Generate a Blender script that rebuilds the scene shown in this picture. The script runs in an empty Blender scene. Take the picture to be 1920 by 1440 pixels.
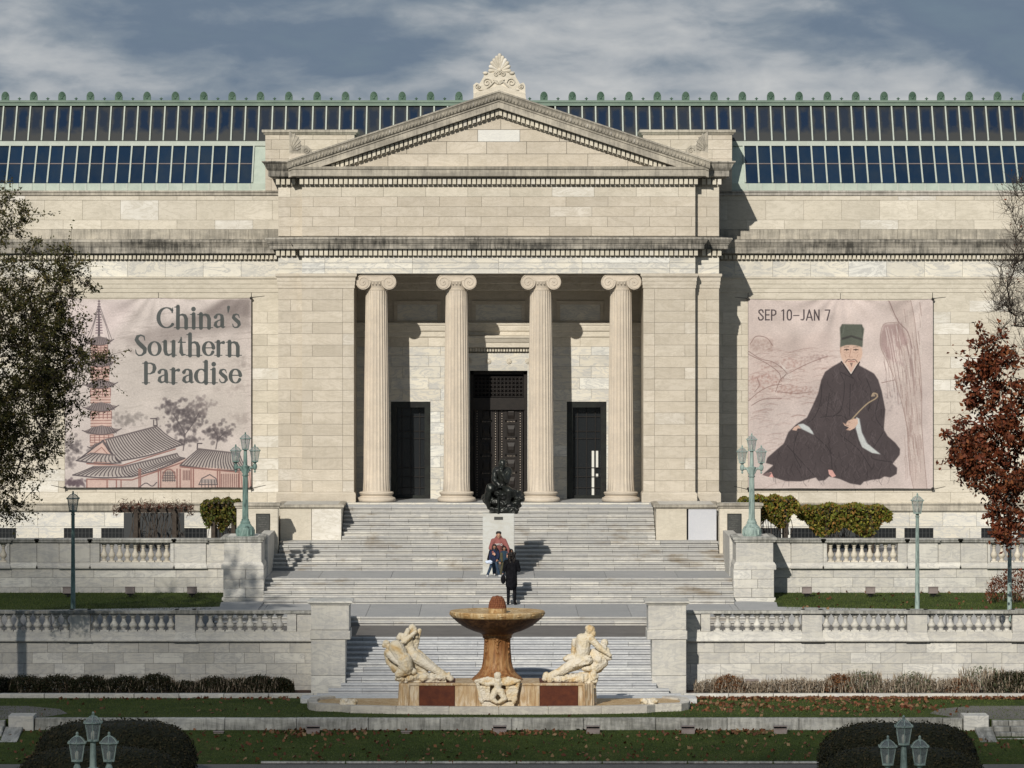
import bpy, bmesh, math, random
import numpy as np
from mathutils import Vector, noise as mnoise
random.seed(7); RNG = np.random.default_rng(7)
R = math.radians
scene = bpy.context.scene
C = scene.collection

# ------------------------------------------------------------ camera, world, sun
CAM_Z = 12.83      # eye height over the low lawn datum
D0 = 160.4         # metres from the camera to the portico front (y = 0)
FOC = 8500.0       # focal length in photograph pixels (1920 wide)
cd = bpy.data.cameras.new('camera'); cam = bpy.data.objects.new('camera', cd); C.objects.link(cam)
cam.location = (0, -D0, CAM_Z); cam.rotation_euler = (R(90), 0, 0)
cd.sensor_width = 36; cd.lens = 36*FOC/1920; cd.clip_start = 1; cd.clip_end = 9000
cd.shift_x = (960-935)/1920; cd.shift_y = -(720-580)/1920
scene.camera = cam
SUN = Vector((.47, 1.665, -1)).normalized()   # direction the sunlight travels
ELEV = math.asin(-SUN.z); AZ = math.atan2(-SUN.x, -SUN.y)
sd = bpy.data.lights.new('sun', 'SUN'); sun = bpy.data.objects.new('sun', sd); C.objects.link(sun)
sd.energy = 4.3; sd.angle = R(.53); sd.color = (1, .94, .84)
sun.rotation_euler = SUN.to_track_quat('-Z', 'Y').to_euler(); sun.location = (-60, -200, 120)
scene.view_settings.view_transform = 'Standard'; scene.view_settings.look = 'None'
scene.view_settings.exposure = -.07; scene.view_settings.gamma = 1
scene.view_settings.use_curve_mapping = False
scene.render.engine = 'CYCLES'
scene.cycles.max_bounces = 6; scene.cycles.transparent_max_bounces = 16
scene.cycles.use_denoising = True

world = bpy.data.worlds.new('World'); scene.world = world; world.use_nodes = True
wt = world.node_tree; wt.nodes.clear()
def wn(t, **k):
    n = wt.nodes.new(t)
    for a, b in k.items(): setattr(n, a, b)
    return n
def L(t, a, b): t.links.new(a, b)
sky = wn('ShaderNodeTexSky', sky_type='NISHITA', sun_disc=False, sun_elevation=ELEV, sun_rotation=AZ % (2*math.pi), altitude=200, dust_density=.6)
bg = wn('ShaderNodeBackground'); bg.inputs['Strength'].default_value = .09
wo = wn('ShaderNodeOutputWorld')
tc = wn('ShaderNodeTexCoord')
mp = wn('ShaderNodeMapping'); mp.inputs['Scale'].default_value = (1, 1, 2.6); mp.inputs['Location'].default_value = (5.3, .1, 1.7)
L(wt, tc.outputs['Generated'], mp.inputs['Vector'])
def wnoise(sc, det, dist, rough=.55):
    n = wn('ShaderNodeTexNoise'); n.inputs['Scale'].default_value = sc; n.inputs['Detail'].default_value = det
    n.inputs['Distortion'].default_value = dist; n.inputs['Roughness'].default_value = rough
    L(wt, mp.outputs[0], n.inputs['Vector']); return n
def wramp(src, pts):
    r = wn('ShaderNodeValToRGB'); e = r.color_ramp.elements
    for i, (p, c) in enumerate(pts):
        q = e[i] if i < 2 else e.new(p)
        q.position = p; q.color = (c[0], c[1], c[2], 1) if hasattr(c, '__len__') else (c, c, c, 1)
    L(wt, src, r.inputs[0]); return r
n1 = wnoise(13, 8, .2, .49)         # masses of cloud
n2 = wnoise(50, 7, .3, .56)           # light and dark inside them
ma = wn('ShaderNodeMath', operation='MULTIPLY_ADD'); ma.inputs[1].default_value = .34; L(wt, n2.outputs[0], ma.inputs[0])
mb = wn('ShaderNodeMath', operation='MULTIPLY'); mb.inputs[1].default_value = 1.05; L(wt, n1.outputs[0], mb.inputs[0]); L(wt, mb.outputs[0], ma.inputs[2])
sxyz = wn('ShaderNodeSeparateXYZ'); L(wt, tc.outputs['Generated'], sxyz.inputs[0])
lowr = wn('ShaderNodeMapRange'); L(wt, sxyz.outputs[2], lowr.inputs[0])
for i_, v_ in ((1, .035), (2, .075), (3, .11), (4, -.05)): lowr.inputs[i_].default_value = v_     # brighter heaps towards the horizon
mc = wn('ShaderNodeMath', operation='ADD'); L(wt, ma.outputs[0], mc.inputs[0]); L(wt, lowr.outputs[0], mc.inputs[1])
cl = wramp(mc.outputs[0], [(.53, (1.4, 2.0, 2.85)), (.645, (1.85, 2.45, 3.25)), (.72, (2.8, 3.35, 3.95)), (.79, (4.5, 4.85, 5.2)), (.90, (6.3, 6.45, 6.5))])
cov = wramp(mc.outputs[0], [(.50, .88), (.62, 1.0)])
mx = wn('ShaderNodeMix', data_type='RGBA'); L(wt, cov.outputs[0], mx.inputs[0]); L(wt, sky.outputs[0], mx.inputs[6]); L(wt, cl.outputs[0], mx.inputs[7])
L(wt, mx.outputs[2], bg.inputs['Color']); L(wt, bg.outputs[0], wo.inputs['Surface'])

# ------------------------------------------------------------ measuring helpers
def Yd(d): return d-D0
def PX(px, d): return (px-935)*d/FOC
def PZ(py, d): return CAM_Z-(py-580)*d/FOC

# ------------------------------------------------------------ object helpers
def tag(o, label=None, cat=None, group=None, kind=None):
    if label: o['label'] = label
    if cat: o['category'] = cat
    if group: o['group'] = group
    if kind: o['kind'] = kind
    return o
def thing(name, loc, label, cat, group=None, rz=0):
    o = bpy.data.objects.new(name, None); C.objects.link(o)
    o.location = loc; o.rotation_euler = (0, 0, rz); o.empty_display_size = .2
    return tag(o, label, cat, group)
WPOS = {}
def wpos(p):
    v = Vector((0, 0, 0))
    while p is not None:
        v = v + Vector(p.location); p = p.parent
    return v
def link(name, me, parent=None, loc=(0, 0, 0), rel=False):
    """me holds world coordinates unless rel; parents here are never rotated before their copies are."""
    o = bpy.data.objects.new(name, me); C.objects.link(o)
    if parent is not None:
        o.parent = parent
        o.location = Vector(loc) if rel else Vector(loc)-wpos(parent)
    else: o.location = loc
    return o
def copy_tree(o, parent=None):
    c = o.copy(); C.objects.link(c); c.parent = parent
    for ch in o.children: copy_tree(ch, c)
    return c
class MB:
    def __init__(s): s.v = []; s.f = []
    def add(s, vs, fs):
        n = len(s.v); s.v += [tuple(v) for v in vs]; s.f += [tuple(i+n for i in f) for f in fs]; return s
    def box(s, x0, x1, y0, y1, z0, z1):
        x0, x1 = min(x0, x1), max(x0, x1); y0, y1 = min(y0, y1), max(y0, y1); z0, z1 = min(z0, z1), max(z0, z1)
        return s.add([(x0,y0,z0),(x1,y0,z0),(x1,y1,z0),(x0,y1,z0),(x0,y0,z1),(x1,y0,z1),(x1,y1,z1),(x0,y1,z1)],
              [(0,3,2,1),(4,5,6,7),(0,1,5,4),(1,2,6,5),(2,3,7,6),(3,0,4,7)])
    def cbox(s, x0, x1, y0, y1, z0, z1, c=.012):
        """box with chamfered front (-y) and top edges"""
        v = [(x0,y1,z0),(x1,y1,z0),(x1,y1,z1),(x0,y1,z1),
             (x0,y0+c,z0),(x1,y0+c,z0),(x1,y0+c,z1),(x0,y0+c,z1),
             (x0+c,y0,z0+c),(x1-c,y0,z0+c),(x1-c,y0,z1-c),(x0+c,y0,z1-c)]
        return s.add(v, [(8,9,10,11),(4,5,9,8),(5,6,10,9),(6,7,11,10),(7,4,8,11),(0,4,7,3),(1,2,6,5),(3,7,6,2),(0,1,5,4),(0,3,2,1)])
    def prism(s, pts, y0, y1):
        """pts (x,z) counter-clockwise seen from -y, extruded from y0 (front) to y1"""
        n = len(pts)
        v = [(x, y0, z) for x, z in pts]+[(x, y1, z) for x, z in pts]
        f = [tuple(range(n)), tuple(range(2*n-1, n-1, -1))]+[(i, i+n, (i+1) % n+n, (i+1) % n) for i in range(n)]
        return s.add(v, f)
    def flat(s, pts, z0, z1):
        """pts (x,y) counter-clockwise from above, extruded up"""
        n = len(pts)
        v = [(x, y, z0) for x, y in pts]+[(x, y, z1) for x, y in pts]
        f = [tuple(range(n-1, -1, -1)), tuple(range(n, 2*n))]+[(i, (i+1) % n, (i+1) % n+n, i+n) for i in range(n)]
        return s.add(v, f)
    def lathe(s, prof, cx, cy, cz, n=24, fl=0, amp=0, ph=0):
        """prof (r,z) from bottom to top"""
        v = []
        for r, z in prof:
            for i in range(n):
                a = 2*math.pi*i/n+ph
                v.append((cx+r*math.cos(a), cy+r*math.sin(a), cz+z))
        f = []
        m = len(prof)
        for j in range(m-1):
            for i in range(n):
                k = (i+1) % n
                f.append((j*n+i, j*n+k, (j+1)*n+k, (j+1)*n+i))
        f.append(tuple(range(n-1, -1, -1))); f.append(tuple(range((m-1)*n, m*n)))
        return s.add(v, f)
    def tube(s, pts, rad, n=6, cap=True):
        pts = [Vector(p) for p in pts]; m = len(pts)
        if not hasattr(rad, '__len__'): rad = [rad]*m
        v = []; up = None
        for j, p in enumerate(pts):
            t = (pts[min(j+1, m-1)]-pts[max(j-1, 0)])
            if t.length < 1e-9: t = Vector((0, 0, 1))
            t.normalize()
            if up is None: up = t.orthogonal().normalized()
            up = (up-t*up.dot(t))
            if up.length < 1e-6: up = t.orthogonal()
            up.normalize(); w = t.cross(up)
            for i in range(n):
                a = 2*math.pi*i/n
                v.append(p+(up*math.cos(a)+w*math.sin(a))*rad[j])
        f = []
        for j in range(m-1):
            for i in range(n):
                k = (i+1) % n
                f.append((j*n+i, j*n+k, (j+1)*n+k, (j+1)*n+i))
        if cap: f.append(tuple(range(n-1, -1, -1))); f.append(tuple(range((m-1)*n, m*n)))
        return s.add(v, f)
    def capsule(s, a, b, ra, rb, n=12, k=4):
        a = Vector(a); b = Vector(b); t = b-a; L_ = t.length
        t = t.normalized() if L_ > 1e-6 else Vector((0, 0, 1))
        pts = []; rad = []
        for i in range(k+1):
            q = math.pi/2*(1-i/k); pts.append(a-t*ra*math.sin(q)); rad.append(max(ra*math.cos(q), 1e-4))
        for i in range(k+1):
            q = math.pi/2*i/k; pts.append(b+t*rb*math.sin(q)); rad.append(max(rb*math.cos(q), 1e-4))
        # rings about a straight axis
        u = t.orthogonal().normalized(); w = t.cross(u); v = []
        for p, r in zip(pts, rad):
            for i in range(n):
                an = 2*math.pi*i/n; v.append(p+(u*math.cos(an)+w*math.sin(an))*r)
        m = len(pts); f = []
        for j in range(m-1):
            for i in range(n):
                q = (i+1) % n
                f.append((j*n+i, j*n+q, (j+1)*n+q, (j+1)*n+i))
        f.append(tuple(range(n-1, -1, -1))); f.append(tuple(range((m-1)*n, m*n)))
        return s.add(v, f)
    def ell(s, c, r, n=14, m=9):
        v = []; f = []
        for j in range(m+1):
            t = math.pi*j/m
            for i in range(n):
                a = 2*math.pi*i/n
                v.append((c[0]+r[0]*max(math.sin(t), 1e-3)*math.cos(a), c[1]+r[1]*max(math.sin(t), 1e-3)*math.sin(a), c[2]-r[2]*math.cos(t)))
        for j in range(m):
            for i in range(n):
                k = (i+1) % n; f.append((j*n+i, j*n+k, (j+1)*n+k, (j+1)*n+i))
        f.append(tuple(range(n-1, -1, -1))); f.append(tuple(range(m*n, (m+1)*n)))
        return s.add(v, f)
    def sweep(s, prof, path, close_back=True):
        """prof (outward offset, z) bottom to top; path (x,y), outward is to the right of travel"""
        n = len(path); prof = list(prof)
        if close_back: prof = [(-.12, prof[0][1])]+prof+[(-.12, prof[-1][1])]
        rows = []
        for j in range(n):
            p = Vector(path[j])
            ns = []
            if j > 0: d = Vector(path[j])-Vector(path[j-1]); ns.append(Vector((d.y, -d.x)).normalized())
            if j < n-1: d = Vector(path[j+1])-Vector(path[j]); ns.append(Vector((d.y, -d.x)).normalized())
            if len(ns) == 2: m = (ns[0]+ns[1])/(1+ns[0].dot(ns[1]))
            else: m = ns[0]
            rows.append([(p.x+m.x*q, p.y+m.y*q, z) for q, z in prof])
        k = len(prof); v = [a for r in rows for a in r]; f = []
        for j in range(n-1):
            for i in range(k-1):
                f.append((j*k+i, (j+1)*k+i, (j+1)*k+i+1, j*k+i+1))
            f.append((j*k+k-1, (j+1)*k+k-1, (j+1)*k, j*k))
        f.append(tuple(range(k-1, -1, -1))); f.append(tuple(range((n-1)*k, n*k)))
        return s.add(v, f)
    def mesh(s, name, mat=None, smooth=False, off=(0, 0, 0)):
        me = bpy.data.meshes.new(name)
        o = off
        me.from_pydata([(a-o[0], b-o[1], c-o[2]) for a, b, c in s.v], [], s.f)
        if mat: me.materials.append(mat)
        if smooth:
            me.polygons.foreach_set('use_smooth', [True]*len(me.polygons))
            try: me.set_sharp_from_angle(angle=R(smooth if smooth is not True else 50))
            except Exception: pass
        me.update(); return me
    def obj(s, name, mat, parent=None, smooth=False):
        """world-coordinate geometry -> object whose origin is its own lowest centre"""
        a = np.array(s.v); lo = a.min(0); hi = a.max(0)
        o = ((lo[0]+hi[0])/2, (lo[1]+hi[1])/2, lo[2])
        return link(name, s.mesh(name, mat, smooth, o), parent, o)

def quads_mesh(name, V, mat, per=4):
    """V: (n, per, 3) array -> mesh of n polygons"""
    V = np.asarray(V, dtype=np.float32); n = V.shape[0]
    me = bpy.data.meshes.new(name)
    me.vertices.add(n*per); me.vertices.foreach_set('co', V.reshape(-1))
    me.loops.add(n*per); me.loops.foreach_set('vertex_index', np.arange(n*per, dtype=np.int32))
    me.polygons.add(n); me.polygons.foreach_set('loop_start', np.arange(0, n*per, per, dtype=np.int32))
    me.materials.append(mat); me.update(calc_edges=True); return me

def organic(name, mb, mat, parent=None, voxel=.012, smooth=4, disp=0, dscale=.1, seed=0, detail=0):
    """capsules and ellipsoids fused into one continuous skin"""
    me = mb.mesh(name+'_src', mat)
    o = bpy.data.objects.new(name+'_src', me); C.objects.link(o)
    r = o.modifiers.new('r', 'REMESH'); r.mode = 'VOXEL'; r.voxel_size = voxel; r.use_smooth_shade = True
    sm = o.modifiers.new('s', 'SMOOTH'); sm.factor = .5; sm.iterations = smooth
    dg = bpy.context.evaluated_depsgraph_get(); dg.update()
    me2 = bpy.data.meshes.new_from_object(o.evaluated_get(dg), depsgraph=dg)
    bpy.data.objects.remove(o); bpy.data.meshes.remove(me)
    me2.name = name
    n = len(me2.vertices); co = np.empty(n*3, dtype=np.float32); me2.vertices.foreach_get('co', co); co = co.reshape(-1, 3)
    if disp:
        no = np.empty(n*3, dtype=np.float32); me2.vertices.foreach_get('normal', no); no = no.reshape(-1, 3)
        k = np.array([mnoise.fractal(Vector((float(c[0]), float(c[1]), float(c[2])))/dscale+Vector((seed*7.3, 0, 0)), 1.0, 2.0, 3) for c in co])
        co += no*(k*disp)[:, None]
    lo = co.min(0); hi = co.max(0); off = np.array(((lo[0]+hi[0])/2, (lo[1]+hi[1])/2, lo[2]))
    co -= off; me2.vertices.foreach_set('co', co.reshape(-1).astype(np.float32))
    me2.polygons.foreach_set('use_smooth', [True]*len(me2.polygons))
    me2.materials.clear(); me2.materials.append(mat); me2.update()
    return link(name, me2, parent, tuple(float(a) for a in off))
# ------------------------------------------------------------ materials
class NT:
    def __init__(s, name):
        s.m = bpy.data.materials.new(name); s.m.use_nodes = True; s.t = s.m.node_tree
        s.b = s.t.nodes['Principled BSDF']; s.geo = None
    def n(s, t, inp=None, **k):
        n = s.t.nodes.new(t)
        for a, b in k.items(): setattr(n, a, b)
        for a, b in (inp or {}).items(): s.set(n.inputs[a], b)
        return n
    def set(s, sock, v):
        if isinstance(v, bpy.types.NodeSocket): s.t.links.new(v, sock)
        elif hasattr(v, '__len__') and len(v) == 3 and sock.type == 'RGBA': sock.default_value = (*v, 1)
        else: sock.default_value = v
    def math(s, op, a, b=0, c=0, clamp=False):
        n = s.n('ShaderNodeMath', operation=op); n.use_clamp = clamp
        s.set(n.inputs[0], a); s.set(n.inputs[1], b)
        if op in ('MULTIPLY_ADD',): s.set(n.inputs[2], c)
        return n.outputs[0]
    def mix(s, f, a, b, bt='MIX'):
        n = s.n('ShaderNodeMix', data_type='RGBA', blend_type=bt)
        s.set(n.inputs[0], f); s.set(n.inputs[6], a); s.set(n.inputs[7], b); return n.outputs[2]
    def ramp(s, f, pts):
        n = s.n('ShaderNodeValToRGB'); e = n.color_ramp.elements
        for i, (p, c) in enumerate(pts):
            q = e[i] if i < 2 else e.new(p); q.position = p
            q.color = (*c, 1) if hasattr(c, '__len__') else (c, c, c, 1)
        s.set(n.inputs[0], f); return n.outputs[0]
    def pos(s): 
        if not s.geo: s.geo = s.n('ShaderNodeNewGeometry')
        return s.geo.outputs['Position']
    def rnd(s):
        if not s.geo: s.pos()
        oi = s.n('ShaderNodeObjectInfo')
        a = s.math('ADD', oi.outputs['Random'], s.geo.outputs['Random Per Island'])
        return s.math('FRACT', s.math('MULTIPLY', a, 7.31))
    def vec(s, v, scale=(1, 1, 1), rot=(0, 0, 0), add=None):
        if add is not None:
            c = s.n('ShaderNodeCombineXYZ'); k = s.math('MULTIPLY', add, 83.0)
            for i in range(3): s.t.links.new(k, c.inputs[i])
            a = s.n('ShaderNodeVectorMath', operation='ADD'); s.set(a.inputs[0], v); s.set(a.inputs[1], c.outputs[0]); v = a.outputs[0]
        m = s.n('ShaderNodeMapping'); m.inputs['Scale'].default_value = scale; m.inputs['Rotation'].default_value = rot
        s.set(m.inputs['Vector'], v); return m.outputs[0]
    def noise(s, v, sc, det=4, dist=0, rough=.55):
        n = s.n('ShaderNodeTexNoise', {'Scale': sc, 'Detail': det, 'Distortion': dist, 'Roughness': rough})
        s.set(n.inputs['Vector'], v); return n.outputs[0]
    def bump(s, h, st=.3, d=.01):
        n = s.n('ShaderNodeBump', {'Strength': st, 'Distance': d}); s.set(n.inputs['Height'], h)
        s.t.links.new(n.outputs[0], s.b.inputs['Normal'])
    def done(s, col, rough=.6, spec=.3, metal=0):
        s.set(s.b.inputs['Base Color'], col); s.set(s.b.inputs['Roughness'], rough)
        s.b.inputs['Specular IOR Level'].default_value = spec; s.b.inputs['Metallic'].default_value = metal
        return s.m

def marble(name, a, b, white, vein=(.38, .38, .38), veins=.5, soot=0., stain=0., stain_col=(.22, .17, .11), white_p=.9, sootc=(.05, .048, .042), vs=1.0, tint=0., blotch=.5):
    t = NT(name); p = t.pos(); r = t.rnd()
    base = t.mix(r, a, b)
    base = t.mix(t.math('GREATER_THAN', r, white_p), base, white)
    r2 = t.math('FRACT', t.math('MULTIPLY', r, 17.7))
    base = t.mix(t.math('MULTIPLY', t.math('SUBTRACT', r2, .5), .22), base, (0, 0, 0)) if False else base
    v = t.vec(p, (1, 1, 1.6), (0, .5, 0), add=r)
    cloud = t.noise(v, .9*vs, 5, .8, .6)
    base = t.mix(t.math('MULTIPLY', t.ramp(cloud, [(.42, 0), (.7, 1)]), blotch), base, vein)
    w = t.noise(t.vec(p, (.7, 1, 2.2), (0, .62, 0), add=r), 1.5*vs, 8, 1.6, .62)
    line = t.ramp(w, [(.455, 0), (.495, 1), (.515, 1), (.56, 0)])
    base = t.mix(t.math('MULTIPLY', line, veins), base, vein)
    fine = t.noise(p, 22, 4, 0, .7)
    base = t.mix(t.math('MULTIPLY', t.math('SUBTRACT', fine, .5), .5), base, (.9, .88, .84))
    val = t.n('ShaderNodeHueSaturation', {'Hue': .5, 'Saturation': 1}); t.set(val.inputs['Value'], t.math('MULTIPLY_ADD', r2, .13, .925)); t.set(val.inputs['Color'], base)
    base = val.outputs[0]
    if stain:
        sn = t.noise(t.vec(p, (.55, .55, 1.3)), 1.2, 6, .4, .62)
        base = t.mix(t.math('MULTIPLY', t.ramp(sn, [(.56, 0), (.7, 1)]), stain), base, stain_col)
    if soot:
        a1 = t.noise(t.vec(p, (5.5, 1, .8)), 1.7, 6, .1, .7); a2 = t.noise(t.vec(p, (.32, .3, 1.2)), 1.5, 4, 0, .6)
        k = t.math('MULTIPLY_ADD', a1, .55, t.math('MULTIPLY', a2, .55))
        base = t.mix(t.math('MULTIPLY', t.ramp(k, [(.46, 0), (.64, 1)]), soot), base, sootc)
        base = t.mix(t.math('MULTIPLY', t.noise(p, 9, 5, 0, .7), soot*.38), base, sootc)
    t.bump(t.noise(p, 30, 5, 0, .7), .25, .01)
    return t.done(base, .62, .25)

M = {}
M['warm'] = marble('warm_marble', (.53, .472, .388), (.60, .542, .457), (.66, .61, .535), (.42, .37, .29), .42, white_p=.95, soot=.08, blotch=.5)
M['wing'] = marble('wing_marble', (.60, .548, .455), (.665, .615, .525), (.72, .69, .63), (.45, .41, .33), .42, white_p=.91, soot=.06)
M['light'] = marble('light_marble', (.63, .59, .50), (.70, .67, .585), (.74, .73, .67), (.40, .41, .42), .6, white_p=.85)
M['frieze'] = marble('frieze_marble', (.66, .62, .53), (.72, .69, .61), (.74, .73, .68), (.42, .42, .41), .7, vs=.7)
M['column'] = marble('column_marble', (.61, .53, .43), (.61, .53, .43), (.6, .53, .44), (.46, .41, .35), .25, soot=.1, white_p=2)
M['soot'] = marble('weathered_cornice_marble', (.47, .43, .36), (.53, .49, .42), (.56, .53, .47), (.3, .28, .25), .4, soot=.93)
M['soot2'] = marble('lightly_weathered_marble', (.52, .475, .39), (.57, .52, .43), (.6, .56, .5), (.38, .35, .3), .4, soot=.5)
M['dentil'] = marble('dentil_marble', (.66, .61, .50), (.70, .65, .54), (.7, .66, .58), (.4, .37, .3), .2, soot=.16)
M['step'] = marble('stair_marble', (.41, .405, .385), (.53, .515, .475), (.60, .58, .53), (.31, .31, .32), .45, blotch=.35, stain=.75, white_p=.86, soot=.1)
M['step_low'] = marble('blue_grey_stair_marble', (.42, .43, .445), (.49, .50, .51), (.55, .555, .55), (.28, .29, .31), .45, white_p=.86, vs=1.5, blotch=.3)
M['terrace'] = marble('terrace_marble', (.56, .54, .485), (.63, .605, .545), (.69, .67, .61), (.36, .36, .365), .5, blotch=.4, soot=.13, white_p=.82)
M['terrace_dirty'] = marble('mossy_terrace_marble', (.50, .49, .45), (.58, .57, .52), (.63, .62, .57), (.33, .33, .33), .5, soot=.75, sootc=(.09, .09, .078))
M['fount'] = marble('fountain_curb_marble', (.55, .52, .45), (.63, .60, .53), (.68, .65, .58), (.36, .34, .33), .5, soot=.2, sootc=(.16, .13, .10))
M['white'] = marble('new_white_marble', (.47, .48, .52), (.50, .51, .54), (.50, .51, .54), (.42, .44, .48), .25, white_p=2, blotch=.2)
M['white_warm'] = marble('clean_white_marble', (.70, .69, .65), (.72, .71, .67), (.72, .71, .67), (.55, .55, .54), .3, white_p=2, blotch=.25)
M['joint'] = NT('mortar').done((.42, .39, .33), .9)
M['joint_dark'] = NT('dark_mortar').done((.13, .125, .115), .9)

def simple(name, c, rough=.6, metal=0, spec=.4, var=.0, vsc=3, c2=None, bump=0):
    t = NT(name); col = c
    if c2 is not None:
        col = t.mix(t.ramp(t.noise(t.pos(), vsc, 5, .3, .6), [(.35, 0), (.65, 1)]), c, c2)
    if bump: t.bump(t.noise(t.pos(), vsc*4, 4), bump, .02)
    return t.done(col, rough, spec, metal)
M['copper'] = simple('green_copper', (.13, .185, .15), .7, c2=(.18, .24, .195), vsc=2)
M['palmette'] = simple('dark_green_copper', (.055, .105, .075), .7, c2=(.09, .15, .11), vsc=4)
M['paint'] = simple('pale_green_frame', (.40, .44, .39), .55, c2=(.45, .49, .44), vsc=3)
M['paint2'] = simple('pale_green_sheet', (.35, .41, .36), .6, c2=(.43, .49, .43), vsc=2.2)
M['bronze'] = simple('black_bronze', (.012, .012, .012), .38, .4, .5, c2=(.022, .026, .022), vsc=5)
M['door'] = simple('brown_bronze', (.012, .010, .009), .5, .1, .3, c2=(.02, .016, .014), vsc=6)
M['stud'] = simple('worn_bronze_stud', (.35, .3, .25), .3, .8)
M['darkin'] = NT('dark_interior').done((.006, .006, .007), .9, .05)
M['asphalt'] = simple('brown_grey_path', (.125, .115, .108), .9, c2=(.155, .145, .135), vsc=1.2, bump=.3)
M['pave'] = marble('landing_paving', (.33, .335, .34), (.38, .38, .38), (.42, .41, .40), (.27, .28, .29), .4, stain=.3, white_p=.93, stain_col=(.19, .175, .16))
M['lamp'] = None
def verdigris(name, a, b, c):
    t = NT(name); p = t.pos()
    n_ = t.noise(t.vec(p, (4, 4, .8)), 3, 6, .3, .65)
    col = t.ramp(n_, [(.32, c), (.45, a), (.62, b)])
    t.bump(t.noise(p, 40, 3), .2, .005)
    return t.done(col, .6, .3)
M['verd'] = verdigris('pale_verdigris', (.22, .29, .27), (.32, .40, .365), (.08, .11, .105))
M['verd2'] = verdigris('dark_verdigris', (.11, .175, .16), (.19, .28, .25), (.035, .055, .052))
def lampglass():
    t = NT('lantern_glass'); b = t.b
    t.done((.26, .30, .31), .15, .5); b.inputs['Transmission Weight'].default_value = .0; b.inputs['Alpha'].default_value = .42
    return t.m
M['lglass'] = lampglass()
M['bulb'] = NT('frosted_bulb').done((.75, .72, .62), .4)
def roofglass(name, c, c2):
    t = NT(name); p = t.pos(); r = t.rnd()
    col = t.mix(r, c, c2)
    g = t.noise(t.vec(p, (1.2, .6, .6), add=r), 1.6, 4, .2, .6)
    col = t.mix(t.math('MULTIPLY', t.ramp(g, [(.4, 0), (.7, 1)]), .35), col, (.035, .045, .05))
    t.bump(t.noise(t.vec(p, (1, 1, 1), add=r), .8, 2), .06, .05)
    return t.done(col, .12, .42)
M['rg_low'] = roofglass('blue_roof_glass', (.006, .018, .042), (.009, .026, .058))
# upper panes: grimy film of dust round the edges of every pane
def topglass():
    t = NT('dusty_roof_glass'); r = t.rnd(); p = t.pos()
    tcn = t.n('ShaderNodeTexCoord'); sx = t.n('ShaderNodeSeparateXYZ'); t.set(sx.inputs[0], tcn.outputs['Object'])
    ax = t.math('ABSOLUTE', t.math('MULTIPLY', sx.outputs[0], 4.6))
    az = t.math('ABSOLUTE', t.math('MULTIPLY', t.math('SUBTRACT', sx.outputs[2], .83), 1.75))
    k = t.math('MAXIMUM', ax, az)
    k = t.math('ADD', k, t.math('MULTIPLY', t.math('SUBTRACT', t.noise(t.vec(p, add=r), 3, 4), .5), .8))
    f = t.ramp(k, [(.45, 0), (.95, 1)])
    col = t.mix(f, (.008, .020, .048), (.034, .036, .036))
    col = t.mix(t.math('MULTIPLY', r, .5), col, (.036, .038, .038))
    t.set(t.b.inputs['Roughness'], t.math('MULTIPLY_ADD', f, .4, .15))
    return t.done(col, t.math('MULTIPLY_ADD', f, .45, .15), .4)
M['rg_top'] = topglass()
def grassm(name, a, b, c):
    t = NT(name); p = t.pos()
    k = t.noise(p, .9, 5, .3, .6); col = t.ramp(k, [(.35, a), (.52, b), (.7, c)])
    f = t.noise(t.vec(p, (1, .35, 1)), 14, 5, 0, .75)
    col = t.mix(t.math('MULTIPLY', t.ramp(f, [(.4, 0), (.62, 1)]), .55), col, (.012, .02, .006))
    t.bump(t.noise(p, 12, 5), .9, .06)
    return t.done(col, .85, .1)
M['grass'] = grassm('lawn_grass', (.040, .060, .014), (.056, .082, .018), (.078, .094, .026))
M['blade'] = None
def leafm(name, cols, tr=.0, rough=.6):
    t = NT(name); t.pos(); r = t.geo.outputs['Random Per Island']
    n_ = len(cols); col = t.ramp(r, [(i/(n_-1), c) for i, c in enumerate(cols)])
    return t.done(col, rough, .2)
M['blade'] = leafm('grass_blade', [(.040, .062, .012), (.064, .094, .018), (.098, .116, .034)])
M['leaf_olive'] = leafm('olive_leaf', [(.020, .022, .007), (.045, .048, .013), (.08, .072, .02), (.030, .033, .009), (.12, .09, .028)])
M['leaf_red'] = leafm('oxblood_leaf', [(.075, .019, .009), (.12, .030, .013), (.16, .046, .018), (.045, .014, .008), (.21, .075, .028)])
M['leaf_vine'] = leafm('vine_leaf', [(.05, .085, .012), (.12, .14, .02), (.22, .19, .03), (.04, .06, .01), (.24, .12, .03), (.10, .11, .02)])
M['leaf_vine2'] = leafm('vine_leaf_dark', [(.03, .055, .01), (.07, .085, .016), (.13, .11, .02), (.03, .04, .01), (.12, .06, .02)])
M['leaf_hedge'] = leafm('yew_leaf', [(.008, .010, .005), (.020, .022, .008), (.036, .033, .014), (.055, .042, .02)], rough=.75)
M['leaf_dark'] = leafm('dark_shrub_leaf', [(.010, .015, .006), (.018, .022, .008), (.028, .028, .011), (.04, .024, .013)])
M['leaf_rust'] = leafm('rusty_shrub_leaf', [(.14, .05, .02), (.10, .045, .02), (.17, .08, .03), (.07, .03, .014)])
M['leaf_grey'] = leafm('grey_twig', [(.30, .25, .19), (.17, .14, .10), (.38, .32, .25), (.11, .085, .06), (.20, .14, .095)])
M['leaf_green'] = leafm('grey_green_leaf', [(.05, .07, .035), (.08, .10, .05), (.12, .13, .07), (.04, .05, .03)])
M['fallen'] = leafm('fallen_leaf', [(.13, .045, .022), (.085, .028, .016), (.21, .095, .045), (.06, .026, .016), (.24, .16, .085), (.11, .04, .02)])
M['bark'] = simple('dark_bark', (.035, .026, .02), .9, c2=(.06, .048, .038), vsc=6)
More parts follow.
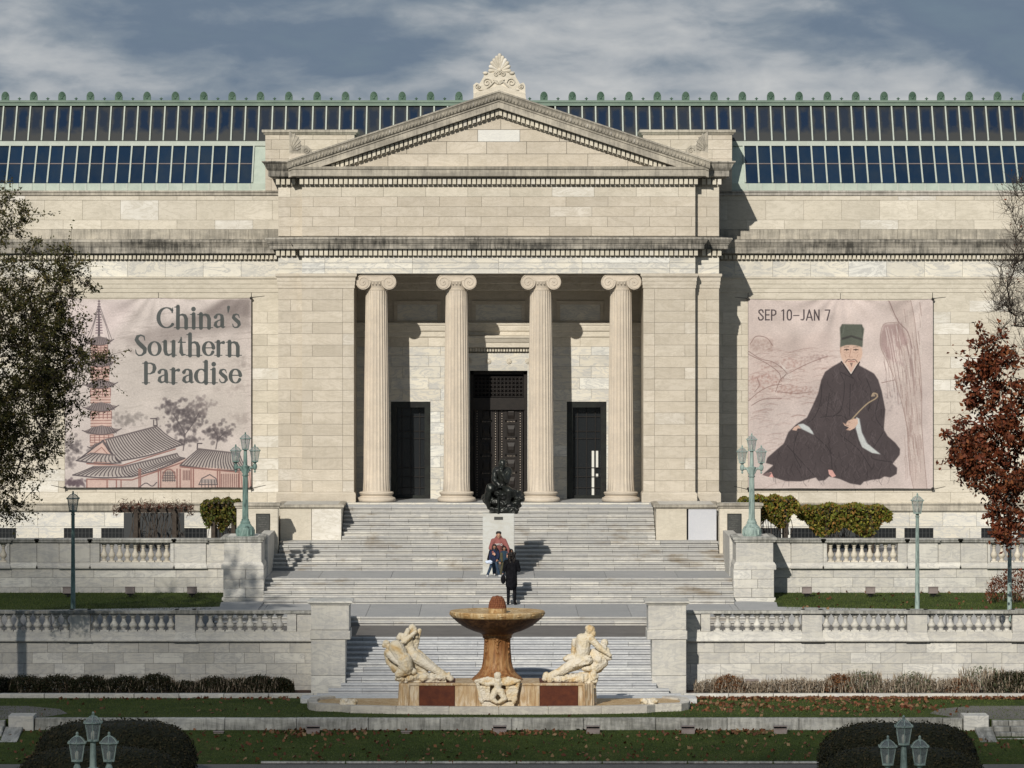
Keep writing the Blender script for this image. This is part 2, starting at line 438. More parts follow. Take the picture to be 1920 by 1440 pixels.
M['soilm'] = simple('leaf_litter_soil', (.035, .018, .012), .95, c2=(.07, .03, .02), vsc=5, bump=.6)
M['stem'] = M['bark']
def fountain_m(name, a, b, c, dark, zmix=True):
    t = NT(name); p = t.pos()
    k = t.noise(t.vec(p, (2.4, 2.4, .8)), 2.2, 6, .6, .65)
    col = t.ramp(k, [(.32, a), (.47, b), (.6, c)])
    s2 = t.noise(t.vec(p, (9, 9, .6)), 2, 5, .2, .7)
    col = t.mix(t.ramp(s2, [(.5, 0), (.68, .8)]), col, dark)
    t.bump(t.noise(p, 25, 4), .4, .01)
    return t.done(col, .6, .3)
M['ochre'] = fountain_m('ochre_stained_marble', (.13, .05, .016), (.23, .10, .033), (.34, .19, .08), (.05, .02, .008))
M['rustbowl'] = fountain_m('rust_streaked_marble', (.024, .010, .006), (.05, .021, .010), (.13, .065, .03), (.012, .006, .004))
M['rim'] = fountain_m('tawny_marble', (.30, .17, .065), (.42, .28, .13), (.54, .42, .25), (.16, .075, .03))
M['rust'] = simple('rust_red_mineral_crust', (.060, .012, .004), .8, c2=(.10, .024, .007), vsc=5, bump=.3)
M['pine'] = simple('rusty_finial', (.12, .035, .015), .8, c2=(.20, .075, .03), vsc=14, bump=.5)
def statue_m():
    t = NT('ochre_streaked_statue_marble'); p = t.pos()
    k = t.noise(t.vec(p, (1.5, 1.5, 1.5)), 1.6, 5, .6, .6)
    col = t.ramp(k, [(.40, (.60, .55, .46)), (.53, (.58, .50, .36)), (.66, (.50, .35, .17))])
    s2 = t.noise(t.vec(p, (5, 5, 1)), 2.4, 6, .6, .7)
    col = t.mix(t.ramp(s2, [(.56, 0), (.76, .7)]), col, (.25, .19, .12))
    t.bump(t.noise(p, 18, 4), .5, .02)
    return t.done(col, .6, .3)
M['statue'] = statue_m()
M['plinth'] = fountain_m('stained_plinth_marble', (.34, .22, .11), (.43, .32, .19), (.54, .46, .34), (.18, .09, .04))
M['flood'] = simple('brown_enamel', (.21, .175, .165), .55, c2=(.26, .22, .21), vsc=4)
M['skin'] = NT('skin').done((.45, .25, .17), .5)
M['skin2'] = NT('tan_skin').done((.32, .17, .11), .5)
M['hair'] = NT('dark_hair').done((.012, .009, .008), .55)
M['hoodie'] = simple('dusty_pink_fleece', (.21, .075, .068), .95, c2=(.26, .095, .086), vsc=12)
M['black'] = simple('black_cloth', (.005, .005, .006), .95, spec=.05, c2=(.013, .013, .016), vsc=9)
M['navy'] = simple('navy_cloth', (.007, .012, .038), .9, c2=(.012, .02, .055), vsc=9)
M['jean'] = simple('blue_denim', (.016, .032, .062), .9, c2=(.03, .055, .095), vsc=9)
M['olive'] = simple('olive_cloth', (.06, .055, .028), .9, c2=(.075, .07, .04), vsc=9)
M['teal'] = simple('slate_blue_cloth', (.014, .035, .06), .9)
M['shoe'] = NT('pale_shoe').done((.5, .5, .5), .6)
M['whitecloth'] = NT('pale_blue_white_cloth').done((.55, .62, .75), .8)
M['rope'] = NT('dark_iron_bracket').done((.03, .028, .025), .7)
M['plaque'] = simple('dark_bronze_plaque', (.045, .047, .045), .5, .2, c2=(.065, .066, .062), vsc=9)
M['plaque_letter'] = NT('worn_plaque_letter').done((.13, .13, .12), .5)
M['grille'] = simple('dark_window_grille', (.03, .033, .035), .6)
M['sheen'] = simple('dark_window_pane', (.012, .014, .016), .25)
# ------------------------------------------------------------ stones
class Stones:
    """faced blocks of a wall: the largest are parts, the rest one joined part"""
    def __init__(s, parent, limit=300, gap=.006, c=.005): s.p = parent; s.it = []; s.limit = limit; s.gap = gap; s.c = c; s.cache = {}
    def add(s, x0, x1, z0, z1, y, mat, depth=.07, parent=None, prio=0):
        if x1-x0 < .05 or z1-z0 < .04: return
        j = random.uniform(-.003, .003)
        s.it.append((prio+(x1-x0)*(z1-z0), x0, x1, z0, z1, y+j, mat, depth, parent or s.p))
    def course(s, x0, x1, z0, z1, y, mat, w, off=0, skip=None, parent=None, prio=0, jitter=.0):
        xs = [x0]; x = x0-(off % w) if off else x0
        k = math.floor((x0-off)/w)+1
        while off+k*w < x1-.12:
            q = off+k*w
            if q > x0+.12: xs.append(q)
            k += 1
        xs.append(x1)
        for a, b in zip(xs[:-1], xs[1:]):
            if skip and skip(a, b, z0, z1): continue
            s.add(a, b, z0, z1, y, mat, parent=parent, prio=prio)
    def poly(s, pts, y, mat, parent=None, depth=.07):
        mb = MB().prism(pts, y, y+depth); o = mb.obj('stone', mat, parent or s.p); s.polys = getattr(s, 'polys', 0)+1
    def build(s, rest_parent=None, name='stone'):
        s.it.sort(key=lambda a: -a[0]); n = s.limit-getattr(s, 'polys', 0)
        for (_, x0, x1, z0, z1, y, mat, dp, par) in s.it[:n]:
            w = round(x1-x0-s.gap, 3); h = round(z1-z0-s.gap, 3)
            key = (w, h, mat.name, dp)
            if key not in s.cache:
                s.cache[key] = MB().cbox(-w/2, w/2, 0, dp, 0, h, s.c).mesh(name, mat)
            link(name, s.cache[key], par, ((x0+x1)/2, y, z0+s.gap/2))
        rest = s.it[n:]
        if rest:
            mats = []; mb = MB(); idx = []
            for (_, x0, x1, z0, z1, y, mat, dp, par) in rest:
                if mat not in mats: mats.append(mat)
                k0 = len(mb.f); g = s.gap/2
                mb.cbox(x0+g, x1-g, y, y+dp, z0+g, z1-g, s.c); idx += [mats.index(mat)]*(len(mb.f)-k0)
            me = mb.mesh(name+'_small')
            for m in mats: me.materials.append(m)
            me.polygons.foreach_set('material_index', idx)
            o = link('small_'+name, me, rest_parent or s.p, (0, 0, 0)); tag(o, kind='stuff')

def part(name, mb, mat, parent, smooth=False): return mb.obj(name, mat, parent, smooth)

# ------------------------------------------------------------ ground, paths
YW = 3.2                      # wing wall plane
DW = D0+YW
YB = 6.3                      # portico back wall distance is YP
YP = 3.1
ZF = 6.0                      # portico floor
Z1, Z2, Z3, ZL = 3.936, 3.187, 2.934, 1.40
FX = 26.0                     # half length of the wings
def struct(name, mb, mat, kind='structure', smooth=False):
    return tag(mb.obj(name, mat, None, smooth), kind=kind)
struct('ground', MB().box(-3000, 3000, -D0-600, 4000, -2, .45), M['grass'])
struct('lower_lawn', MB().box(-60, 60, Yd(126.5), Yd(134.2), -1, ZL), M['grass'])
def slope(name, d0, z0, d1, z1, x0=-60, x1=60):
    m = MB().add([(x0, Yd(d0), z0), (x1, Yd(d0), z0), (x1, Yd(d1), z1), (x0, Yd(d1), z1), (x0, Yd(d0), -1), (x1, Yd(d0), -1), (x1, Yd(d1), -1), (x0, Yd(d1), -1)],
       [(0,1,2,3),(4,7,6,5),(4,5,1,0),(5,6,2,1),(6,7,3,2),(7,4,0,3)])
    return struct(name, m, M['grass'])
slope('grass_slope', 121.9, .62, 126.3, 1.11)
struct('fore_path', MB().box(-60, 60, Yd(118), Yd(121.9), -1, .60), M['asphalt'])
# pale edging stones of the foreground path
ed = thing('path_edging', (0, Yd(122), .6), 'thin grey stone edging along the foot of the grass slope', 'kerb')
for k in range(-5, 7):
    x = k*2.3+.5
    if -8.3 < x < 7.6: part('edging_stone', MB().cbox(x, x+2.27, Yd(121.9), Yd(122.12), .4, .66, .02), M['terrace_dirty'], ed)
for sgn in (-1, 1):
    struct('terrace_path', MB().box(*sorted((sgn*4.97, sgn*60)), Yd(135.6), Yd(142.2), -1, Z3), M['asphalt'])
    struct('upper_terrace', MB().box(*sorted((sgn*8.0, sgn*60)), Yd(151.5), YW+.2, -1, 4.35), M['pave'])
for sgn in (-1, 1):
    struct('upper_lawn', MB().box(*sorted((sgn*7.72, sgn*60)), Yd(143.2), Yd(151.6), -1, Z2+.03), M['grass'])
    # grass bank rising a little against the terrace wall
    a, b = sorted((sgn*9.06, sgn*17.3))
    struct('grass_bank', MB().add([(a,Yd(148.2),Z2+.03),(b,Yd(148.2),Z2+.03),(b,Yd(151.1),Z2+.20),(a,Yd(151.1),Z2+.20),(a,Yd(151.1),Z2-.2),(b,Yd(151.1),Z2-.2)],
        [(0,1,2,3),(0,3,4),(1,5,2),(3,2,5,4),(0,4,5,1)]), M['grass'])
# gravel paths at both ends of the low lawn, seen beyond the lawn
for sgn in (-1, 1):
    pts = [(sgn*13.0, Yd(126.52)), (sgn*12.2, Yd(128.2)), (sgn*12.55, Yd(129.6)), (sgn*13.6, Yd(130.6)), (sgn*40, Yd(130.8)), (sgn*40, Yd(126.52))]
    if sgn < 0: pts = pts[::-1]
    struct('side_path', MB().flat(pts, ZL-.05, ZL+.006), M['asphalt'])

# ------------------------------------------------------------ the museum
bld = thing('museum_building', (0, 1.5, ZF), 'long cream marble museum with columned portico, pediment and green copper skylight roof', 'museum building')
ST = Stones(bld, 300)
s0 = 53.0
def z0_(py): return PZ(py, D0)
def zw_(py): return PZ(py, DW)
XA, XB, XO = 6.96, 7.82, 5.12
ZA0 = z0_(513)     # soffit of the architrave
# cores
core = MB()
for s in (-1, 1):
    core.box(s*XO, s*XA, .05, 3.3, 4.3, ZA0); core.box(s*XA-s*.01, s*XB, .45, 3.3, 4.3, ZA0)
tag(part('pier_core', core, M['joint'], bld), kind='stuff')
_dx = (PX(881, D0+YP), PX(989, D0+YP)); _dz = PZ(695, D0+YP); _sz = PZ(753, D0+YP)
_sd = [(PX(733, D0+YP), PX(807, D0+YP)), (PX(1063, D0+YP), PX(1137, D0+YP))]
cw = MB()
for (p, q) in ((-XA, _sd[0][0]), (_sd[0][1], _dx[0]), (_dx[1], _sd[1][0]), (_sd[1][1], XA)): cw.box(p, q, YP+.05, YP+.6, 4.3, z0_(480))
for (p, q) in _sd: cw.box(p, q, YP+.05, YP+.6, _sz, z0_(480))
cw.box(_dx[0], _dx[1], YP+.05, YP+.6, _dz, z0_(480)).box(-XA, XA, YP+.62, YP+.9, 4.3, z0_(480))
tag(part('portico_wall_core', cw, M['joint'], bld), kind='stuff')
part('portico_ceiling', MB().box(-XA+.02, XA-.02, .9, YP+.04, z0_(498), z0_(494)), M['warm'], bld)
part('portico_floor', MB().box(-XO-.4, XO+.4, -.50, YP+.04, 4.3, ZF), M['pave'], bld)
attic = MB().box(-XA, XA, .05, 3.3, ZA0+.6, z0_(330))
attic.box(-XB, XB, .45, 3.4, ZA0+.6, z0_(330))
part('attic_core', attic, M['joint'], bld)
core = MB()
ZWT = zw_(359)
for s in (-1, 1):
    core.box(s*(XB-.2), s*FX, YW+.05, YW+1.2, 3.0, ZWT)
core.box(-XB+.2, XB-.2, YP+.65, YW+1.2, 4.0, ZWT)
part('wing_core', core, M['joint'], bld)
# rear body and roof so that the place is closed from the side
part('rear_body', MB().box(-FX, FX, YW+1.0, YW+24, 3, ZWT-.3), M['warm'], bld)

# -- pilaster faces beside the portico
zc = [z0_(541)-.4*k for k in range(0, 60)]
row = 0
ztop = z0_(541); hh = 21.2/s0
basez = z0_(922)
k = 0
while ztop-(k+1)*hh > basez-.02:
    a, b = ztop-(k+1)*hh, ztop-k*hh
    if b-a > .1:
        for s in (-1, 1):
            xi, xm, xe = s*XO, s*(XO+.40), s*XA
            xj = s*(XA-.37) if k % 2 else s*(XA-.0)
            lo = lambda p, q: (min(p, q), max(p, q))
            ST.add(*lo(xi, xm), a, b, 0, M['warm'])
            if k % 2: ST.add(*lo(xm, s*(XA-.37)), a, b, 0, M['warm']); ST.add(*lo(s*(XA-.37), xe), a, b, 0, M['warm'])
            else: ST.add(*lo(xm, xe), a, b, 0, M['warm'])
            if k % 2: ST.add(*lo(s*XA, s*(XA+.42)), a, b, .4, M['warm']); ST.add(*lo(s*(XA+.42), s*XB), a, b, .4, M['warm'])
            else: ST.add(*lo(s*XA, s*XB), a, b, .4, M['warm'])
            if k % 3 == 0 or True:     # inner reveal
                pass
    k += 1
zb = ztop-k*hh
for s in (-1, 1):
    x0, x1 = sorted((s*XO, s*XA))
    m = MB()
    # base moulding
    prof = [(.06, ZF-.02), (.06, basez-.08), (.02, basez-.02), (.0, zb)]
    pth = [(-XO-0.0, YP), (-XO, 0), ] 
    if s < 0: path = [(-XB, YW), (-XB, .4), (-XA, .4), (-XA, 0), (-XO, 0), (-XO, 1.2)]
    else: path = [(XO, 1.2), (XO, 0), (XA, 0), (XA, .4), (XB, .4), (XB, YW)]
    part('base_moulding', MB().sweep(prof, path), M['warm'], bld)
    # capital band of the pilasters
    zt = ZA0; z1 = z0_(541)
    prof = [(.0, z1), (.02, z1+.02), (.02, z1+.12), (.035, z1+.13), (.035, z1+.25), (.05, z1+.27), (.05, zt-.15), (.10, zt-.08), (.10, zt)]
    part('pilaster_capital', MB().sweep(prof, path), M['warm'], bld)
    # smooth inner side of the pier
    part('pier_reveal', MB().box(s*XO-.0005*s, s*(XO+.05), .06, YP+.05, ZF, ZA0), M['warm'], bld)
# -- architrave: three fasciae in long blocks
fa = [z0_(513), z0_(504), z0_(493), z0_(482), z0_(480)]
P3 = [(-XB, YW), (-XB, .4), (-XA, .4), (-XA, 0), (XA, 0), (XA, .4), (XB, .4), (XB, YW)]
part('architrave_core', MB().box(-XA+.1, XA-.1, .06, .95, fa[0]+.004, fa[3]), M['frieze'], bld)
edges = [-XA, -6.15, -4.34-.75, -3.02+.1, 0, 2.92, 5.15, 6.1, XA]
edges = [-XA, -4.95+.0, -2.83+.0, 0.0, 2.83, 4.95+.6, XA]
edges = [-XA, -6.15, -3.05, 0, 2.95, 6.05, XA]
for i in range(3):
    y = .0-.018*i
    for a, b in zip(edges[:-1], edges[1:]):
        ST.add(a, b, fa[i], fa[i+1], y, M['frieze'], depth=.1, prio=5)
    for s in (-1, 1):
        ST.add(*sorted((s*XA, s*XB)), fa[i], fa[i+1], .4+y, M['frieze'], depth=.1, prio=3)
# -- dentil courses
def dentils(segs, za, zb_, pitch, w, dep, yoff=0, mat=None, par=None):
    m = MB()
    for (x0, x1, y) in segs:
        n = max(1, round((x1-x0)/pitch)); pt = (x1-x0)/n
        for i in range(n):
            x = x0+(i+.5)*pt
            m.box(x-w/2, x+w/2, y-dep, y+.02, za, zb_)
    return tag(part('dentil_course', m, mat or M['dentil'], par or bld), kind='stuff')
def block_cornice(name, prof, path, mat, par=None, joint=1.4):
    return part(name, MB().sweep(prof, path), mat, par or bld)
zd0, zd1 = z0_(479), z0_(467.5)
block_cornice('dentil_band', [(.0, z0_(482)), (.03, z0_(481)), (.03, z0_(479.4)), (.02, z0_(479.4)), (.02, zd1+.02)], P3, M['soot2'])
dentils([(-XA-.10, XA+.10, -.02), (-XB-.10, -XA-.22, .38), (XA+.22, XB+.10, .38)], zd0, zd1, .1745, .128, .16)
Pc = P3
zc0, zc1 = z0_(467), z0_(446)
prof = [(.20, zc0), (.30, zc0+.01), (.30, zc0+.14), (.325, zc0+.145), (.325, zc0+.175), (.36, zc0+.20), (.40, zc0+.27), (.42, zc0+.30), (.42, zc0+.33), (.455, zc0+.335), (.455, zc1-.03), (.44, zc1), (.0, zc1+.04)]
block_cornice('portico_cornice', prof, Pc, M['soot'])
# -- attic courses (five) with a white top course
ay = [z0_(443.5)+.02, z0_(425), z0_(406.3), z0_(387.7), z0_(369), z0_(350)]
for i in range(5):
    mt = M['warm'] if i < 4 else M['wing']
    off = [.3, -.62, .32, -.6, .4][i]
    ST.course(-XA, XA, ay[i], ay[i+1], .0, mt, 1.49, off)
    for s in (-1, 1):
        if i % 2: ST.add(*sorted((s*XA, s*XB)), ay[i], ay[i+1], .4, mt)
        else: ST.add(*sorted((s*XA, s*(XA+.42))), ay[i], ay[i+1], .4, mt); ST.add(*sorted((s*(XA+.42), s*XB)), ay[i], ay[i+1], .4, mt)
part('attic_return', MB().box(-XB, -XB+.02, .41, YW, ay[0], ay[5]).box(XB-.02, XB, .41, YW, ay[0], ay[5]), M['warm'], bld)
# -- upper cornice and pediment
zd0, zd1 = z0_(345.5), z0_(335)
block_cornice('upper_dentil_band', [(.0, z0_(350)), (.03, z0_(349)), (.03, z0_(346)), (.02, z0_(346)), (.02, zd1+.02)], P3, M['soot2'])
dentils([(-XA-.10, XA+.10, -.02), (-XB-.10, -XA-.22, .38), (XA+.22, XB+.10, .38)], zd0, zd1, .1745, .126, .16)
zc0, zc1 = z0_(333), z0_(312)
prof = [(.18, zc0), (.22, zc0+.03), (.36, zc0+.05), (.36, zc0+.27), (.40, zc0+.29), (.42, zc0+.36), (.42, zc1-.02), (.0, zc1)]
block_cornice('pediment_sill', prof, [(-XA, .5), (-XA, 0), (XA, 0), (XA, .5)], M['soot2'])
zs = z0_(302)
prof2 = [(.18, zc0), (.22, zc0+.03), (.34, zc0+.05), (.34, zc0+.25), (.37, zc0+.27), (.42, zc0+.34), (.49, zs-.10), (.56, zs-.04), (.56, zs)]
block_cornice('corner_cornice', prof2, [(-XB, YW), (-XB, .4), (-XA+.02, .4)], M['soot'])
block_cornice('corner_cornice', prof2, [(XA-.02, .4), (XB, .4), (XB, YW)], M['soot'])
# tympanum stones, cut to the slope
SL = .331
ZT0 = zc1; ZAP = z0_(216)
tymp = part('tympanum_core', MB().prism([(-(ZAP-ZT0)/SL, ZT0), ((ZAP-ZT0)/SL, ZT0), (0, ZAP)], .12, .9), M['joint'], bld)
cr = [ZT0+.0, z0_(288.5), z0_(265.5), z0_(243), z0_(220), ZAP]
def clip(poly, a, b, c):      # keep a*x+b*z <= c
    out = []
    for i in range(len(poly)):
        p, q = poly[i], poly[(i+1) % len(poly)]
        fp = a*p[0]+b*p[1]-c; fq = a*q[0]+b*q[1]-c
        if fp <= 0: out.append(p)
        if (fp < 0 < fq) or (fq < 0 < fp):
            t = fp/(fp-fq); out.append((p[0]+(q[0]-p[0])*t, p[1]+(q[1]-p[1])*t))
    return out
for i in range(5):
    w = 1.415; off = [0.25, -.5, .2, 0, 0][i]
    xs = [-7+off+w*k for k in range(0, 12)]
    if i == 2: xs = [-7, -5, -3.57, -2.15, -.74, .75, 2.15, 3.57, 5, 7]
    if i == 1: xs = [x-.0 for x in xs]
    for a, b in zip(xs[:-1], xs[1:]):
        g = .007
        pl = [(a+g, cr[i]+g), (b-g, cr[i]+g), (b-g, cr[i+1]-g), (a+g, cr[i+1]-g)]
        pl = clip(pl, SL, 1, ZAP); pl = clip(pl, -SL, 1, ZAP) if len(pl) > 2 else pl
        if len(pl) < 3: continue
        mt = M['white_warm'] if (i == 2 and abs(a+.74) < .01) else M['warm']
        if (max(p[0] for p in pl)-min(p[0] for p in pl)) < .15: continue
        ST.poly(pl, .05, mt, depth=.1)
# raking cornice: profile (outward, height above the lower edge) along both slopes
def rake(name, prof, mat, x1, zb_at_0, sl=SL, xn=0, yb=.5, par=None):
    m = MB(); k = len(prof)+2
    pr = [(-yb, prof[0][1])]+list(prof)+[(-yb, prof[-1][1])]
    v = []
    for x in (-x1, 0, x1):
        for q, h in pr: v.append((x, -q, zb_at_0-abs(x)*sl+h))
    f = []
    for j in range(2):
        for i in range(k-1): f.append((j*k+i, (j+1)*k+i, (j+1)*k+i+1, j*k+i+1))
        f.append((j*k+k-1, (j+1)*k+k-1, (j+1)*k, j*k))
    f.append(tuple(range(k-1, -1, -1))); f.append(tuple(range(2*k, 3*k)))
    m.add(v, f); return part(name, m, mat, par or bld)
zr = z0_(216)
rake('raking_bed_mould', [(.0, -.06), (.03, -.04), (.03, 0), (.02, 0), (.02, .26), (.05, .27)], M['soot2'], 6.2, zr)
m = MB(); n = 39
for s in (-1, 1):
    for i in range(n):
        x = s*(.06+.161*i)
        if abs(x) > 5.95: continue
        z = zr-abs(x)*SL+.005; w = .055
        v = []
        for yy in (-.16, .0):
            for (dx, dz) in ((-w, 0), (w, 0), (w, .2), (-w, .2)):
                v.append((x+dx, yy, z-(dx*s)*SL+dz))
        m.add(v, [(0,1,2,3),(7,6,5,4),(0,4,5,1),(1,5,6,2),(2,6,7,3),(3,7,4,0)])
tag(part('raking_dentils', m, M['dentil'], bld), kind='stuff')
rake('raking_corona', [(.18, .235), (.345, .25), (.345, .46), (.39, .48), (.39, .51), (.41, .55)], M['soot2'], 7.42, zr)
rake('raking_sima', [(.41, .552), (.46, .57), (.475, .62), (.50, .72), (.53, .78), (.56, .80), (.56, .845), (.50, .86)], M['soot2'], 7.46, zr, yb=.9)
# egg ornament of the sima, and block joints
m = MB()
for s in (-1, 1):
    for i in range(62):
        x = s*(.07+.118*i)
        if abs(x) > 7.35: continue
        z = zr-abs(x)*SL+.66
        m.ell((x, -.495, z), (.036, .03, .07), 6, 4)
tag(part('egg_ornament', m, M['soot2'], bld), kind='stuff')
# gable roof slabs running back to the main roof
m = MB()
for s in (-1, 1):
    x1 = 7.40; za = zr+.83
    m.add([(0,-.30,za),(s*x1,-.30,za-x1*SL),(s*x1,7.5,za-x1*SL),(0,7.5,za),(0,-.30,za-.2),(s*x1,-.30,za-.2-x1*SL),(s*x1,7.5,za-.2-x1*SL),(0,7.5,za-.2)],
          [(0,1,2,3),(7,6,5,4),(0,4,5,1),(1,5,6,2),(2,6,7,3),(3,7,4,0)])
part('portico_roof', m, M['paint2'], bld)
part('gable_wall', MB().prism([(-7.3, zc1), (7.3, zc1), (0, zc1+7.3*SL)], .9, 3.3), M['warm'], bld)
# -- raised attic blocks behind the pediment ends
for s in (-1, 1):
    px0, px1 = (498, 665)
    xa, xb = sorted((s*8.42, s*5.20))
    part('parapet_core', MB().box(xa+.02, xb-.02, YW-.03, YW+2.4, zw_(362), zw_(250)), M['joint'], bld)
    cyy = [zw_(358)+.0, zw_(336), zw_(316), zw_(298), zw_(280.5), zw_(262), zw_(253)]
    for i in range(6):
        ST.course(xa, xb, cyy[i], cyy[i+1], YW-.08, M['warm'], 1.2, .3*(i % 2)+.2, prio=.2 if i > 2 else -.3)
    prof = [(.0, zw_(253)), (.05, zw_(252)), (.05, zw_(251)), (.10, zw_(249)), (.12, zw_(248)), (.12, zw_(243.5))]
    part('parapet_coping', MB().sweep(prof, [(xa, YW+2.2), (xa, YW-.08), (xb, YW-.08), (xb, YW+2.2)]), M['soot2'], bld)
    part('parapet_top', MB().box(xa, xb, YW-.06, YW+2.2, zw_(246), zw_(244)), M['soot2'], bld)

# -- wings
def skipb(a, b, z0, z1):
    for (p, q) in ((PX(124, DW), PX(469, DW)), (PX(1405, DW), PX(1747, DW))):
        if a > p and b < q and z0 > PZ(912, DW) and z1 < PZ(562, DW): return True
    return False
wy = [944, 923] + [923-21.15*k for k in range(1, 18)]
wz = [zw_(y) for y in wy]
for s in (-1, 1):
    xa, xb = sorted((s*XB, s*FX))
    for i in range(len(wz)-1):
        if wz[i+1] > zw_(560): break
        prio = 0 if i > 0 else .3
        ST.course(xa, xb, wz[i], wz[i+1], YW-.0-(.03 if i == 0 else 0), M['wing'], 1.37, (.55 if i % 2 else -.13), skip=skipb, prio=prio-.0)
    ztop = wz[min(i, len(wz)-1)]
    path = [(xa, YW), (xb, YW)]
    part('wall_capital_band', MB().sweep([(.0, ztop), (.0, zw_(549)), (.02, zw_(548)), (.02, zw_(541)), (.035, zw_(540)), (.035, zw_(533)), (.05, zw_(532)), (.05, zw_(524)), (.09, zw_(522)), (.09, zw_(519))], path), M['wing'], bld)
    ST.course(xa, xb, zw_(519), zw_(489), YW-.01, M['frieze'], 1.37, .3, prio=3)
    part('wing_dentil_band', MB().sweep([(.0, zw_(489)), (.03, zw_(488)), (.03, zw_(486.5)), (.02, zw_(486)), (.02, zw_(473))], path), M['soot2'], bld)
    dentils([(xa, xb, YW-.02)], zw_(486), zw_(478.5), .154, .10, .13)
    part('wing_cornice', MB().sweep([(.12, zw_(476)), (.28, zw_(475)), (.28, zw_(464)), (.30, zw_(463)), (.33, zw_(459)), (.37, zw_(455)), (.39, zw_(454)), (.39, zw_(450)), (.0, zw_(448))], path), M['soot'], bld)
    ST.course(xa, xb, zw_(448.5), zw_(430), YW, M['soot2'], .71, .2, prio=-.2)
    ST.course(xa, xb, zw_(430), zw_(412.5), YW+.02, M['wing'], 1.37, .72, prio=.5)
    ST.course(xa, xb, zw_(412.5), zw_(375.5), YW+.03, M['wing'], 1.37, .05, prio=3)
    ST.course(xa, xb, zw_(375.5), zw_(367), YW+.02, M['wing'], 1.37, .72, prio=-.3)
    part('wing_coping', MB().sweep([(.0, zw_(367)), (.03, zw_(366)), (.03, zw_(361)), (.06, zw_(360.5)), (.06, zw_(359)), (-.4, zw_(357))], path), M['soot2'], bld)
    # basement ledge, wall below and its low windows
    part('basement_ledge', MB().sweep([(.06, zw_(959)), (.10, zw_(957)), (.10, zw_(947)), (.16, zw_(945.5)), (.16, zw_(944)), (.0, zw_(942))], path), M['soot2'], bld)
    ST.course(xa, xb, zw_(987), zw_(959), YW, M['light'], 1.21, .3, prio=1)
    wins = []
    for (p, q) in ((405, 445), (333, 388), (190, 243), (120, 174), (-22, 30), (-90, -38)):
        c0, c1 = abs(PX(p, DW)), abs(PX(q, DW)); wins.append(tuple(sorted((s*c0, s*c1))))
    wins.sort()
    e = [xa]+[x for w in wins for x in w]+[xb]
    for i in range(0, len(e)-1, 2):
        ST.course(e[i], e[i+1], zw_(1040), zw_(987), YW, M['light'], 1.2, .2, prio=-.1)
    for (p, q) in wins:
        f = part('basement_window', MB().box(p, q, YW+.045, YW+.05, 3.2, zw_(990)), M['sheen'], bld)
        g = MB()
        for k in range(1, 8): 
            x = p+(q-p)*k/8; g.box(x-.012, x+.012, YW+.02, YW+.044, 3.3, zw_(990))
        g.box(p, q, YW+.015, YW+.043, zw_(1000), zw_(999))
        part('window_grille', g, M['grille'], f)
    part('window_lintel', MB().box(xa, xb, YW-.004, YW+.04, zw_(990), zw_(987)-.004), M['light'], bld)

# -- copper skylight roof of the wings
sk = bpy.data.objects.new('skylight_roof', None); C.objects.link(sk); sk.parent = bld; sk.location = Vector((0, 5, ZWT))-Vector(bld.location)
zg0, zg1 = PZ(344, 164.5), PZ(272, 165.9)
yg0, yg1 = Yd(164.5), Yd(165.9)
zt0, zt1 = PZ(265, 166.0), PZ(198.5, 167.0)
yt0, yt1 = Yd(166.0), Yd(167.0)
xe = 8.45
for s in (-1, 1):
    a, b = sorted((s*xe, s*FX))
    part('roof_curb', MB().box(a, b, yg0-.12, yg0+.3, ZWT-.02, zg0), M['paint2'], sk)
    m = MB()
    for k in range(0, 36):
        x = s*(9.02+.4955*k)
        if abs(x) < FX: m.box(x-.03, x+.03, yg0-.145, yg0-.118, ZWT, zg0)
    tag(part('curb_batten', m, M['paint'], sk), kind='stuff')
    part('middle_rail', MB().box(a, b, yg1-.08, yt0+.1, zg1, zt0), M['paint'], sk)
    part('middle_rail_drip', MB().box(a, b, yg1-.10, yg1-.03, zg1-.03, zg1+.02), M['paint'], sk)
    # end panel next to the parapet block
    e0, e1 = s*xe, s*8.93
    part('end_panel', MB().add([(e0,yg0,zg0),(e1,yg0,zg0),(e1,yg1,zg1),(e0,yg1,zg1)], [(0,1,2,3)] if s > 0 else [(3,2,1,0)]), M['paint2'], sk)
    part('roof_flank_panel', MB().box(s*8.43, s*9.3, YW+.35, YW+.42, ZWT-.6, ZWT+.1), M['paint2'], sk)
part('ridge_beam', MB().box(-FX, FX, yt1-.12, yt1+.5, zt1, zt1+.20).box(-FX, FX, yt1-.16, yt1-.1, zt1+.12, zt1+.2), M['copper'], sk)
part('roof_back', MB().add([(-FX,yt1+.3,zt1+.1),(FX,yt1+.3,zt1+.1),(FX,yt1+16,ZWT),(-FX,yt1+16,ZWT)], [(0,1,2,3)]), M['paint2'], sk)
part('roof_inside', MB().add([(-FX,yg0+.12,zg0-.05),(FX,yg0+.12,zg0-.05),(FX,yg1+.15,zg1-.1),(-FX,yg1+.15,zg1-.1),(FX,yt1+.1,zt1-.1),(-FX,yt1+.1,zt1-.1)], [(0,1,2,3),(3,2,4,5)]), M['darkin'], sk)
def slant(x0, x1, ya, za, yb, zb_, th):
    ny, nz = -(zb_-za), (yb-ya); l = math.hypot(ny, nz); ny /= l; nz /= l
    v = []
    for (y, z) in ((ya, za), (yb, zb_)):
        for x in (x0, x1):
            v.append((x, y, z)); v.append((x, y+ny*th, z+nz*th))
    # v: 0 a-l,1 a-l-out,2 a-r,3 a-r-out,4 b-l,5,6 b-r,7
    return MB().add(v, [(1,3,7,5),(0,4,6,2),(0,1,5,4),(2,6,7,3),(0,2,3,1),(4,5,7,6)])
pt = .4955
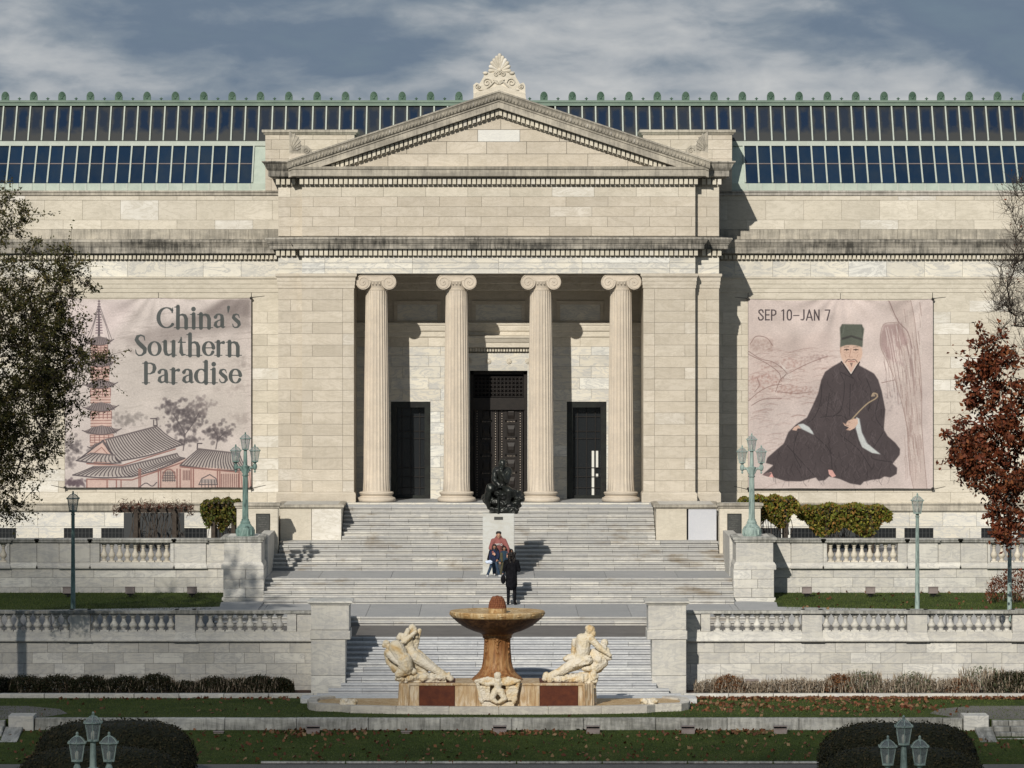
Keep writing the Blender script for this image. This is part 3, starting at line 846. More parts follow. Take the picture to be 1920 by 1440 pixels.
def once(key, mk, cache={}):
    if key not in cache: cache[key] = mk()
    return cache[key]
nlow = 34
for s in (-1, 1):
    for k in range(nlow):
        xm = s*(8.95+pt*k)
        if abs(xm) > FX-.3: continue
        me = once('mul', lambda: slant(-.027, .027, 0, 0, yg1-yg0, zg1-zg0, .07).mesh('mullion', M['paint']))
        link('glazing_bar', me, sk, (xm, yg0, zg0))
        me = once('pan', lambda: slant(-pt/2+.022, pt/2-.022, 0, 0, yg1-yg0, zg1-zg0, .012).mesh('pane', M['rg_low']))
        link('lower_pane', me, sk, (xm+s*pt/2, yg0+.01, zg0))
for k in range(-52, 53):
    xm = pt*.9995*k+.10
    if abs(xm) > FX-.3: continue
    # the pediment hides the ridge centre: nothing of it shows there
    if abs(xm) < 1.6: continue
    me = once('mul2', lambda: slant(-.025, .025, 0, 0, yt1-yt0, zt1-zt0, .07).mesh('mullion_top', M['paint']))
    link('glazing_bar', me, sk, (xm, yt0, zt0))
    me = once('pan2', lambda: slant(-pt/2+.02, pt/2-.02, 0, 0, yt1-yt0, zt1-zt0, .012).mesh('pane_top', M['rg_top']))
    link('upper_pane', me, sk, (xm+pt/2, yt0+.01, zt0))
# thin lap line across the lower glass
part('glass_lap', slant(-FX, -9, (yg0+yg1)/2-.02, (zg0+zg1)/2-.004, (yg0+yg1)/2+.0, (zg0+zg1)/2+.014, .03), M['flood'], sk)
part('glass_lap', slant(9, FX, (yg0+yg1)/2-.02, (zg0+zg1)/2-.004, (yg0+yg1)/2+.0, (zg0+zg1)/2+.014, .03), M['flood'], sk)
# ridge palmettes and small finials
def palm():
    m = MB(); n = 10; pts = []
    for i in range(n+1):
        a = math.pi*i/n; pts.append((.14*math.cos(a), .13+.20*math.sin(a)))
    pts = [(.135, 0)]+pts+[(-.135, 0)]
    m.prism([(x, z) for x, z in pts], -.06, .06)
    for i in range(-3, 4):
        a = math.pi/2+i*.36
        p0 = Vector((0, -.07, .10)); p1 = Vector((.12*math.cos(a), -.075, .13+.19*math.sin(a)))
        m.tube([p0, (p0+p1)/2, p1], [.012, .02, .014], 5)
    m.ell((0, -.07, .09), (.04, .03, .04), 8, 5)
    return m.mesh('palmette', M['palmette'], 40)
def star():
    m = MB(); m.lathe([(.03, 0), (.02, .03), (.05, .06), (.055, .075), (.02, .10), (.004, .13)], 0, 0, 0, 8)
    m.box(-.07, .07, -.012, .012, .055, .075); return m.mesh('small_finial', M['palmette'])
palm_me, star_me = palm(), star()
yr = yt1+.05; zr_ = zt1+.20
for k in range(-24, 25):
    x = 1.0445*k+PX(913.6-0, 167.1)+.0
    if abs(x) > FX: continue
    if abs(x) > 1.2: link('ridge_palmette', palm_me, sk, (x, yr, zr_))
    if abs(x+.52) > 1.0: link('ridge_finial', star_me, sk, (x+.52, yr, zr_))

# -- central acroterion: scalloped shell over scrolls
def spiral(m, cx, cz, r, y, turns=1.6, sgn=1, a0=0, rad=.02):
    pts = []
    for i in range(26):
        t = i/25; a = a0+sgn*turns*2*math.pi*t; q = r*(1-.86*t)
        pts.append((cx+q*math.cos(a), y, cz+q*math.sin(a)))
    m.tube(pts, [rad*(1-.4*i/25) for i in range(26)], 6)
ac = bpy.data.objects.new('crown_acroterion', None); C.objects.link(ac); ac.parent = bld
acz = z0_(180); ac.location = Vector((0, 0, acz))-Vector(bld.location)
def za(y): return PZ(80+y/12, D0)          # 12x enlargement rows
def xa_(x): return PX(860+x/12, D0)-.005
m = MB()
out = [(340, 1270), (330, 960), (400, 900), (470, 930), (560, 780), (600, 650), (720, 690), (1130, 690), (1250, 650), (1290, 780), (1380, 930), (1460, 900), (1500, 960), (1510, 1270)]
out = [(xa_(x), za(y)) for x, y in out]
m.prism(out[::-1] if False else list(reversed([(x, z) for x, z in reversed(out)])), -.18, .22)
basep = MB().prism([(xa_(330), za(1290)), (xa_(1520), za(1290)), (xa_(1500), za(1150)), (xa_(925), za(960)), (xa_(345), za(1150))], -.30, .28)
part('acroterion_base', basep, M['wing'], ac)
part('scroll_field', m, M['wing'], ac)
m = MB()
for (cx, cy, r, sg, a0) in ((640, 900, 100, 1, 0), (1190, 900, 100, -1, math.pi), (850, 710, 68, 1, 0), (1000, 710, 68, -1, math.pi), (430, 980, 62, -1, 0), (1410, 980, 62, 1, math.pi)):
    spiral(m, xa_(cx), za(cy), r/12/53, -.21, 1.5, sg, a0, .022)
for s in (-1, 1):
    m.tube([(s*.03, -.20, za(940)), (s*.16, -.22, za(880)), (s*.28, -.22, za(960)), (s*.48, -.22, za(1060)), (s*.72, -.20, za(1070))], [.02, .03, .03, .03, .02], 6)
    for i in range(4): m.tube([(s*.02, -.2, za(930)), (s*(.05+.05*i), -.24, za(860-10*i))], [.03, .015], 6)
    m.ell((s*.47, -.2, za(690)), (.10, .05, .06), 8, 5)
part('scrolls', m, M['wing'], ac, 60)
m = MB(); cxs = xa_(925); cz = za(640)
for i in range(-6, 7):
    a = math.pi/2-i*.31
    L0 = {0: .62, 1: .56, 2: .49, 3: .43, 4: .38, 5: .345, 6: .31}[abs(i)]
    p = Vector((cxs, -.06, cz)); q = Vector((cxs+.375*math.cos(a), -.10, cz+.52*math.sin(a)+(.10 if i == 0 else (.03 if abs(i) == 1 else 0))))
    m.capsule(p.lerp(q, .12)+Vector((0, .02, 0)), p.lerp(q, .9), .026, .072, 9, 3)
pl = []
for i in range(25):
    a = math.pi*(i/24)*1.16-.25
    pl.append((cxs+.33*math.cos(a), cz+(.5 if math.sin(a) > 0 else .3)*math.sin(a)))
m.prism(pl, -.05, .12); m.ell((cxs, -.10, cz+.03), (.075, .06, .075), 10, 6)
part('shell', m, M['wing'], ac, 60)
# corner acroteria: half palmettes
for s in (-1, 1):
    g = bpy.data.objects.new('corner_acroterion', None); C.objects.link(g); g.parent = bld
    x0 = s*7.40; zb_ = z0_(289); g.location = Vector((x0, -.1, zb_))-Vector(bld.location)
    m = MB()
    c = [(x0, zb_), (x0-s*.78, zb_-.05), (x0-s*.78, zb_+.16), (x0-s*.62, zb_+.30), (x0-s*.42, zb_+.30), (x0-s*.3, zb_+.60), (x0, zb_+.80)]
    if s > 0: c = c[::-1]
    m.prism(c[::-1], -.22, .05)
    part('half_palmette', m, M['soot2'], g)
    m = MB()
    for i in range(6):
        a = R(90-i*15); L0 = .74-.07*i
        p = Vector((x0-s*.03, -.22, zb_+.10)); q = p+Vector((-s*math.cos(a)*L0, 0, math.sin(a)*L0))
        m.capsule(p.lerp(q, .25), p.lerp(q, .92), .015, .038, 7, 2)
    spiral(m, x0-s*.60, zb_+.13, .11, -.24, 1.4, s, 0, .018)
    m.ell((x0-s*.28, -.23, zb_+.16), (.05, .03, .05), 8, 5)
    part('carved_leaf', m, M['soot2'], g, 60)
    part('acroterion_block', MB().box(x0-s*.0, x0-s*.75, -.30, .1, z0_(302)-.0, z0_(288.5)), M['warm'], g)

# -- columns
def column_meshes():
    H0, H1 = 0, 8.14
    zt = 8.14-.62; zb_ = .38
    nf = 24; per = 6; n = nf*per; v = []; rows = 16
    for j in range(rows+1):
        t = j/rows; z = zb_+(zt-zb_)*t
        r = .462-.078*(t**1.5)
        if j == 0: r += .02
        for i in range(n):
            a = 2*math.pi*i/n; q = (i % per)/per
            dep = .034 if 0 < j < rows else .0
            g = math.sin(math.pi*max(0, (q-.16))/.84) if q > .16 else 0
            v.append(((r-dep*max(g, 0)**.7)*math.cos(a), (r-dep*max(g, 0)**.7)*math.sin(a), z))
    f = []
    for j in range(rows):
        for i in range(n):
            k = (i+1) % n; f.append((j*n+i, j*n+k, (j+1)*n+k, (j+1)*n+i))
    f.append(tuple(range(rows*n, (rows+1)*n)))
    sh = MB().add(v, f).mesh('shaft', M['column'], 35)
    b = MB()
    pr = [(.60, 0)]
    for i in range(9):
        a = -math.pi/2+math.pi*i/8; pr.append((.625+.06*math.cos(a), .08+.08*math.sin(a)))
    pr += [(.60, .165), (.60, .185), (.565, .20), (.55, .225), (.565, .25), (.595, .262), (.595, .275)]
    for i in range(7):
        a = -math.pi/2+math.pi*i/6; pr.append((.575+.035*math.cos(a), .315+.038*math.sin(a)))
    pr += [(.50, .36), (.49, .39)]
    b.lathe(pr, 0, 0, 0, 48)
    bs = b.mesh('column_base', M['column'], 50)
    c = MB()
    # necking with leaf tips and echinus
    c.lathe([(.385, zt-.02), (.40, zt+.0), (.40, zt+.03), (.385, zt+.035), (.39, zt+.12), (.47, zt+.24), (.50, zt+.30), (.48, zt+.34)], 0, 0, 0, 40)
    for i in range(24):
        a = 2*math.pi*i/24; c.ell((.455*math.cos(a), .455*math.sin(a), zt+.235), (.035, .035, .06), 6, 4)
    zc_ = 8.14-.345
    for s in (-1, 1):
        for sy in (-1, 1):
            # scroll drum: thicker towards the face
            y0 = sy*.47; m2 = []
            pts = [(s*.455, sy*.05, zc_), (s*.455, sy*.22, zc_), (s*.455, sy*.42, zc_), (s*.455, sy*.465, zc_)]
            c.tube(pts, [.17, .19, .262, .262], 28)
            y = sy*.47
            for k in range(1):
                ptt = []
                for i in range(40):
                    t = i/39; a = math.pi/2+s*sy*0+(-s)*(-1)*0
                    a = math.pi/2-s*2*math.pi*2.1*t*(1)
                    q = .247*(1-t)**.85+.018
                    ptt.append((s*.455+q*math.cos(a)*1, y, zc_+q*math.sin(a)))
                c.tube(ptt, [.019*(1-.35*i/39) for i in range(40)], 6)
            c.ell((s*.455, y, zc_), (.032, .02, .032), 8, 5)
    for sy in (-1, 1):
        top = zc_+.262
        c.add([( -.455, sy*.455, top), (.455, sy*.455, top), (.455, sy*.455, zc_+.10), (.25, sy*.455, zc_+.035), (0, sy*.455, zc_+.012), (-.25, sy*.455, zc_+.035), (-.455, sy*.455, zc_+.10)], [(0,1,2,3,4,5,6)[::(-1 if sy < 0 else 1)]])
        c.tube([(-.455, sy*.46, zc_+.245), (0, sy*.46, zc_+.235), (.455, sy*.46, zc_+.245)], .02, 6)
        c.tube([(-.30, sy*.46, zc_+.075), (-.15, sy*.46, zc_+.045), (0, sy*.46, zc_+.035), (.15, sy*.46, zc_+.045), (.30, sy*.46, zc_+.075)], .018, 6)
    c.box(-.455, .455, -.44, .44, zc_+.08, zc_+.262)
    c.box(-.50, .50, -.50, .50, 8.14-.083, 8.14-.035).box(-.53, .53, -.53, .53, 8.14-.035, 8.14-.002)
    cp = c.mesh('capital', M['column'], 40)
    return sh, bs, cp
shm, bsm, cpm = column_meshes()
YC = .58
for x in (-4.34, -1.495, 1.495, 4.34):
    g = bpy.data.objects.new('column', None); C.objects.link(g); g.parent = bld; g.location = Vector((x, YC, ZF))-Vector(bld.location)
    for nme, me in (('shaft', shm), ('column_base', bsm), ('capital', cpm)):
        o = bpy.data.objects.new(nme, me); C.objects.link(o); o.parent = g
        if nme == 'shaft': o.rotation_euler = (0, 0, R(7.5/2+x))

# -- portico back wall
dP = D0+YP
def zp(y): return PZ(y, dP)
def xp(x): return PX(x, dP)
doorx = (xp(881), xp(989)); doorz = zp(695)
sdx = [(xp(733), xp(807)), (xp(1063), xp(1137))]
sdz = zp(753)
pz = [zp(940)+21.05/52*k for k in range(0, 15)]
for i in range(len(pz)-1):
    a, b = pz[i], min(pz[i+1], zp(650))
    if b-a < .08: continue
    segs = [(-XO, sdx[0][0]), (sdx[0][1], doorx[0]), (doorx[1], sdx[1][0]), (sdx[1][1], XO)]
    if a > sdz-.12: segs = [(-XO, doorx[0]-.25), (doorx[1]+.25, XO)]
    if abs(a-sdz) <= .12: a2 = sdz
    for (p, q) in segs:
        if a < sdz < b and (p < sdx[0][0]+.01 < q or True) and False: pass
        ST.course(p, q, a, b, YP, M['light'], 1.36, (.2, .62)[i % 2], prio=.15)
# side door heads
for (p, q) in sdx:
    part('door_head', MB().box(p-.0, q+.0, YP+.003, YP+.05, sdz, sdz+.14), M['light'], bld)
zz = [zp(650), zp(633)]
ST.course(-XO, XO, zp(650), zp(633), YP-.01, M['wing'], 1.37, .2, prio=1)
part('portico_string_course', MB().sweep([(.0, zp(633)), (.04, zp(631)), (.04, zp(622)), (.09, zp(620)), (.11, zp(613)), (.11, zp(610)), (.15, zp(609)), (.15, zp(605)), (.0, zp(603))], [(-XO, YP), (XO, YP)]), M['wing'], bld)
part('portico_upper_wall', MB().box(-XO, XO, YP+.0, YP+.05, zp(603), zp(545)), M['warm'], bld)
part('portico_wall_architrave', MB().sweep([(.0, zp(545)), (.03, zp(543)), (.03, zp(532)), (.06, zp(530)), (.06, zp(520)), (.1, zp(517)), (.1, zp(505))], [(-XO, YP), (XO, YP)]), M['warm'], bld)
for (p, q) in ((745, 820), (892, 978), (1050, 1125)):
    a, b = xp(p), xp(q); zt_, zb_ = zp(571), zp(601); w = .13
    fr = MB().box(a-w, b+w, YP-.05, YP+.0, zt_, zt_+w).box(a-w, b+w, YP-.05, YP, zb_-.05, zb_).box(a-w, a, YP-.05, YP, zb_, zt_).box(b, b+w, YP-.05, YP, zb_, zt_)
    f = part('wall_panel_frame', fr, M['warm'], bld)
    part('wall_panel', MB().box(a, b, YP-.012, YP+.0, zb_, zt_), M['light'], f)
# central door case
dc = bpy.data.objects.new('door_case', None); C.objects.link(dc); dc.parent = bld; dc.location = Vector((0, YP, ZF))-Vector(bld.location)
a, b = doorx; w = .27
part('door_jamb', MB().box(a-w, a, YP-.06, YP+.5, ZF, doorz), M['light'], dc)
part('door_jamb', MB().box(b, b+w, YP-.06, YP+.5, ZF, doorz), M['light'], dc)
part('door_lintel', MB().box(a-w, b+w, YP-.06, YP+.5, doorz, zp(685)), M['light'], dc)
part('door_frieze', MB().box(a-w+.04, b+w-.04, YP-.045, YP+.2, zp(685)+.002, zp(662)), M['light'], dc)
for k in (-1.05, -.37, .37, 1.05):
    mm = MB(); mm.tube([(k, YP-.05, zp(677)), (k, YP-.075, zp(677))], .10, 16); mm.tube([(k, YP-.07, zp(677)), (k, YP-.10, zp(677))], .045, 10)
    for q in range(8): mm.ell((k+.075*math.cos(q*.785), YP-.08, zp(677)+.075*math.sin(q*.785)), (.022, .015, .022), 6, 4)
    part('rosette', mm, M['wing'], dc, 40)
dentils([(a-w-.05, b+w+.05, YP-.06)], zp(659), zp(652.5), .1, .065, .1, par=dc)
part('door_cornice', MB().sweep([(.05, zp(652)), (.22, zp(651)), (.22, zp(643)), (.26, zp(641)), (.32, zp(635)), (.36, zp(633)), (.36, zp(630)), (.0, zp(628))], [(a-w, YP), (a-w, YP-.06), (b+w, YP-.06), (b+w, YP)]), M['wing'], dc)
part('door_opening', MB().box(a-.02, b+.02, YP+.42, YP+.47, ZF, doorz+.02), M['darkin'], dc)
dr = bpy.data.objects.new('bronze_door', None); C.objects.link(dr); dr.parent = bld; dr.location = Vector((0, YP+.35, ZF))-Vector(bld.location)
part('door_frame', MB().box(a, a+.13, YP+.18, YP+.40, ZF, doorz).box(b-.13, b, YP+.18, YP+.40, ZF, doorz).box(a, b, YP+.18, YP+.40, doorz-.14, doorz), M['door'], dr)
zt0_, zt1_ = zp(744), zp(707)
m = MB(); 
nx, nz = 13, 5
x0_, x1_ = a+.16, b-.16
for i in range(nx+1):
    x = x0_+(x1_-x0_)*i/nx; m.box(x-.012, x+.012, YP+.28, YP+.31, zt0_, zt1_)
for j in range(nz+1):
    z = zt0_+(zt1_-zt0_)*j/nz; m.box(x0_, x1_, YP+.285, YP+.305, z-.012, z+.012)
for i in range(nx):
    for j in range(nz):
        x = x0_+(x1_-x0_)*(i+.5)/nx; z = zt0_+(zt1_-zt0_)*(j+.5)/nz
        m.tube([(x+.045*math.cos(t*1.047), YP+.29, z+.045*math.sin(t*1.047)) for t in range(7)], .009, 4)
part('transom_grille', m, M['stud'] if False else M['door'], dr)
part('transom_bar', MB().box(a+.1, b-.1, YP+.16, YP+.36, zp(767), zp(746)).box(a+.1, b-.1, YP+.13, YP+.36, zp(768.5), zp(766)), M['door'], dr)
for s in (-1, 1):
    lf0, lf1 = sorted((s*.015, s*(b-.16)))
    leaf = part('door_leaf', MB().box(lf0, lf1, YP+.26, YP+.34, ZF, zp(769)), M['door'], dr)
    st = MB()
    z = ZF+.12
    while z < zp(771):
        for x in (lf0+.10, lf1-.10): st.ell((x, YP+.255, z), (.016, .016, .022), 6, 4)
        z += .092
    zz_ = ZF+.3; n = 0
    while zz_ < zp(790):
        h = .52
        fr = MB().box(lf0+.22, lf1-.22, YP+.235, YP+.262, zz_, zz_+.05).box(lf0+.22, lf1-.22, YP+.235, YP+.262, zz_+h, zz_+h+.05).box(lf0+.22, lf0+.27, YP+.235, YP+.262, zz_, zz_+h).box(lf1-.27, lf1-.22, YP+.235, YP+.262, zz_, zz_+h)
        fr.add([(lf0+.30,YP+.262,zz_+.08),(lf1-.30,YP+.262,zz_+.08),(lf1-.30,YP+.262,zz_+h-.04),(lf0+.30,YP+.262,zz_+h-.04),((lf0+lf1)/2-.1,YP+.22,zz_+.22),((lf0+lf1)/2+.1,YP+.22,zz_+.22),((lf0+lf1)/2+.1,YP+.22,zz_+.34),((lf0+lf1)/2-.1,YP+.22,zz_+.34)],
               [(4,5,6,7),(0,1,5,4),(1,2,6,5),(2,3,7,6),(3,0,4,7)])
        part('door_panel', fr, M['door'], leaf) if False else fr.obj('door_panel', M['door'], leaf)
        for q in range(6): st.ell((lf0+.3+(lf1-lf0-.6)*q/5, YP+.235, zz_+h+.09), (.014, .012, .014), 6, 4)
        zz_ += .62
    st.obj('studs', M['stud'], leaf)['kind'] = 'stuff'
# side doors
for (p, q), sg in zip(sdx, (-1, 1)):
    d = bpy.data.objects.new('side_door', None); C.objects.link(d); d.parent = bld; d.location = Vector(((p+q)/2, YP, ZF))-Vector(bld.location)
    t = .21
    part('door_frame', MB().box(p, p+t, YP+.03, YP+.5, ZF, sdz).box(q-t, q, YP+.03, YP+.5, ZF, sdz).box(p+t, q-t, YP+.03, YP+.5, sdz-t, sdz).box(p+t, q-t, YP+.2, YP+.5, ZF, ZF+.12), M['bronze'], d)
    part('door_surround', MB().box(p-.0, q, YP+.49, YP+.52, ZF, sdz), M['darkin'], d)
    part('glass', MB().box(p+t, q-t, YP+.42, YP+.43, ZF+.12, sdz-t), M['sheen'], d)
    mm = MB()
    for u in (.18, .5, .82): mm.box(p+t+(q-p-2*t)*u-.012, p+t+(q-p-2*t)*u+.012, YP+.37, YP+.41, ZF+.12, sdz-t)
    for v in (.08, .2, .30, .62, .70, .86): mm.box(p+t, q-t, YP+.375, YP+.405, ZF+.12+(sdz-t-ZF)*v-.012, ZF+.12+(sdz-t-ZF)*v+.012)
    part('glazing_bars', mm, M['door'], d)
# faintly glowing strips before the right-hand side door's pane, painted for its white reflection
mm = NT('pane_reflection_glow'); mm.done((.6, .6, .56), .6); mm.b.inputs['Emission Color'].default_value = (.9, .92, .85, 1); mm.b.inputs['Emission Strength'].default_value = .12
part('painted_pane_reflection', MB().box(xp(1110), xp(1114.5), YP+.412, YP+.418, zp(930), zp(846)).box(xp(1116.5), xp(1122), YP+.412, YP+.418, zp(877), zp(846)).box(xp(1116.5), xp(1122), YP+.412, YP+.418, zp(896), zp(889)), mm.m, bld)
ST.build()
print('objects after museum', len(bpy.data.objects))
# ------------------------------------------------------------ the great stair
stair = thing('stone_staircase', (0, Yd(140), ZL), 'broad grey veined marble staircase climbing in flights from the fountain to the portico', 'staircase')
def flight(dt, zt, n, r, t, xfun, mat, wj, rows_par=stair, back=.9, extra_top=0, off=0, cap=300):
    """n risers going down from edge distance dt, level zt. Each row is cut into slabs."""
    for i in range(n):
        d = dt-i*t; z1 = zt-i*r
        xa, xb = xfun(i)
        xs = [xa]; o = (off+(i % 2)*.5+random.uniform(-.03, .03))*wj
        k = math.floor((xa-o)/wj)+1
        while o+k*wj < xb-.25:
            if o+k*wj > xa+.25: xs.append(o+k*wj)
            k += 1
        xs.append(xb)
        bk = back if i == 0 else t+.06
        rowo = None
        for a, b in zip(xs[:-1], xs[1:]):
            g = .005; j = random.uniform(-.006, .006)
            m = MB(); y = Yd(d)-.015+j
            # slab with rounded nosing and a shadow groove below
            v = []; pr = [(0.05, -r-.04), (0.05, -.060), (.0, -.052), (.0, -.014), (.014, 0), (bk, 0.0), (bk, -r-.04)]
            for x in (a+g, b-g):
                for (yy, zz) in pr: v.append((x, y+yy, z1+zz+j*.15))
            q = len(pr); f = [(k2, k2+q, (k2+1) % q+q, (k2+1) % q) for k2 in range(q)]+[tuple(range(q-1, -1, -1)), tuple(range(q, 2*q))]
            m.add(v, [tuple(reversed(w)) for w in f])
            m.obj('step_slab', mat, rows_par)
    return dt-(n-1)*t
r1, t1 = .130, .33
flight(159.9, ZF, 1, r1, t1, lambda i: (-5.32, 5.32), M['light'], 2.7, back=.42, off=.3)
flight(159.57, ZF-r1, 8, r1, t1, lambda i: (-5.44, 5.44), M['step'], 1.385, off=.25)
zf1 = ZF-9*r1
struct('stair_fill', MB().box(-8.2, 8.2, Yd(157.0), Yd(161), 3, zf1-.05), M['pave'])
d2 = 157.26-1.0
flight(d2, zf1, 7, .1279, .33, lambda i: ((-7.55, 7.55) if i < 3 else ((-7.72, 7.72) if i < 5 else (-7.9, 7.9))), M['step'], 1.72, back=1.6, off=.27)
def paving(name, x0, x1, d0, d1, z, n, mat):
    p = thing(name, ((x0+x1)/2, Yd((d0+d1)/2), z), None, None); tag(p, kind='structure')
    w = (x1-x0)/n
    for i in range(n):
        a = x0+i*w
        MB().cbox(a+.006, a+w-.006, Yd(d0), Yd(d1), z-.16, z, .012).obj('paver', mat, p)
    MB().box(x0, x1, Yd(d0)+.03, Yd(d1), z-1.5, z-.025).obj('paving_bed', M['joint_dark'], p)
    return p
paving('middle_landing', -8.35, 8.35, 150.05, 154.4, Z1, 7, M['pave'])
flight(150.0, Z1, 6, .1249, .33, lambda i: (-7.72, 7.72), M['step'], 2.02, back=.12, off=.15)
paving('lower_landing', -9.2, 9.2, 142.25, 149.6, Z2, 11, M['pave'])
flight(142.18, Z2, 2, .1265, .33, lambda i: (-8.9, 8.9), M['step'], 2.3, back=.12, off=.1)
paving('fountain_landing', -4.96, 4.96, 136.98, 141.9, Z3+.004, 1, M['asphalt'])
def xw(i):
    if i < 9: return (-4.62, 4.62)
    return [(-4.66, 4.66), (-5.02, 5.02), (-5.35, 5.35)][i-9]
flight(136.93, Z3, 12, .1278, .35, xw, M['step_low'], 2.27, back=.12, off=.22)
struct('stair_core', MB().box(-4.7, 4.7, Yd(133.6), Yd(137.3), 0, Z3-1.3).box(-4.6, 4.6, Yd(135.4), Yd(137.3), 0, Z3-.7), M['joint_dark'])
# low kerb walls beside the two-step rise, holding up the lawns
for s in (-1, 1):
    rw = thing('retaining_kerb', (s*13, Yd(142.3), Z3), ('low grey stone kerb holding the shaded lawn behind the lower balustrade' if s < 0 else 'low grey stone kerb holding the sunny lawn behind the lower balustrade'), 'kerb')
    for k in range(10):
        x = 8.95+k*1.7
        a, b = sorted((s*x, s*(x+1.68)))
        MB().cbox(a, b, Yd(142.2), Yd(143.25), Z3-.1, Z2+(.10 if k < 1 else .09), .02).obj('kerb_stone', M['pave'], rw)
    # paving strip running out between lawn and balustrade, narrowing outwards
    pts = [(s*7.7, Yd(149.2)), (s*9.1, Yd(148.6)), (s*9.0, Yd(146.2)), (s*14.9, Yd(144.6)), (s*14.9, Yd(143.2)), (s*7.7, Yd(143.2))]
    if s > 0: pts = pts[::-1]
    m = MB().flat(pts, Z2-.1, Z2+.05); o = m.obj('kerb_paving', M['pave'], rw)

# ------------------------------------------------------------ balusters
def baluster_mesh(h, r, mat, name='baluster'):
    pr = [(.62, 0), (.62, .10), (.50, .12), (.62, .16), (.95, .26), (1.0, .34), (.9, .42), (.55, .56), (.42, .70), (.40, .76), (.56, .80), (.44, .83), (.52, .87), (.70, .90), (.70, 1.0)]
    m = MB(); m.box(-r*.98, r*.98, -r*.98, r*.98, 0, h*.07); m.box(-r*.95, r*.95, -r*.95, r*.95, h*.93, h)
    m.lathe([(a*r, h*.07+b*h*.86) for a, b in pr], 0, 0, 0, 12)
    return m.mesh(name, mat, 50)
# -- lower terrace wall with balustrade
dL = 135.4; yL = Yd(dL)
zl = lambda y: PZ(y, dL)
bal_low = baluster_mesh(zl(1152)-zl(1184), .125, M['terrace'])
for s in (-1, 1):
    w = thing('terrace_balustrade', (s*13, yL, ZL), ('long lower marble terrace wall with balusters, left of the bottom stair' if s < 0 else 'long lower marble terrace wall with balusters, right of the bottom stair'), 'balustrade')
    sw = Stones(w, 290)
    xe = 5.5; xf = 23.0
    a, b = sorted((s*xe, s*xf))
    tag(MB().box(a, b, yL+.06, yL+.5, 0, zl(1203)).obj('wall_core', M['joint'], w))
    rows = [(1203, 1224), (1224, 1244), (1244, 1264), (1264, 1285), (1285, 1306)]
    for i, (t_, b_) in enumerate(rows):
        sw.course(a, b, zl(b_), zl(t_), yL, M['terrace'], .905, (.1, .55, .3, .75, .2)[i])
    # moulded base band below the balusters
    ed = [xe]+[9.36-.30, 9.36+.30, 12.5-.30, 12.5+.30, 15.64-.3, 15.64+.3, 18.78-.3, 18.78+.3, 21.9-.3, 21.9+.3]
    ed = sorted(ed+[xf])
    for p, q in zip(ed[:-1], ed[1:]):
        a1, b1 = sorted((s*p, s*q)); die = (q-p) < .7
        yo = -.09 if die else -.05
        MB().sweep([(.0, zl(1204)), (.02, zl(1203.5)), (.06, zl(1202)), (.06, zl(1200)), (.02, zl(1195)), (.0, zl(1186)), (.0, zl(1184))], [(a1+.004, yL+yo+.1), (a1+.004, yL+yo), (b1-.004, yL+yo), (b1-.004, yL+yo+.1)]).obj('base_stone', M['terrace'], w)
        MB().box(a1+.004, b1-.004, yL+yo+.01, yL+.42, zl(1204), zl(1184)-.002).obj('base_back', M['terrace'], w)
        if die:
            MB().cbox(a1, b1, yL-.07, yL+.34, zl(1184.5), zl(1151), .012).obj('pedestal_block', M['terrace'], w)
            MB().sweep([(.0, zl(1151)), (.05, zl(1150)), (.05, zl(1144)), (.0, zl(1143))], [(a1-.02, yL+.34), (a1-.02, yL-.10), (b1+.02, yL-.10), (b1+.02, yL+.34)]).obj('coping_stone', M['terrace_dirty'], w)
            MB().box(a1-.02, b1+.02, yL-.099, yL+.36, zl(1151), zl(1143)).obj('coping_top', M['terrace'], w)
        else:
            MB().sweep([(.0, zl(1151)), (.045, zl(1150)), (.045, zl(1146)), (.03, zl(1145))], [(a1+.005, yL-.05), (b1-.005, yL-.05)]).obj('coping_stone', M['terrace_dirty'], w)
            MB().box(a1+.005, b1-.005, yL-.05, yL+.36, zl(1151), zl(1145)+.0).obj('coping_top', M['terrace'], w)
            if p < 6: continue
            n = 9; wd = q-p
            for k in range(n):
                x = s*(p+wd*(k+.5)/n)
                link('baluster', bal_low, w, (x, yL+.13, zl(1184)))
    # solid panel next to the stair pier, then the first bay
    x1 = 6.02; a1, b1 = sorted((s*xe, s*x1))
    MB().cbox(a1, b1, yL-.03, yL+.3, zl(1184.5), zl(1151), .012).obj('solid_panel', M['terrace'], w)
    a1, b1 = sorted((s*(x1+.02), s*(x1+.30)))
    MB().cbox(a1, b1, yL-.06, yL+.34, zl(1184.5), zl(1151), .012).obj('pedestal_block', M['terrace'], w)
    n = 9; p = 6.4; wd = 9.06-6.4
    for k in range(n):
        link('baluster', bal_low, w, (s*(p+wd*(k+.5)/n), yL+.13, zl(1184)))
    sw.build()
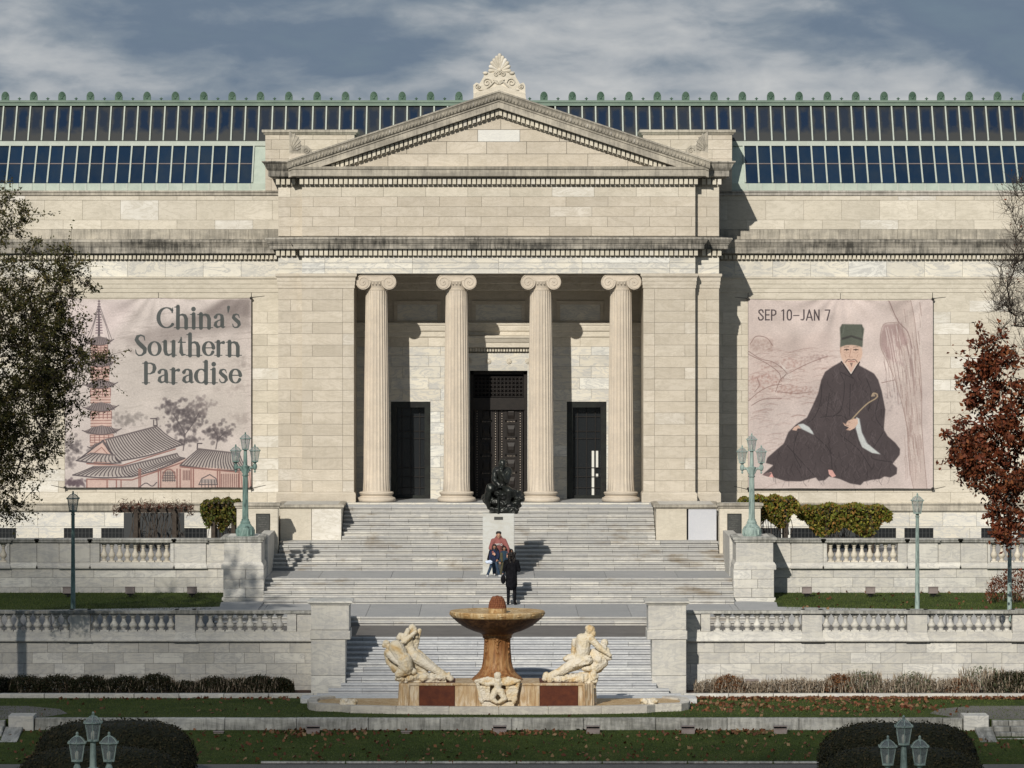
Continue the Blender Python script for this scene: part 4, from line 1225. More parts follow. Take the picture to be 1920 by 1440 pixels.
# -- piers at the foot of the stair
dF = 134.0; yF = Yd(dF)
for s in (-1, 1):
    zz = lambda y: PZ(y, dF)
    g = thing('stair_pier', (s*5.05, yF, ZL), ('tall square marble pier at the foot of the stair, left of the fountain' if s < 0 else 'tall square marble pier at the foot of the stair, right of the fountain'), 'pier')
    x0, x1 = 4.53, 5.545
    def bx(nm, a, b, y0, y1, za, zb, mt='terrace', c=.012):
        a, b = sorted((s*a, s*b)); return MB().cbox(a, b, y0, y1, za, zb, c).obj(nm, M[mt], g)
    bx('lower_block', x0, x1, yF, yF+1.3, zz(1325), zz(1267)-.008)
    bx('shaft_block', x0, x1, yF+.005, yF+1.3, zz(1267), zz(1199)-.008)
    bx('belt_block', x0-.14, x1+.03, yF-.02, yF+1.5, zz(1199), zz(1183))
    bx('belt_block', x0-.10, x1+.0, yF-.0, yF+1.5, zz(1183), zz(1181))
    bx('upper_block', x0-.11, x1-.0, yF+.0, yF+1.5, zz(1181)+.004, zz(1134), 'terrace')
    a, b = sorted((s*(x0-.11), s*x1))
    MB().sweep([(.0, zz(1135)), (.03, zz(1134)), (.03, zz(1133)), (.09, zz(1131)), (.10, zz(1130)), (.10, zz(1127.5)), (.0, zz(1126.5))], [(a, yF+1.4), (a, yF), (b, yF), (b, yF+1.4)]).obj('cap_moulding', M['terrace'], g)
    MB().box(a, b, yF+.01, yF+1.5, zz(1130), zz(1126.6)).obj('cap_top', M['terrace'], g)
    # cheek wall running up beside the flight
    a, b = sorted((s*(x0+.105), s*x1))
    MB().cbox(a, b, yF+1.31, Yd(142), ZL-1, PZ(1152, 136.2)-.1, .01).obj('cheek_wall', M['terrace'], g)
# -- upper terrace wall with its balustrade
dU = 151.2; yU = Yd(dU); zu = lambda y: PZ(y, dU)
bal_up = baluster_mesh(zu(1018)-zu(1054), .115, M['wing'], 'upper_baluster')
for s in (-1, 1):
    w = thing('upper_terrace_wall', (s*14, yU, Z2), ('upper marble terrace wall with a short row of balusters, behind the left lawn' if s < 0 else 'upper marble terrace wall with a short row of balusters, behind the right lawn'), 'balustrade')
    sw = Stones(w, 290)
    xi, xo = 8.6, 24
    a, b = sorted((s*xi, s*xo))
    MB().box(a, b, yU+.06, yU+.4, 2, zu(1066)).obj('wall_core', M['joint'], w)
    for i, (t_, b_) in enumerate([(1066, 1083), (1083, 1101), (1101, 1121)]):
        sw.course(a, b, zu(b_), zu(t_), yU, M['terrace'], 1.37, (.2, .85, .45)[i])
    seg = [xi, 9.75, 10.82, 13.58, 15.05, 16.0, 16.40, 18.7, 21]
    opens = [(10.95, 13.30), (16.4, 18.75)]
    el = [(xi, 9.75), (9.75, 10.82), (10.82, 13.62), (13.62, 14.65), (14.65, 15.4), (15.4, 16.3), (16.3, 18.9), (18.9, 24)]
    for p, q in el:
        a1, b1 = sorted((s*p, s*q)); op = [o for o in opens if o[0] >= p-.3 and o[1] <= q+.1]
        pr = .06 if (9.75 <= p < 13.63) or p >= 16 else .0
        y = yU-.03-pr
        MB().sweep([(.0, zu(1066)), (.03, zu(1065.5)), (.03, zu(1062)), (.0, zu(1056)), (.0, zu(1054))], [(a1+.004, y+.1), (a1+.004, y), (b1-.004, y), (b1-.004, y+.1)]).obj('base_stone', M['terrace'], w)
        MB().box(a1+.004, b1-.004, y+.01, yU+.42, zu(1066)+.003, zu(1054)-.002).obj('base_back', M['terrace'], w)
        MB().sweep([(.0, zu(1018)), (.06, zu(1016.5)), (.06, zu(1014)), (.09, zu(1013)), (.09, zu(1010.5)), (.0, zu(1009.5))], [(a1+.004, yU+.4), (a1+.004, y), (b1-.004, y), (b1-.004, yU+.4)]).obj('coping_stone', M['terrace_dirty'], w)
        MB().box(a1+.004, b1-.004, y+.01, yU+.4, zu(1018), zu(1009.8)).obj('coping_top', M['terrace'], w)
        if op:
            (o0, o1) = op[0]
            for (c, d) in ((p, o0), (o1, q)):
                if d-c > .03:
                    a2, b2 = sorted((s*c, s*d)); MB().cbox(a2+.004, b2-.004, y+.01, yU+.35, zu(1054), zu(1018), .012).obj('panel_stone', M['terrace'], w)
            n = round((o1-o0)/.263)
            for k in range(n):
                link('baluster', bal_up, w, (s*(o0+(o1-o0)*(k+.5)/n), yU+.10, zu(1054)))
        else:
            a2, b2 = a1+.004, b1-.004
            MB().cbox(a2, b2, y+.01, yU+.35, zu(1054), zu(1018), .012).obj('panel_stone', M['terrace'], w)
    sw.build()
    # half engaged baluster at the stair side of the opening
# -- piers carrying the three-light lamps, at the head of the lower landing
dP2 = 149.0; yP2 = Yd(dP2); zq = lambda y: PZ(y, dP2)
for s in (-1, 1):
    g = thing('lamp_pier', (s*8.37, yP2, Z2), ('square marble pier carrying the tall three-light lamp, left of the stair' if s < 0 else 'square marble pier carrying the tall three-light lamp, right of the stair'), 'pier')
    x0, x1 = 7.72, 9.05
    def bx(nm, a, b, y0, y1, za, zb, mt='terrace', c=.012):
        a, b = sorted((s*a, s*b)); return MB().cbox(a, b, y0, y1, za, zb, c).obj(nm, M[mt], g)
    bx('foot_block', x0-.02, x1+.05, yP2-.02, yP2+2.2, Z2-.1, zq(1121))
    for (t_, b_, sp) in ((1068, 1086, .45), (1086, 1103, .6), (1103, 1120.5, .45)):
        m_ = x0+(x1-x0)*sp
        bx('pier_stone', x0, m_-.004, yP2, yP2+2.2, zq(b_), zq(t_)-.006); bx('pier_stone', m_+.004, x1, yP2, yP2+2.2, zq(b_), zq(t_)-.006)
    a, b = sorted((s*(x0+.08), s*x1-.0))
    MB().sweep([(.07, zq(1068)), (.07, zq(1060)), (.02, zq(1055)), (.0, zq(1054))], [(a, yP2+2), (a, yP2+.06), (b, yP2+.06), (b, yP2+2)]).obj('base_moulding', M['terrace'], g)
    bx('die_block', x0+.08, x1-.02, yP2+.06, yP2+2.2, zq(1056), zq(1016))
    MB().sweep([(.0, zq(1018)), (.05, zq(1016)), (.05, zq(1013)), (.09, zq(1012)), (.09, zq(1008)), (.0, zq(1006.5))], [(a, yP2+2.2), (a, yP2+.06), (b, yP2+.06), (b, yP2+2.2)]).obj('cap_moulding', M['terrace_dirty'], g)
    MB().box(a, b, yP2+.07, yP2+2.2, zq(1010), zq(1006.6)).obj('cap_top', M['terrace'], g)
    bx('cheek_wall', 7.70, 8.05, yP2+2.21, Yd(155.7), Z1-.6, zq(1010)-.05)
# -- plaque walls and blocks flanking the first flight
for s in (-1, 1):
    dQ = 155.7; yQ = Yd(dQ); zq2 = lambda y: PZ(y, dQ)
    g = thing('plaque_wall', (s*8.3, yQ, Z1), ('marble wall with a dark bronze plaque, left of the upper flight' if s < 0 else 'marble wall with a dark bronze plaque, right of the upper flight'), 'wall')
    def bx(nm, a, b, y0, y1, za, zb, mt='wing', c=.012, par=None):
        a, b = sorted((s*a, s*b)); return MB().cbox(a, b, y0, y1, za, zb, c).obj(nm, M[mt], par or g)
    bx('wall_block', 7.58, 9.0, yQ, yQ+.55, 3.4, zq2(953))
    bx('wall_block', 7.62, 7.9, yQ+.56, Yd(160.0), 3.4, zq2(953)-.35)
    a, b = sorted((s*7.58, s*9.0))
    MB().sweep([(.0, zq2(954)), (.04, zq2(952)), (.04, zq2(950)), (.09, zq2(948)), (.09, zq2(944)), (.0, zq2(943))], [(a, yQ+.55), (a, yQ), (b, yQ), (b, yQ+.55)]).obj('coping', M['soot2'], g)
    MB().box(a, b, yQ+.01, yQ+.55, zq2(948), zq2(943.2)).obj('coping_top', M['terrace'], g)
    # picture: plaques at 479-506 and 1364-1390
    pa, pb = (PX(480, dQ), PX(506, dQ)) if s < 0 else (PX(1363.5, dQ), PX(1390, dQ))
    pl = MB().cbox(pa, pb, yQ-.035, yQ, zq2(1001.5), zq2(963), .012).obj('plaque', M['plaque'], g)
    m = MB()
    fr = [(pa, pb, zq2(963)-.02, zq2(963)), (pa, pb, zq2(1001.5), zq2(1001.5)+.02)]
    for q, (c, d, e, f) in enumerate(fr): m.box(c, d, yQ-.045, yQ-.03, e, f)
    m.box(pa, pa+.02, yQ-.045, yQ-.03, zq2(1001), zq2(963)).box(pb-.02, pb, yQ-.045, yQ-.03, zq2(1001), zq2(963))
    m.obj('plaque_rim', M['bronze'], pl)
    m = MB()       # rows of raised lettering, too worn to read
    for r_ in range(8 if s > 0 else 6):
        z = zq2(968+3.7*r_ if s > 0 else 971+4.3*r_); x = pa+.07+.05*(r_ % 3)
        while x < pb-.09-.05*((r_+1) % 3):
            wd = random.uniform(.012, .03); m.box(x, x+wd, yQ-.044, yQ-.034, z, z+.022); x += wd+random.choice([.008, .01, .02])
    tag(m.obj('plaque_lettering', M['plaque_letter'], pl), kind='stuff')
    # block beside the flight
    dB = 157.26; yB = Yd(dB); zb2 = lambda y: PZ(y, dB)
    h = thing('stair_block', (s*6.5, yB, zf1), ('low marble flanking block beside the top flight, left of the columns' if s < 0 else 'low marble flanking block beside the top flight, right, with one new white panel'), 'wall')
    g = h
    xs = [5.46, 6.49, 7.58] if s < 0 else [5.46, 6.53, 7.58]
    bx('cream_panel', xs[0], xs[1]-.006, yB, Yd(160.0), zf1-.1, zb2(953), 'wing', par=h)
    if s < 0: bx('cream_panel', xs[1]+.006, xs[2], yB, Yd(160.0), zf1-.1, zb2(953), 'wing', par=h)
    else: bx('white_panel', xs[1]+.05, xs[2]-.02, yB+.02, Yd(160.0), zf1-.1, zb2(953), 'white', par=h)
    a, b = sorted((s*5.46, s*7.60))
    MB().sweep([(.0, zb2(954)), (.04, zb2(953)), (.04, zb2(952)), (.09, zb2(951)), (.09, zb2(947)), (.0, zb2(946))], [(a, Yd(160.2)), (a, yB), (b, yB), (b, Yd(160.2))]).obj('coping', M['soot2'], h)
    MB().box(a, b, yB+.01, Yd(160.25), zb2(951), zb2(946.2)).obj('coping_top', M['terrace'], h)

# ------------------------------------------------------------ kerbs and low walls of the foreground
dK = 133.3
for s in (-1, 1):
    k_ = thing('planting_kerb', (s*14, Yd(dK), ZL), ('narrow stone kerb between the dark shrub bed and the lawn, left' if s < 0 else 'narrow stone kerb between the rusty shrub bed and the lawn, right'), 'kerb')
    for i in range(14):
        x = 5.45+i*1.32; a, b = sorted((s*x, s*(x+1.305)))
        MB().cbox(a, b, Yd(dK), Yd(dK)+.28, ZL-.1, ZL+.125, .015).obj('kerb_stone', M['terrace'], k_)
    struct('planting_bed', MB().box(*sorted((s*5.6, s*40)), Yd(dK)+.27, yL+.05, ZL-.1, ZL+.06), M['soilm'])
dW2 = 126.3; yW2 = Yd(dW2); zw2 = lambda y: PZ(y, dW2)
lw = thing('low_garden_wall', (0, yW2, 1.1), 'long low soot streaked marble wall across the lawn below the fountain', 'wall')
x = -12.93; i = 0
while x < 12.9:
    w_ = 2.0 if 0 < i < 13 else 1.3
    w_ = min(w_, 12.93-x)
    MB().cbox(x+.006, x+w_-.006, yW2, yW2+.35, .7, zw2(1347)-.005*(i % 2), .018).obj('wall_block', M['terrace_dirty'], lw)
    x += w_; i += 1
for s in (-1, 1):
    g = thing('steps_pier', (s*13.3, yW2, .8), ('stone end pier with sloping cheek at the far left of the low wall' if s < 0 else 'stone end pier with sloping cheek at the far right of the low wall'), 'pier')
    a, b = sorted((s*12.95, s*13.65))
    MB().cbox(a, b, yW2-.1, yW2+.8, .5, zw2(1341.5), .02).obj('end_block', M['terrace'], g)
    a, b = sorted((s*13.25, s*13.72))
    zt = zw2(1362); zb_ = .75
    MB().add([(a,yW2-.1,zt),(b,yW2-.1,zt),(b,yW2-2.6,zb_),(a,yW2-2.6,zb_),(a,yW2-.1,.3),(b,yW2-.1,.3),(b,yW2-2.6,.3),(a,yW2-2.6,.3)], [(3,2,1,0),(4,5,6,7),(2,3,7,6),(0,4,7,3),(1,2,6,5)]).obj('sloping_cheek', M['terrace_dirty'], g)
    g = thing('garden_steps', (s*15, yW2-1.2, .5), ('small flight of weathered brick edged steps at the left edge below the path' if s < 0 else 'small flight of weathered steps at the right edge below the gravel path'), 'steps')
    for k in range(6):
        z = ZL-.02-k*.13; y1 = yW2+.2-k*.36
        n = 3; x0 = 13.75
        for q in range(9):
            a, b = sorted((s*(x0+q*.45+.01*(k % 2)), s*(x0+(q+1)*.45-.015)))
            MB().cbox(a, b, y1-.36, y1+.1, z-.3, z-.0, .02).obj('step_stone', M['terrace_dirty'], g)
# ------------------------------------------------------------ fountain
dC = 130.2; yC = Yd(dC); zf = lambda y: PZ(y, dC); xc = -.04
ft = thing('fountain', (xc, yC, ZL), 'ochre stained marble fountain with a wide bowl on a fluted stem', 'fountain')
pr = [(.74, zf(1281)), (.74, zf(1274)), (.70, zf(1270)), (.62, zf(1266)), (.52, zf(1259)), (.45, zf(1251)), (.415, zf(1240)), (.39, zf(1222)), (.375, zf(1200)), (.38, zf(1197)), (.42, zf(1195.5)), (.42, zf(1191)), (.45, zf(1189)), (.48, zf(1186))]
n = 96; v = []; rows = len(pr)
for j, (r, z) in enumerate(pr):
    for i in range(n):
        a = 2*math.pi*i/n; d = 0
        if 4 <= j <= 8: d = .022*abs(math.sin(a*10))**.6
        v.append((xc+(r-d)*math.cos(a), yC+(r-d)*math.sin(a), z))
f = [(j*n+i, j*n+(i+1) % n, (j+1)*n+(i+1) % n, (j+1)*n+i) for j in range(rows-1) for i in range(n)]
MB().add(v, f).obj('stem', M['ochre'], ft, 40)
MB().lathe([(.82, zf(1282)), (.82, zf(1276)), (.78, zf(1275))], xc, yC, 0, 8, ph=R(22.5)).obj('stem_foot', M['ochre'], ft)
m = MB()
for a0 in (-90, -150, -30):
    a = R(a0); 
    for k, (zy, w_) in enumerate(((1199, .05), (1206, .04), (1212, .03), (1222, .035), (1232, .025))):
        m.ell((xc+.375*math.cos(a), yC+.375*math.sin(a), zf(zy)), (w_, w_, .05), 8, 5)
    m.tube([(xc+.38*math.cos(a+.25), yC+.38*math.sin(a+.25), zf(1199)), (xc+.39*math.cos(a), yC+.39*math.sin(a), zf(1204)), (xc+.38*math.cos(a-.25), yC+.38*math.sin(a-.25), zf(1199))], .02, 6)
m.obj('carved_mask', M['ochre'], ft, 60)
pr = [(.46, zf(1188)), (.52, zf(1186)), (.68, zf(1183)), (.86, zf(1178)), (1.03, zf(1172)), (1.17, zf(1165)), (1.27, zf(1159)), (1.30, zf(1157))]
MB().lathe(pr+[(1.30, zf(1155))], xc, yC, 0, 72).obj('bowl', M['rustbowl'], ft, 40)
rim = [(1.28, zf(1157)), (1.315, zf(1156.5)), (1.345, zf(1154)), (1.365, zf(1150)), (1.37, zf(1147)), (1.34, zf(1145)), (1.27, zf(1145.5)), (1.0, zf(1149))]
MB().lathe(rim, xc, yC, 0, 72).obj('rim', M['rim'], ft, 40)
m = MB()
for k in range(16):
    a = R(k*22.5+5); r = 1.352
    m.capsule((xc+r*math.cos(a-.035), yC+r*math.sin(a-.035), zf(1150.5)), (xc+r*math.cos(a+.035), yC+r*math.sin(a+.035), zf(1150.5)), .03, .03, 6, 2)
tag(m.obj('rim_masks', M['rim'], ft, 60), kind='stuff')
MB().lathe([(.26, zf(1149)), (.27, zf(1144)), (.265, zf(1140.5)), (.20, zf(1139.5))], xc, yC, 0, 32).obj('finial_dish', M['rim'], ft, 40)
m = MB()
for j in range(6):
    z = zf(1139)+j*.055; r = .235*math.sqrt(max(0, 1-(j/6.2)**1.7))
    k_ = max(5, int(2*math.pi*r/.07))
    for i in range(k_):
        a = 2*math.pi*(i+.5*(j % 2))/k_; m.ell((xc+r*math.cos(a)*.92, yC+r*math.sin(a)*.92, z), (.05, .05, .05), 7, 5)
m.lathe([(.22, 0), (.21, .14), (.14, .27), (.03, .35)], xc, yC, zf(1139.5), 16)
m.obj('finial', M['pine'], ft, 60)
# plinth with its rust-red spill panels and the flared ends
dPl = 128.9; yPl = Yd(dPl); zg = lambda y: PZ(y, dPl); xg = lambda x: PX(x, dPl)
zpt, zpb = zg(1281.5), zg(1323)
for (a, b, nm, mt) in ((767, 786, 'plinth_stone', 'plinth'), (786, 853, 'spill_panel', 'rust'), (853, 893, 'plinth_stone', 'plinth'), (893, 974, 'centre_stone', 'plinth'), (974, 1012, 'plinth_stone', 'plinth'), (1012, 1084, 'spill_panel', 'rust'), (1084, 1093, 'plinth_stone', 'plinth')):
    o = MB().cbox(xg(a)+.002, xg(b)-.002, yPl+(.006 if mt == 'rust' else 0), yPl+1.9, zpb-.05, zpt, .012).obj(nm, M[mt], ft)
MB().sweep([(.0, zg(1286)), (.03, zg(1285)), (.035, zg(1282.5)), (.0, zg(1281))], [(xg(767), yPl+1.9), (xg(767), yPl), (xg(1093), yPl), (xg(1093), yPl+1.9)]).obj('plinth_moulding', M['plinth'], ft)
for s in (-1, 1):
    x0 = xg(768) if s < 0 else xg(1093); m = MB()
    for k in range(5):
        xx = x0+s*(.03+.06*k)
        m.capsule((xx, yPl-.02+.05*k, zpt-.04), (xx+s*.02, yPl+.02+.05*k, zpb), .045, .05, 8, 2)
    m.box(x0+s*.01, x0+s*.27, yPl+.1, yPl+1.2, zpb-.05, zpt-.03)
    organic('flared_support', m, M['plinth'], ft, .014, 2)
# low rounded basin at the foot
dR = 128.0; yR = Yd(dR); hz = PZ(1323.5, 128.3)
outl = [(-5.0, 131.8), (-5.45, 131.2), (-5.5, 130.2), (-5.42, 129.4), (-5.2, 128.95), (-4.45, 128.7), (-4.2, 128.35), (-2.9, 128.05), (-1.4, 127.9), (0, 127.86)]
outl = outl+[(-x, d) for x, d in outl[::-1][1:]]
def inset(pts, k):
    c = (0, 130.4); out = []
    for x, d in pts:
        dx, dd = x-c[0], d-c[1]; l = math.hypot(dx, dd)
        out.append((x-math.copysign(min(k, abs(dx)), dx)*(.9 if abs(dx) > 3 else .1), d+(k if d < 129.3 else (0 if d < 131 else -k))))
    return out
inn = inset(outl, .30)
for i in range(len(outl)-1):
    (x0, d0), (x1, d1) = outl[i], outl[i+1]; (a0, e0), (a1, e1) = inn[i], inn[i+1]
    P = [Vector((x0, Yd(d0), 0)), Vector((x1, Yd(d1), 0)), Vector((a1, Yd(e1), 0)), Vector((a0, Yd(e0), 0))]
    cc = sum(P, Vector())/4; P = [p+(cc-p)*.006 for p in P]
    h0, h1 = ZL-.1, hz+random.uniform(-.005, .008); v = []
    for z, sh in ((h0, 0), (h1-.03, 0), (h1, .04)):
        for p in P: v.append(tuple(p+(cc-p)*sh*.5+Vector((0, 0, z))))
    f = [(0, 1, 5, 4), (1, 2, 6, 5), (2, 3, 7, 6), (3, 0, 4, 7), (4, 5, 9, 8), (5, 6, 10, 9), (6, 7, 11, 10), (7, 4, 8, 11), (8, 9, 10, 11)]
    MB().add(v, f).obj('basin_kerb', M['fount'], ft)
MB().flat([(x, Yd(d)) for x, d in inn[::1]], ZL, hz-.06).obj('basin_floor', M['rim'], ft)
MB().box(-5.75, 5.75, Yd(132.7), Yd(131.5), ZL-.1, ZL+.14).obj('basin_step', M['step_low'], ft)
# shell-like stone clumps at both ends of the basin
for s in (-1, 1):
    m = MB(); x = s*4.28; y = Yd(128.9)
    for k in range(9): m.ell((x+random.uniform(-.2, .2), y+random.uniform(-.1, .1), hz+random.uniform(0, .11)), (random.uniform(.06, .13), .09, random.uniform(.05, .10)), 8, 6)
    m.ell((x-s*.0, y, hz+.02), (.26, .15, .10), 10, 6)
    o = organic('carved_stone', m, M['statue'], None, .015, 1, .03, .07, 3+s)
    tag(o, 'small pale carved stone on the basin rim, ' + ('left of the fountain plinth' if s < 0 else 'right of the fountain plinth'), 'carving')

# marble groups: joints are given in metres about each group, read off as x, depth, height
def at(x0, y0, sc, d, ox, oy):
    def f(X, Y, dy=0): return (PX(ox+X/sc, d), Yd(d)+dy, PZ(oy+Y/sc, d))
    return f
S = 7.385
A = at(0, 0, S, 129.55, 700, 1150)
k = 1/S*129.55/FOC      # metres per enlarged pixel
def C_(m, f, p, q, ra, rb, dp=0, dq=0): m.capsule(f(*p, dp), f(*q, dq), ra*k*1.13, rb*k*1.13, 12, 4)
m = MB()
# woman lying back: head with long hair, raised arm, torso, long legs to the right
m.ell(A(540, 205, .05), (52*k, 50*k, 60*k)); C_(m, A, (560, 225), (600, 330), 42, 20, .05, .0)
C_(m, A, (600, 300), (550, 470), 26, 18, .08, .05)
C_(m, A, (500, 250), (455, 300), 45, 40, .05, .0)
C_(m, A, (480, 230), (420, 385), 30, 34, -.05, -.12); C_(m, A, (585, 255), (440, 385), 26, 30, -.10, -.14); C_(m, A, (420, 390), (400, 300), 30, 26, -.12, -.05); C_(m, A, (380, 310), (360, 340), 40, 38, 0, 0)
C_(m, A, (480, 350), (500, 470), 66, 62, .05, .05); C_(m, A, (500, 470), (560, 620), 62, 78, .05, .0)
C_(m, A, (560, 590), (800, 740), 80, 54, -.05, -.12); C_(m, A, (800, 740), (1000, 860), 52, 34, -.12, -.12)
C_(m, A, (600, 560), (850, 760), 62, 44, .1, .05); C_(m, A, (850, 760), (1030, 870), 42, 30, .05, 0)
m.ell(A(520, 540, .06), (80*k, 70*k, 110*k)); C_(m, A, (640, 240), (560, 520), 26, 44, .12, .12); C_(m, A, (470, 620), (700, 790), 90, 60, .1, .1)
C_(m, A, (1015, 860), (1070, 900), 34, 40, -.1, -.1); C_(m, A, (1040, 850), (1050, 830), 30, 18, -.1, -.1)
organic('marble_statue', m, M['statue'], None, .010, 2, .010, .05, 1)
o = bpy.context.scene.objects[-1] if False else bpy.data.objects['marble_statue']
tag(o, 'marble woman lying back with arms raised to her hair, left on the fountain plinth', 'statue')
m = MB()
# crouching figure seen from the back
m.ell(A(180, 410, -.1), (52*k, 50*k, 44*k)); m.ell(A(150, 440, -.12), (30*k, 28*k, 36*k)); C_(m, A, (190, 430), (240, 480), 36, 40, -.1, -.15)
C_(m, A, (300, 450), (220, 540), 62, 62, -.1, -.1); C_(m, A, (320, 470), (410, 640), 96, 84, -.22, -.28)
C_(m, A, (430, 640), (450, 730), 100, 92, -.3, -.3); C_(m, A, (230, 560), (300, 640), 46, 38, -.25, -.32); C_(m, A, (300, 640), (380, 690), 36, 30, -.32, -.4)
m.ell(A(350, 560, -.12), (130*k, 110*k, 150*k)); m.ell(A(330, 740, -.05), (90*k, 90*k, 90*k)); C_(m, A, (440, 760), (350, 830), 74, 48, -.3, -.3); C_(m, A, (200, 560), (210, 680), 50, 34, -.02, -.02); C_(m, A, (210, 660), (290, 790), 36, 30, 0, -.05)
C_(m, A, (480, 760), (560, 800), 60, 40, -.2, -.25); C_(m, A, (350, 830), (480, 790), 44, 50, -.3, -.3)
o2 = organic('marble_statue', m, M['statue'], None, .010, 2, .010, .05, 2)
tag(o2, 'marble crouching figure seen from behind, outermost left on the fountain plinth', 'statue')
m = MB()
for i in range(26):
    t = i/25; X = 360+640*t; m.ell(A(X, 905-30*math.sin(t*3)*random.uniform(.5, 1.4), random.uniform(-.2, .15)), (70*k, .2, (42+22*math.sin(t*3.1))*k), 8, 6)
m.box(A(360, 0)[0], A(1010, 0)[0], Yd(129.5)-.18, Yd(129.5)+.5, zpt-.01, zpt+.1)
o3 = organic('rocky_base', m, M['statue'], None, .014, 2, .03, .11, 5)
tag(o3, 'rough marble rock under the reclining figures, left on the fountain plinth', 'carved rock')
B = at(0, 0, S, 129.55, 940, 1150)
m = MB()
m.ell(B(1235, 232, -.05), (66*k, 62*k, 66*k)); m.ell(B(1270, 280, -.08), (44*k, 42*k, 48*k)); m.ell(B(1215, 205, .0), (58*k, 58*k, 46*k)); C_(m, B, (1200, 275), (1180, 320), 40, 46)
C_(m, B, (1110, 350), (1200, 350), 66, 60, -.02, -.08); C_(m, B, (1140, 380), (1130, 530), 92, 84, 0, -.04); C_(m, B, (1130, 500), (1100, 640), 86, 96, -.04, 0)
C_(m, B, (1230, 340), (1370, 480), 46, 38, -.12, -.18); C_(m, B, (1370, 480), (1490, 560), 36, 26, -.18, -.2); m.ell(B(1500, 575, -.2), (30*k, 24*k, 26*k))
C_(m, B, (1060, 380), (1040, 560), 40, 30, .1, .1)
C_(m, B, (1060, 660), (840, 790), 72, 56, -.06, -.1); C_(m, B, (840, 790), (640, 870), 50, 36, -.1, -.1); C_(m, B, (620, 850), (605, 900), 40, 38, -.1, -.1)
C_(m, B, (1120, 700), (900, 780), 60, 50, .1, .1); C_(m, B, (900, 780), (680, 880), 44, 32, .08, 0)
o = organic('marble_statue', m, M['statue'], None, .010, 2, .010, .05, 6)
tag(o, 'marble seated man leaning forward with arm outstretched, right on the fountain plinth', 'statue')
m = MB()
for (X, Y, rx, rz, dy) in ((980, 620, 110, 60, 0), (900, 630, 50, 40, 0), (1010, 430, 40, 90, .1), (1180, 640, 90, 70, -.12), (1060, 690, 110, 50, -.12), (1200, 760, 100, 50, -.05), (1000, 520, 36, 90, .1)):
    m.ell(B(X, Y, dy), (rx*k, .16, rz*k), 12, 8)
for i in range(4): C_(m, B, (1000+40*i, 720-8*i), (1230-10*i, 590+30*i), 20, 16, -.22, -.22)
o = organic('carved_drapery', m, M['statue'], None, .010, 2, .014, .05, 7)
tag(o, 'marble cloth folds round the hips of the seated man, right fountain group', 'carving')
m = MB()
m.ell(B(1430, 410, .05), (54*k, 52*k, 56*k)); C_(m, B, (1430, 450), (1390, 520), 30, 50, .05, .05); C_(m, B, (1390, 500), (1350, 640), 76, 90, .05, .05)
C_(m, B, (1400, 560), (1480, 620), 44, 28, -.05, -.1); m.ell(B(1495, 615, -.12), (34*k, 30*k, 30*k)); C_(m, B, (1400, 680), (1280, 760), 70, 80, 0, 0); C_(m, B, (1460, 500), (1500, 580), 30, 24, .05, -.05)
C_(m, B, (1350, 640), (1430, 680), 60, 36, -.08, -.05); m.ell(B(1290, 620, .08), (110*k, 90*k, 130*k)); m.ell(B(1330, 740, .05), (90*k, 90*k, 90*k))
o = organic('marble_statue', m, M['statue'], None, .010, 2, .014, .05, 8)
tag(o, 'marble crouching companion with round head, outermost right on the fountain plinth', 'statue')
m = MB()
for i in range(30):
    t = i/29; X = 640+640*t; m.ell(B(X, 920-35*t*random.uniform(.6, 1.3), random.uniform(-.2, .15)), (66*k, .2, (40+50*t)*k), 8, 6)
for i in range(8): m.ell(B(1230+14*i, 860-24*i+random.uniform(-10, 10), random.uniform(-.1, .1)), (52*k, .14, 44*k), 8, 6)
C_(m, B, (1200, 900), (1265, 1235), 70, 58, -.1, -.1); C_(m, B, (1260, 900), (1275, 1235), 46, 40, -.12, -.1)
m.box(B(660, 0)[0], B(1150, 0)[0], Yd(129.5)-.18, Yd(129.5)+.5, zpt-.01, zpt+.1)
o = organic('rocky_base', m, M['statue'], None, .014, 2, .035, .10, 9)
tag(o, 'rough marble rock with a falling cloth end, right on the fountain plinth', 'carved rock')
# winged child with outspread arms in the middle of the plinth
Cc = at(0, 0, S, 128.72, 700, 1150)
m = MB(); kk = k
m.ell(Cc(1722, 870, -.03), (46*k, 46*k, 52*k)); m.ell(Cc(1722, 850, .0), (52*k, 50*k, 40*k)); m.ell(Cc(1722, 888, -.075), (8*k, 8*k, 8*k)); C_(m, Cc, (1725, 930), (1725, 1080), 50, 42, 0, 0)
for s in (-1, 1):
    C_(m, Cc, (1725+s*40, 960), (1725+s*150, 985), 30, 24, 0, -.02); C_(m, Cc, (1725+s*150, 985), (1725+s*265, 940), 24, 20, -.02, -.04)
    m.ell(Cc(1725+s*285, 935, -.04), (26*k, 22*k, 22*k))
    for i in range(5): C_(m, Cc, (1725+s*(60+i*14), 925+i*4), (1725+s*(150+i*36), 905+i*10), 24, 26, .05, .05)
    C_(m, Cc, (1725+s*40, 1080), (1725+s*90, 1180), 44, 34, -.03, -.08); C_(m, Cc, (1725+s*90, 1180), (1725+s*20, 1225), 34, 24, -.08, -.1)
o = organic('marble_cherub', m, M['statue'], None, .011, 2, .012, .05, 11)
tag(o, 'small marble winged child with arms spread, centre front of the fountain', 'statue')
m = MB()
for s in (-1, 1):
    for i in range(9):
        X = 1725+s*(120+i*17); C_(m, Cc, (X, 1010), (X+s*4, 1200), 11, 9, .0, .0); m.ell(Cc(X, 1030, -.02), (10*k, 10*k, 12*k), 6, 4)
    C_(m, Cc, (1725+s*280, 960), (1725+s*262, 1090), 26, 16, 0, 0); C_(m, Cc, (1725+s*262, 1080), (1725+s*225, 1220), 18, 26, 0, 0)
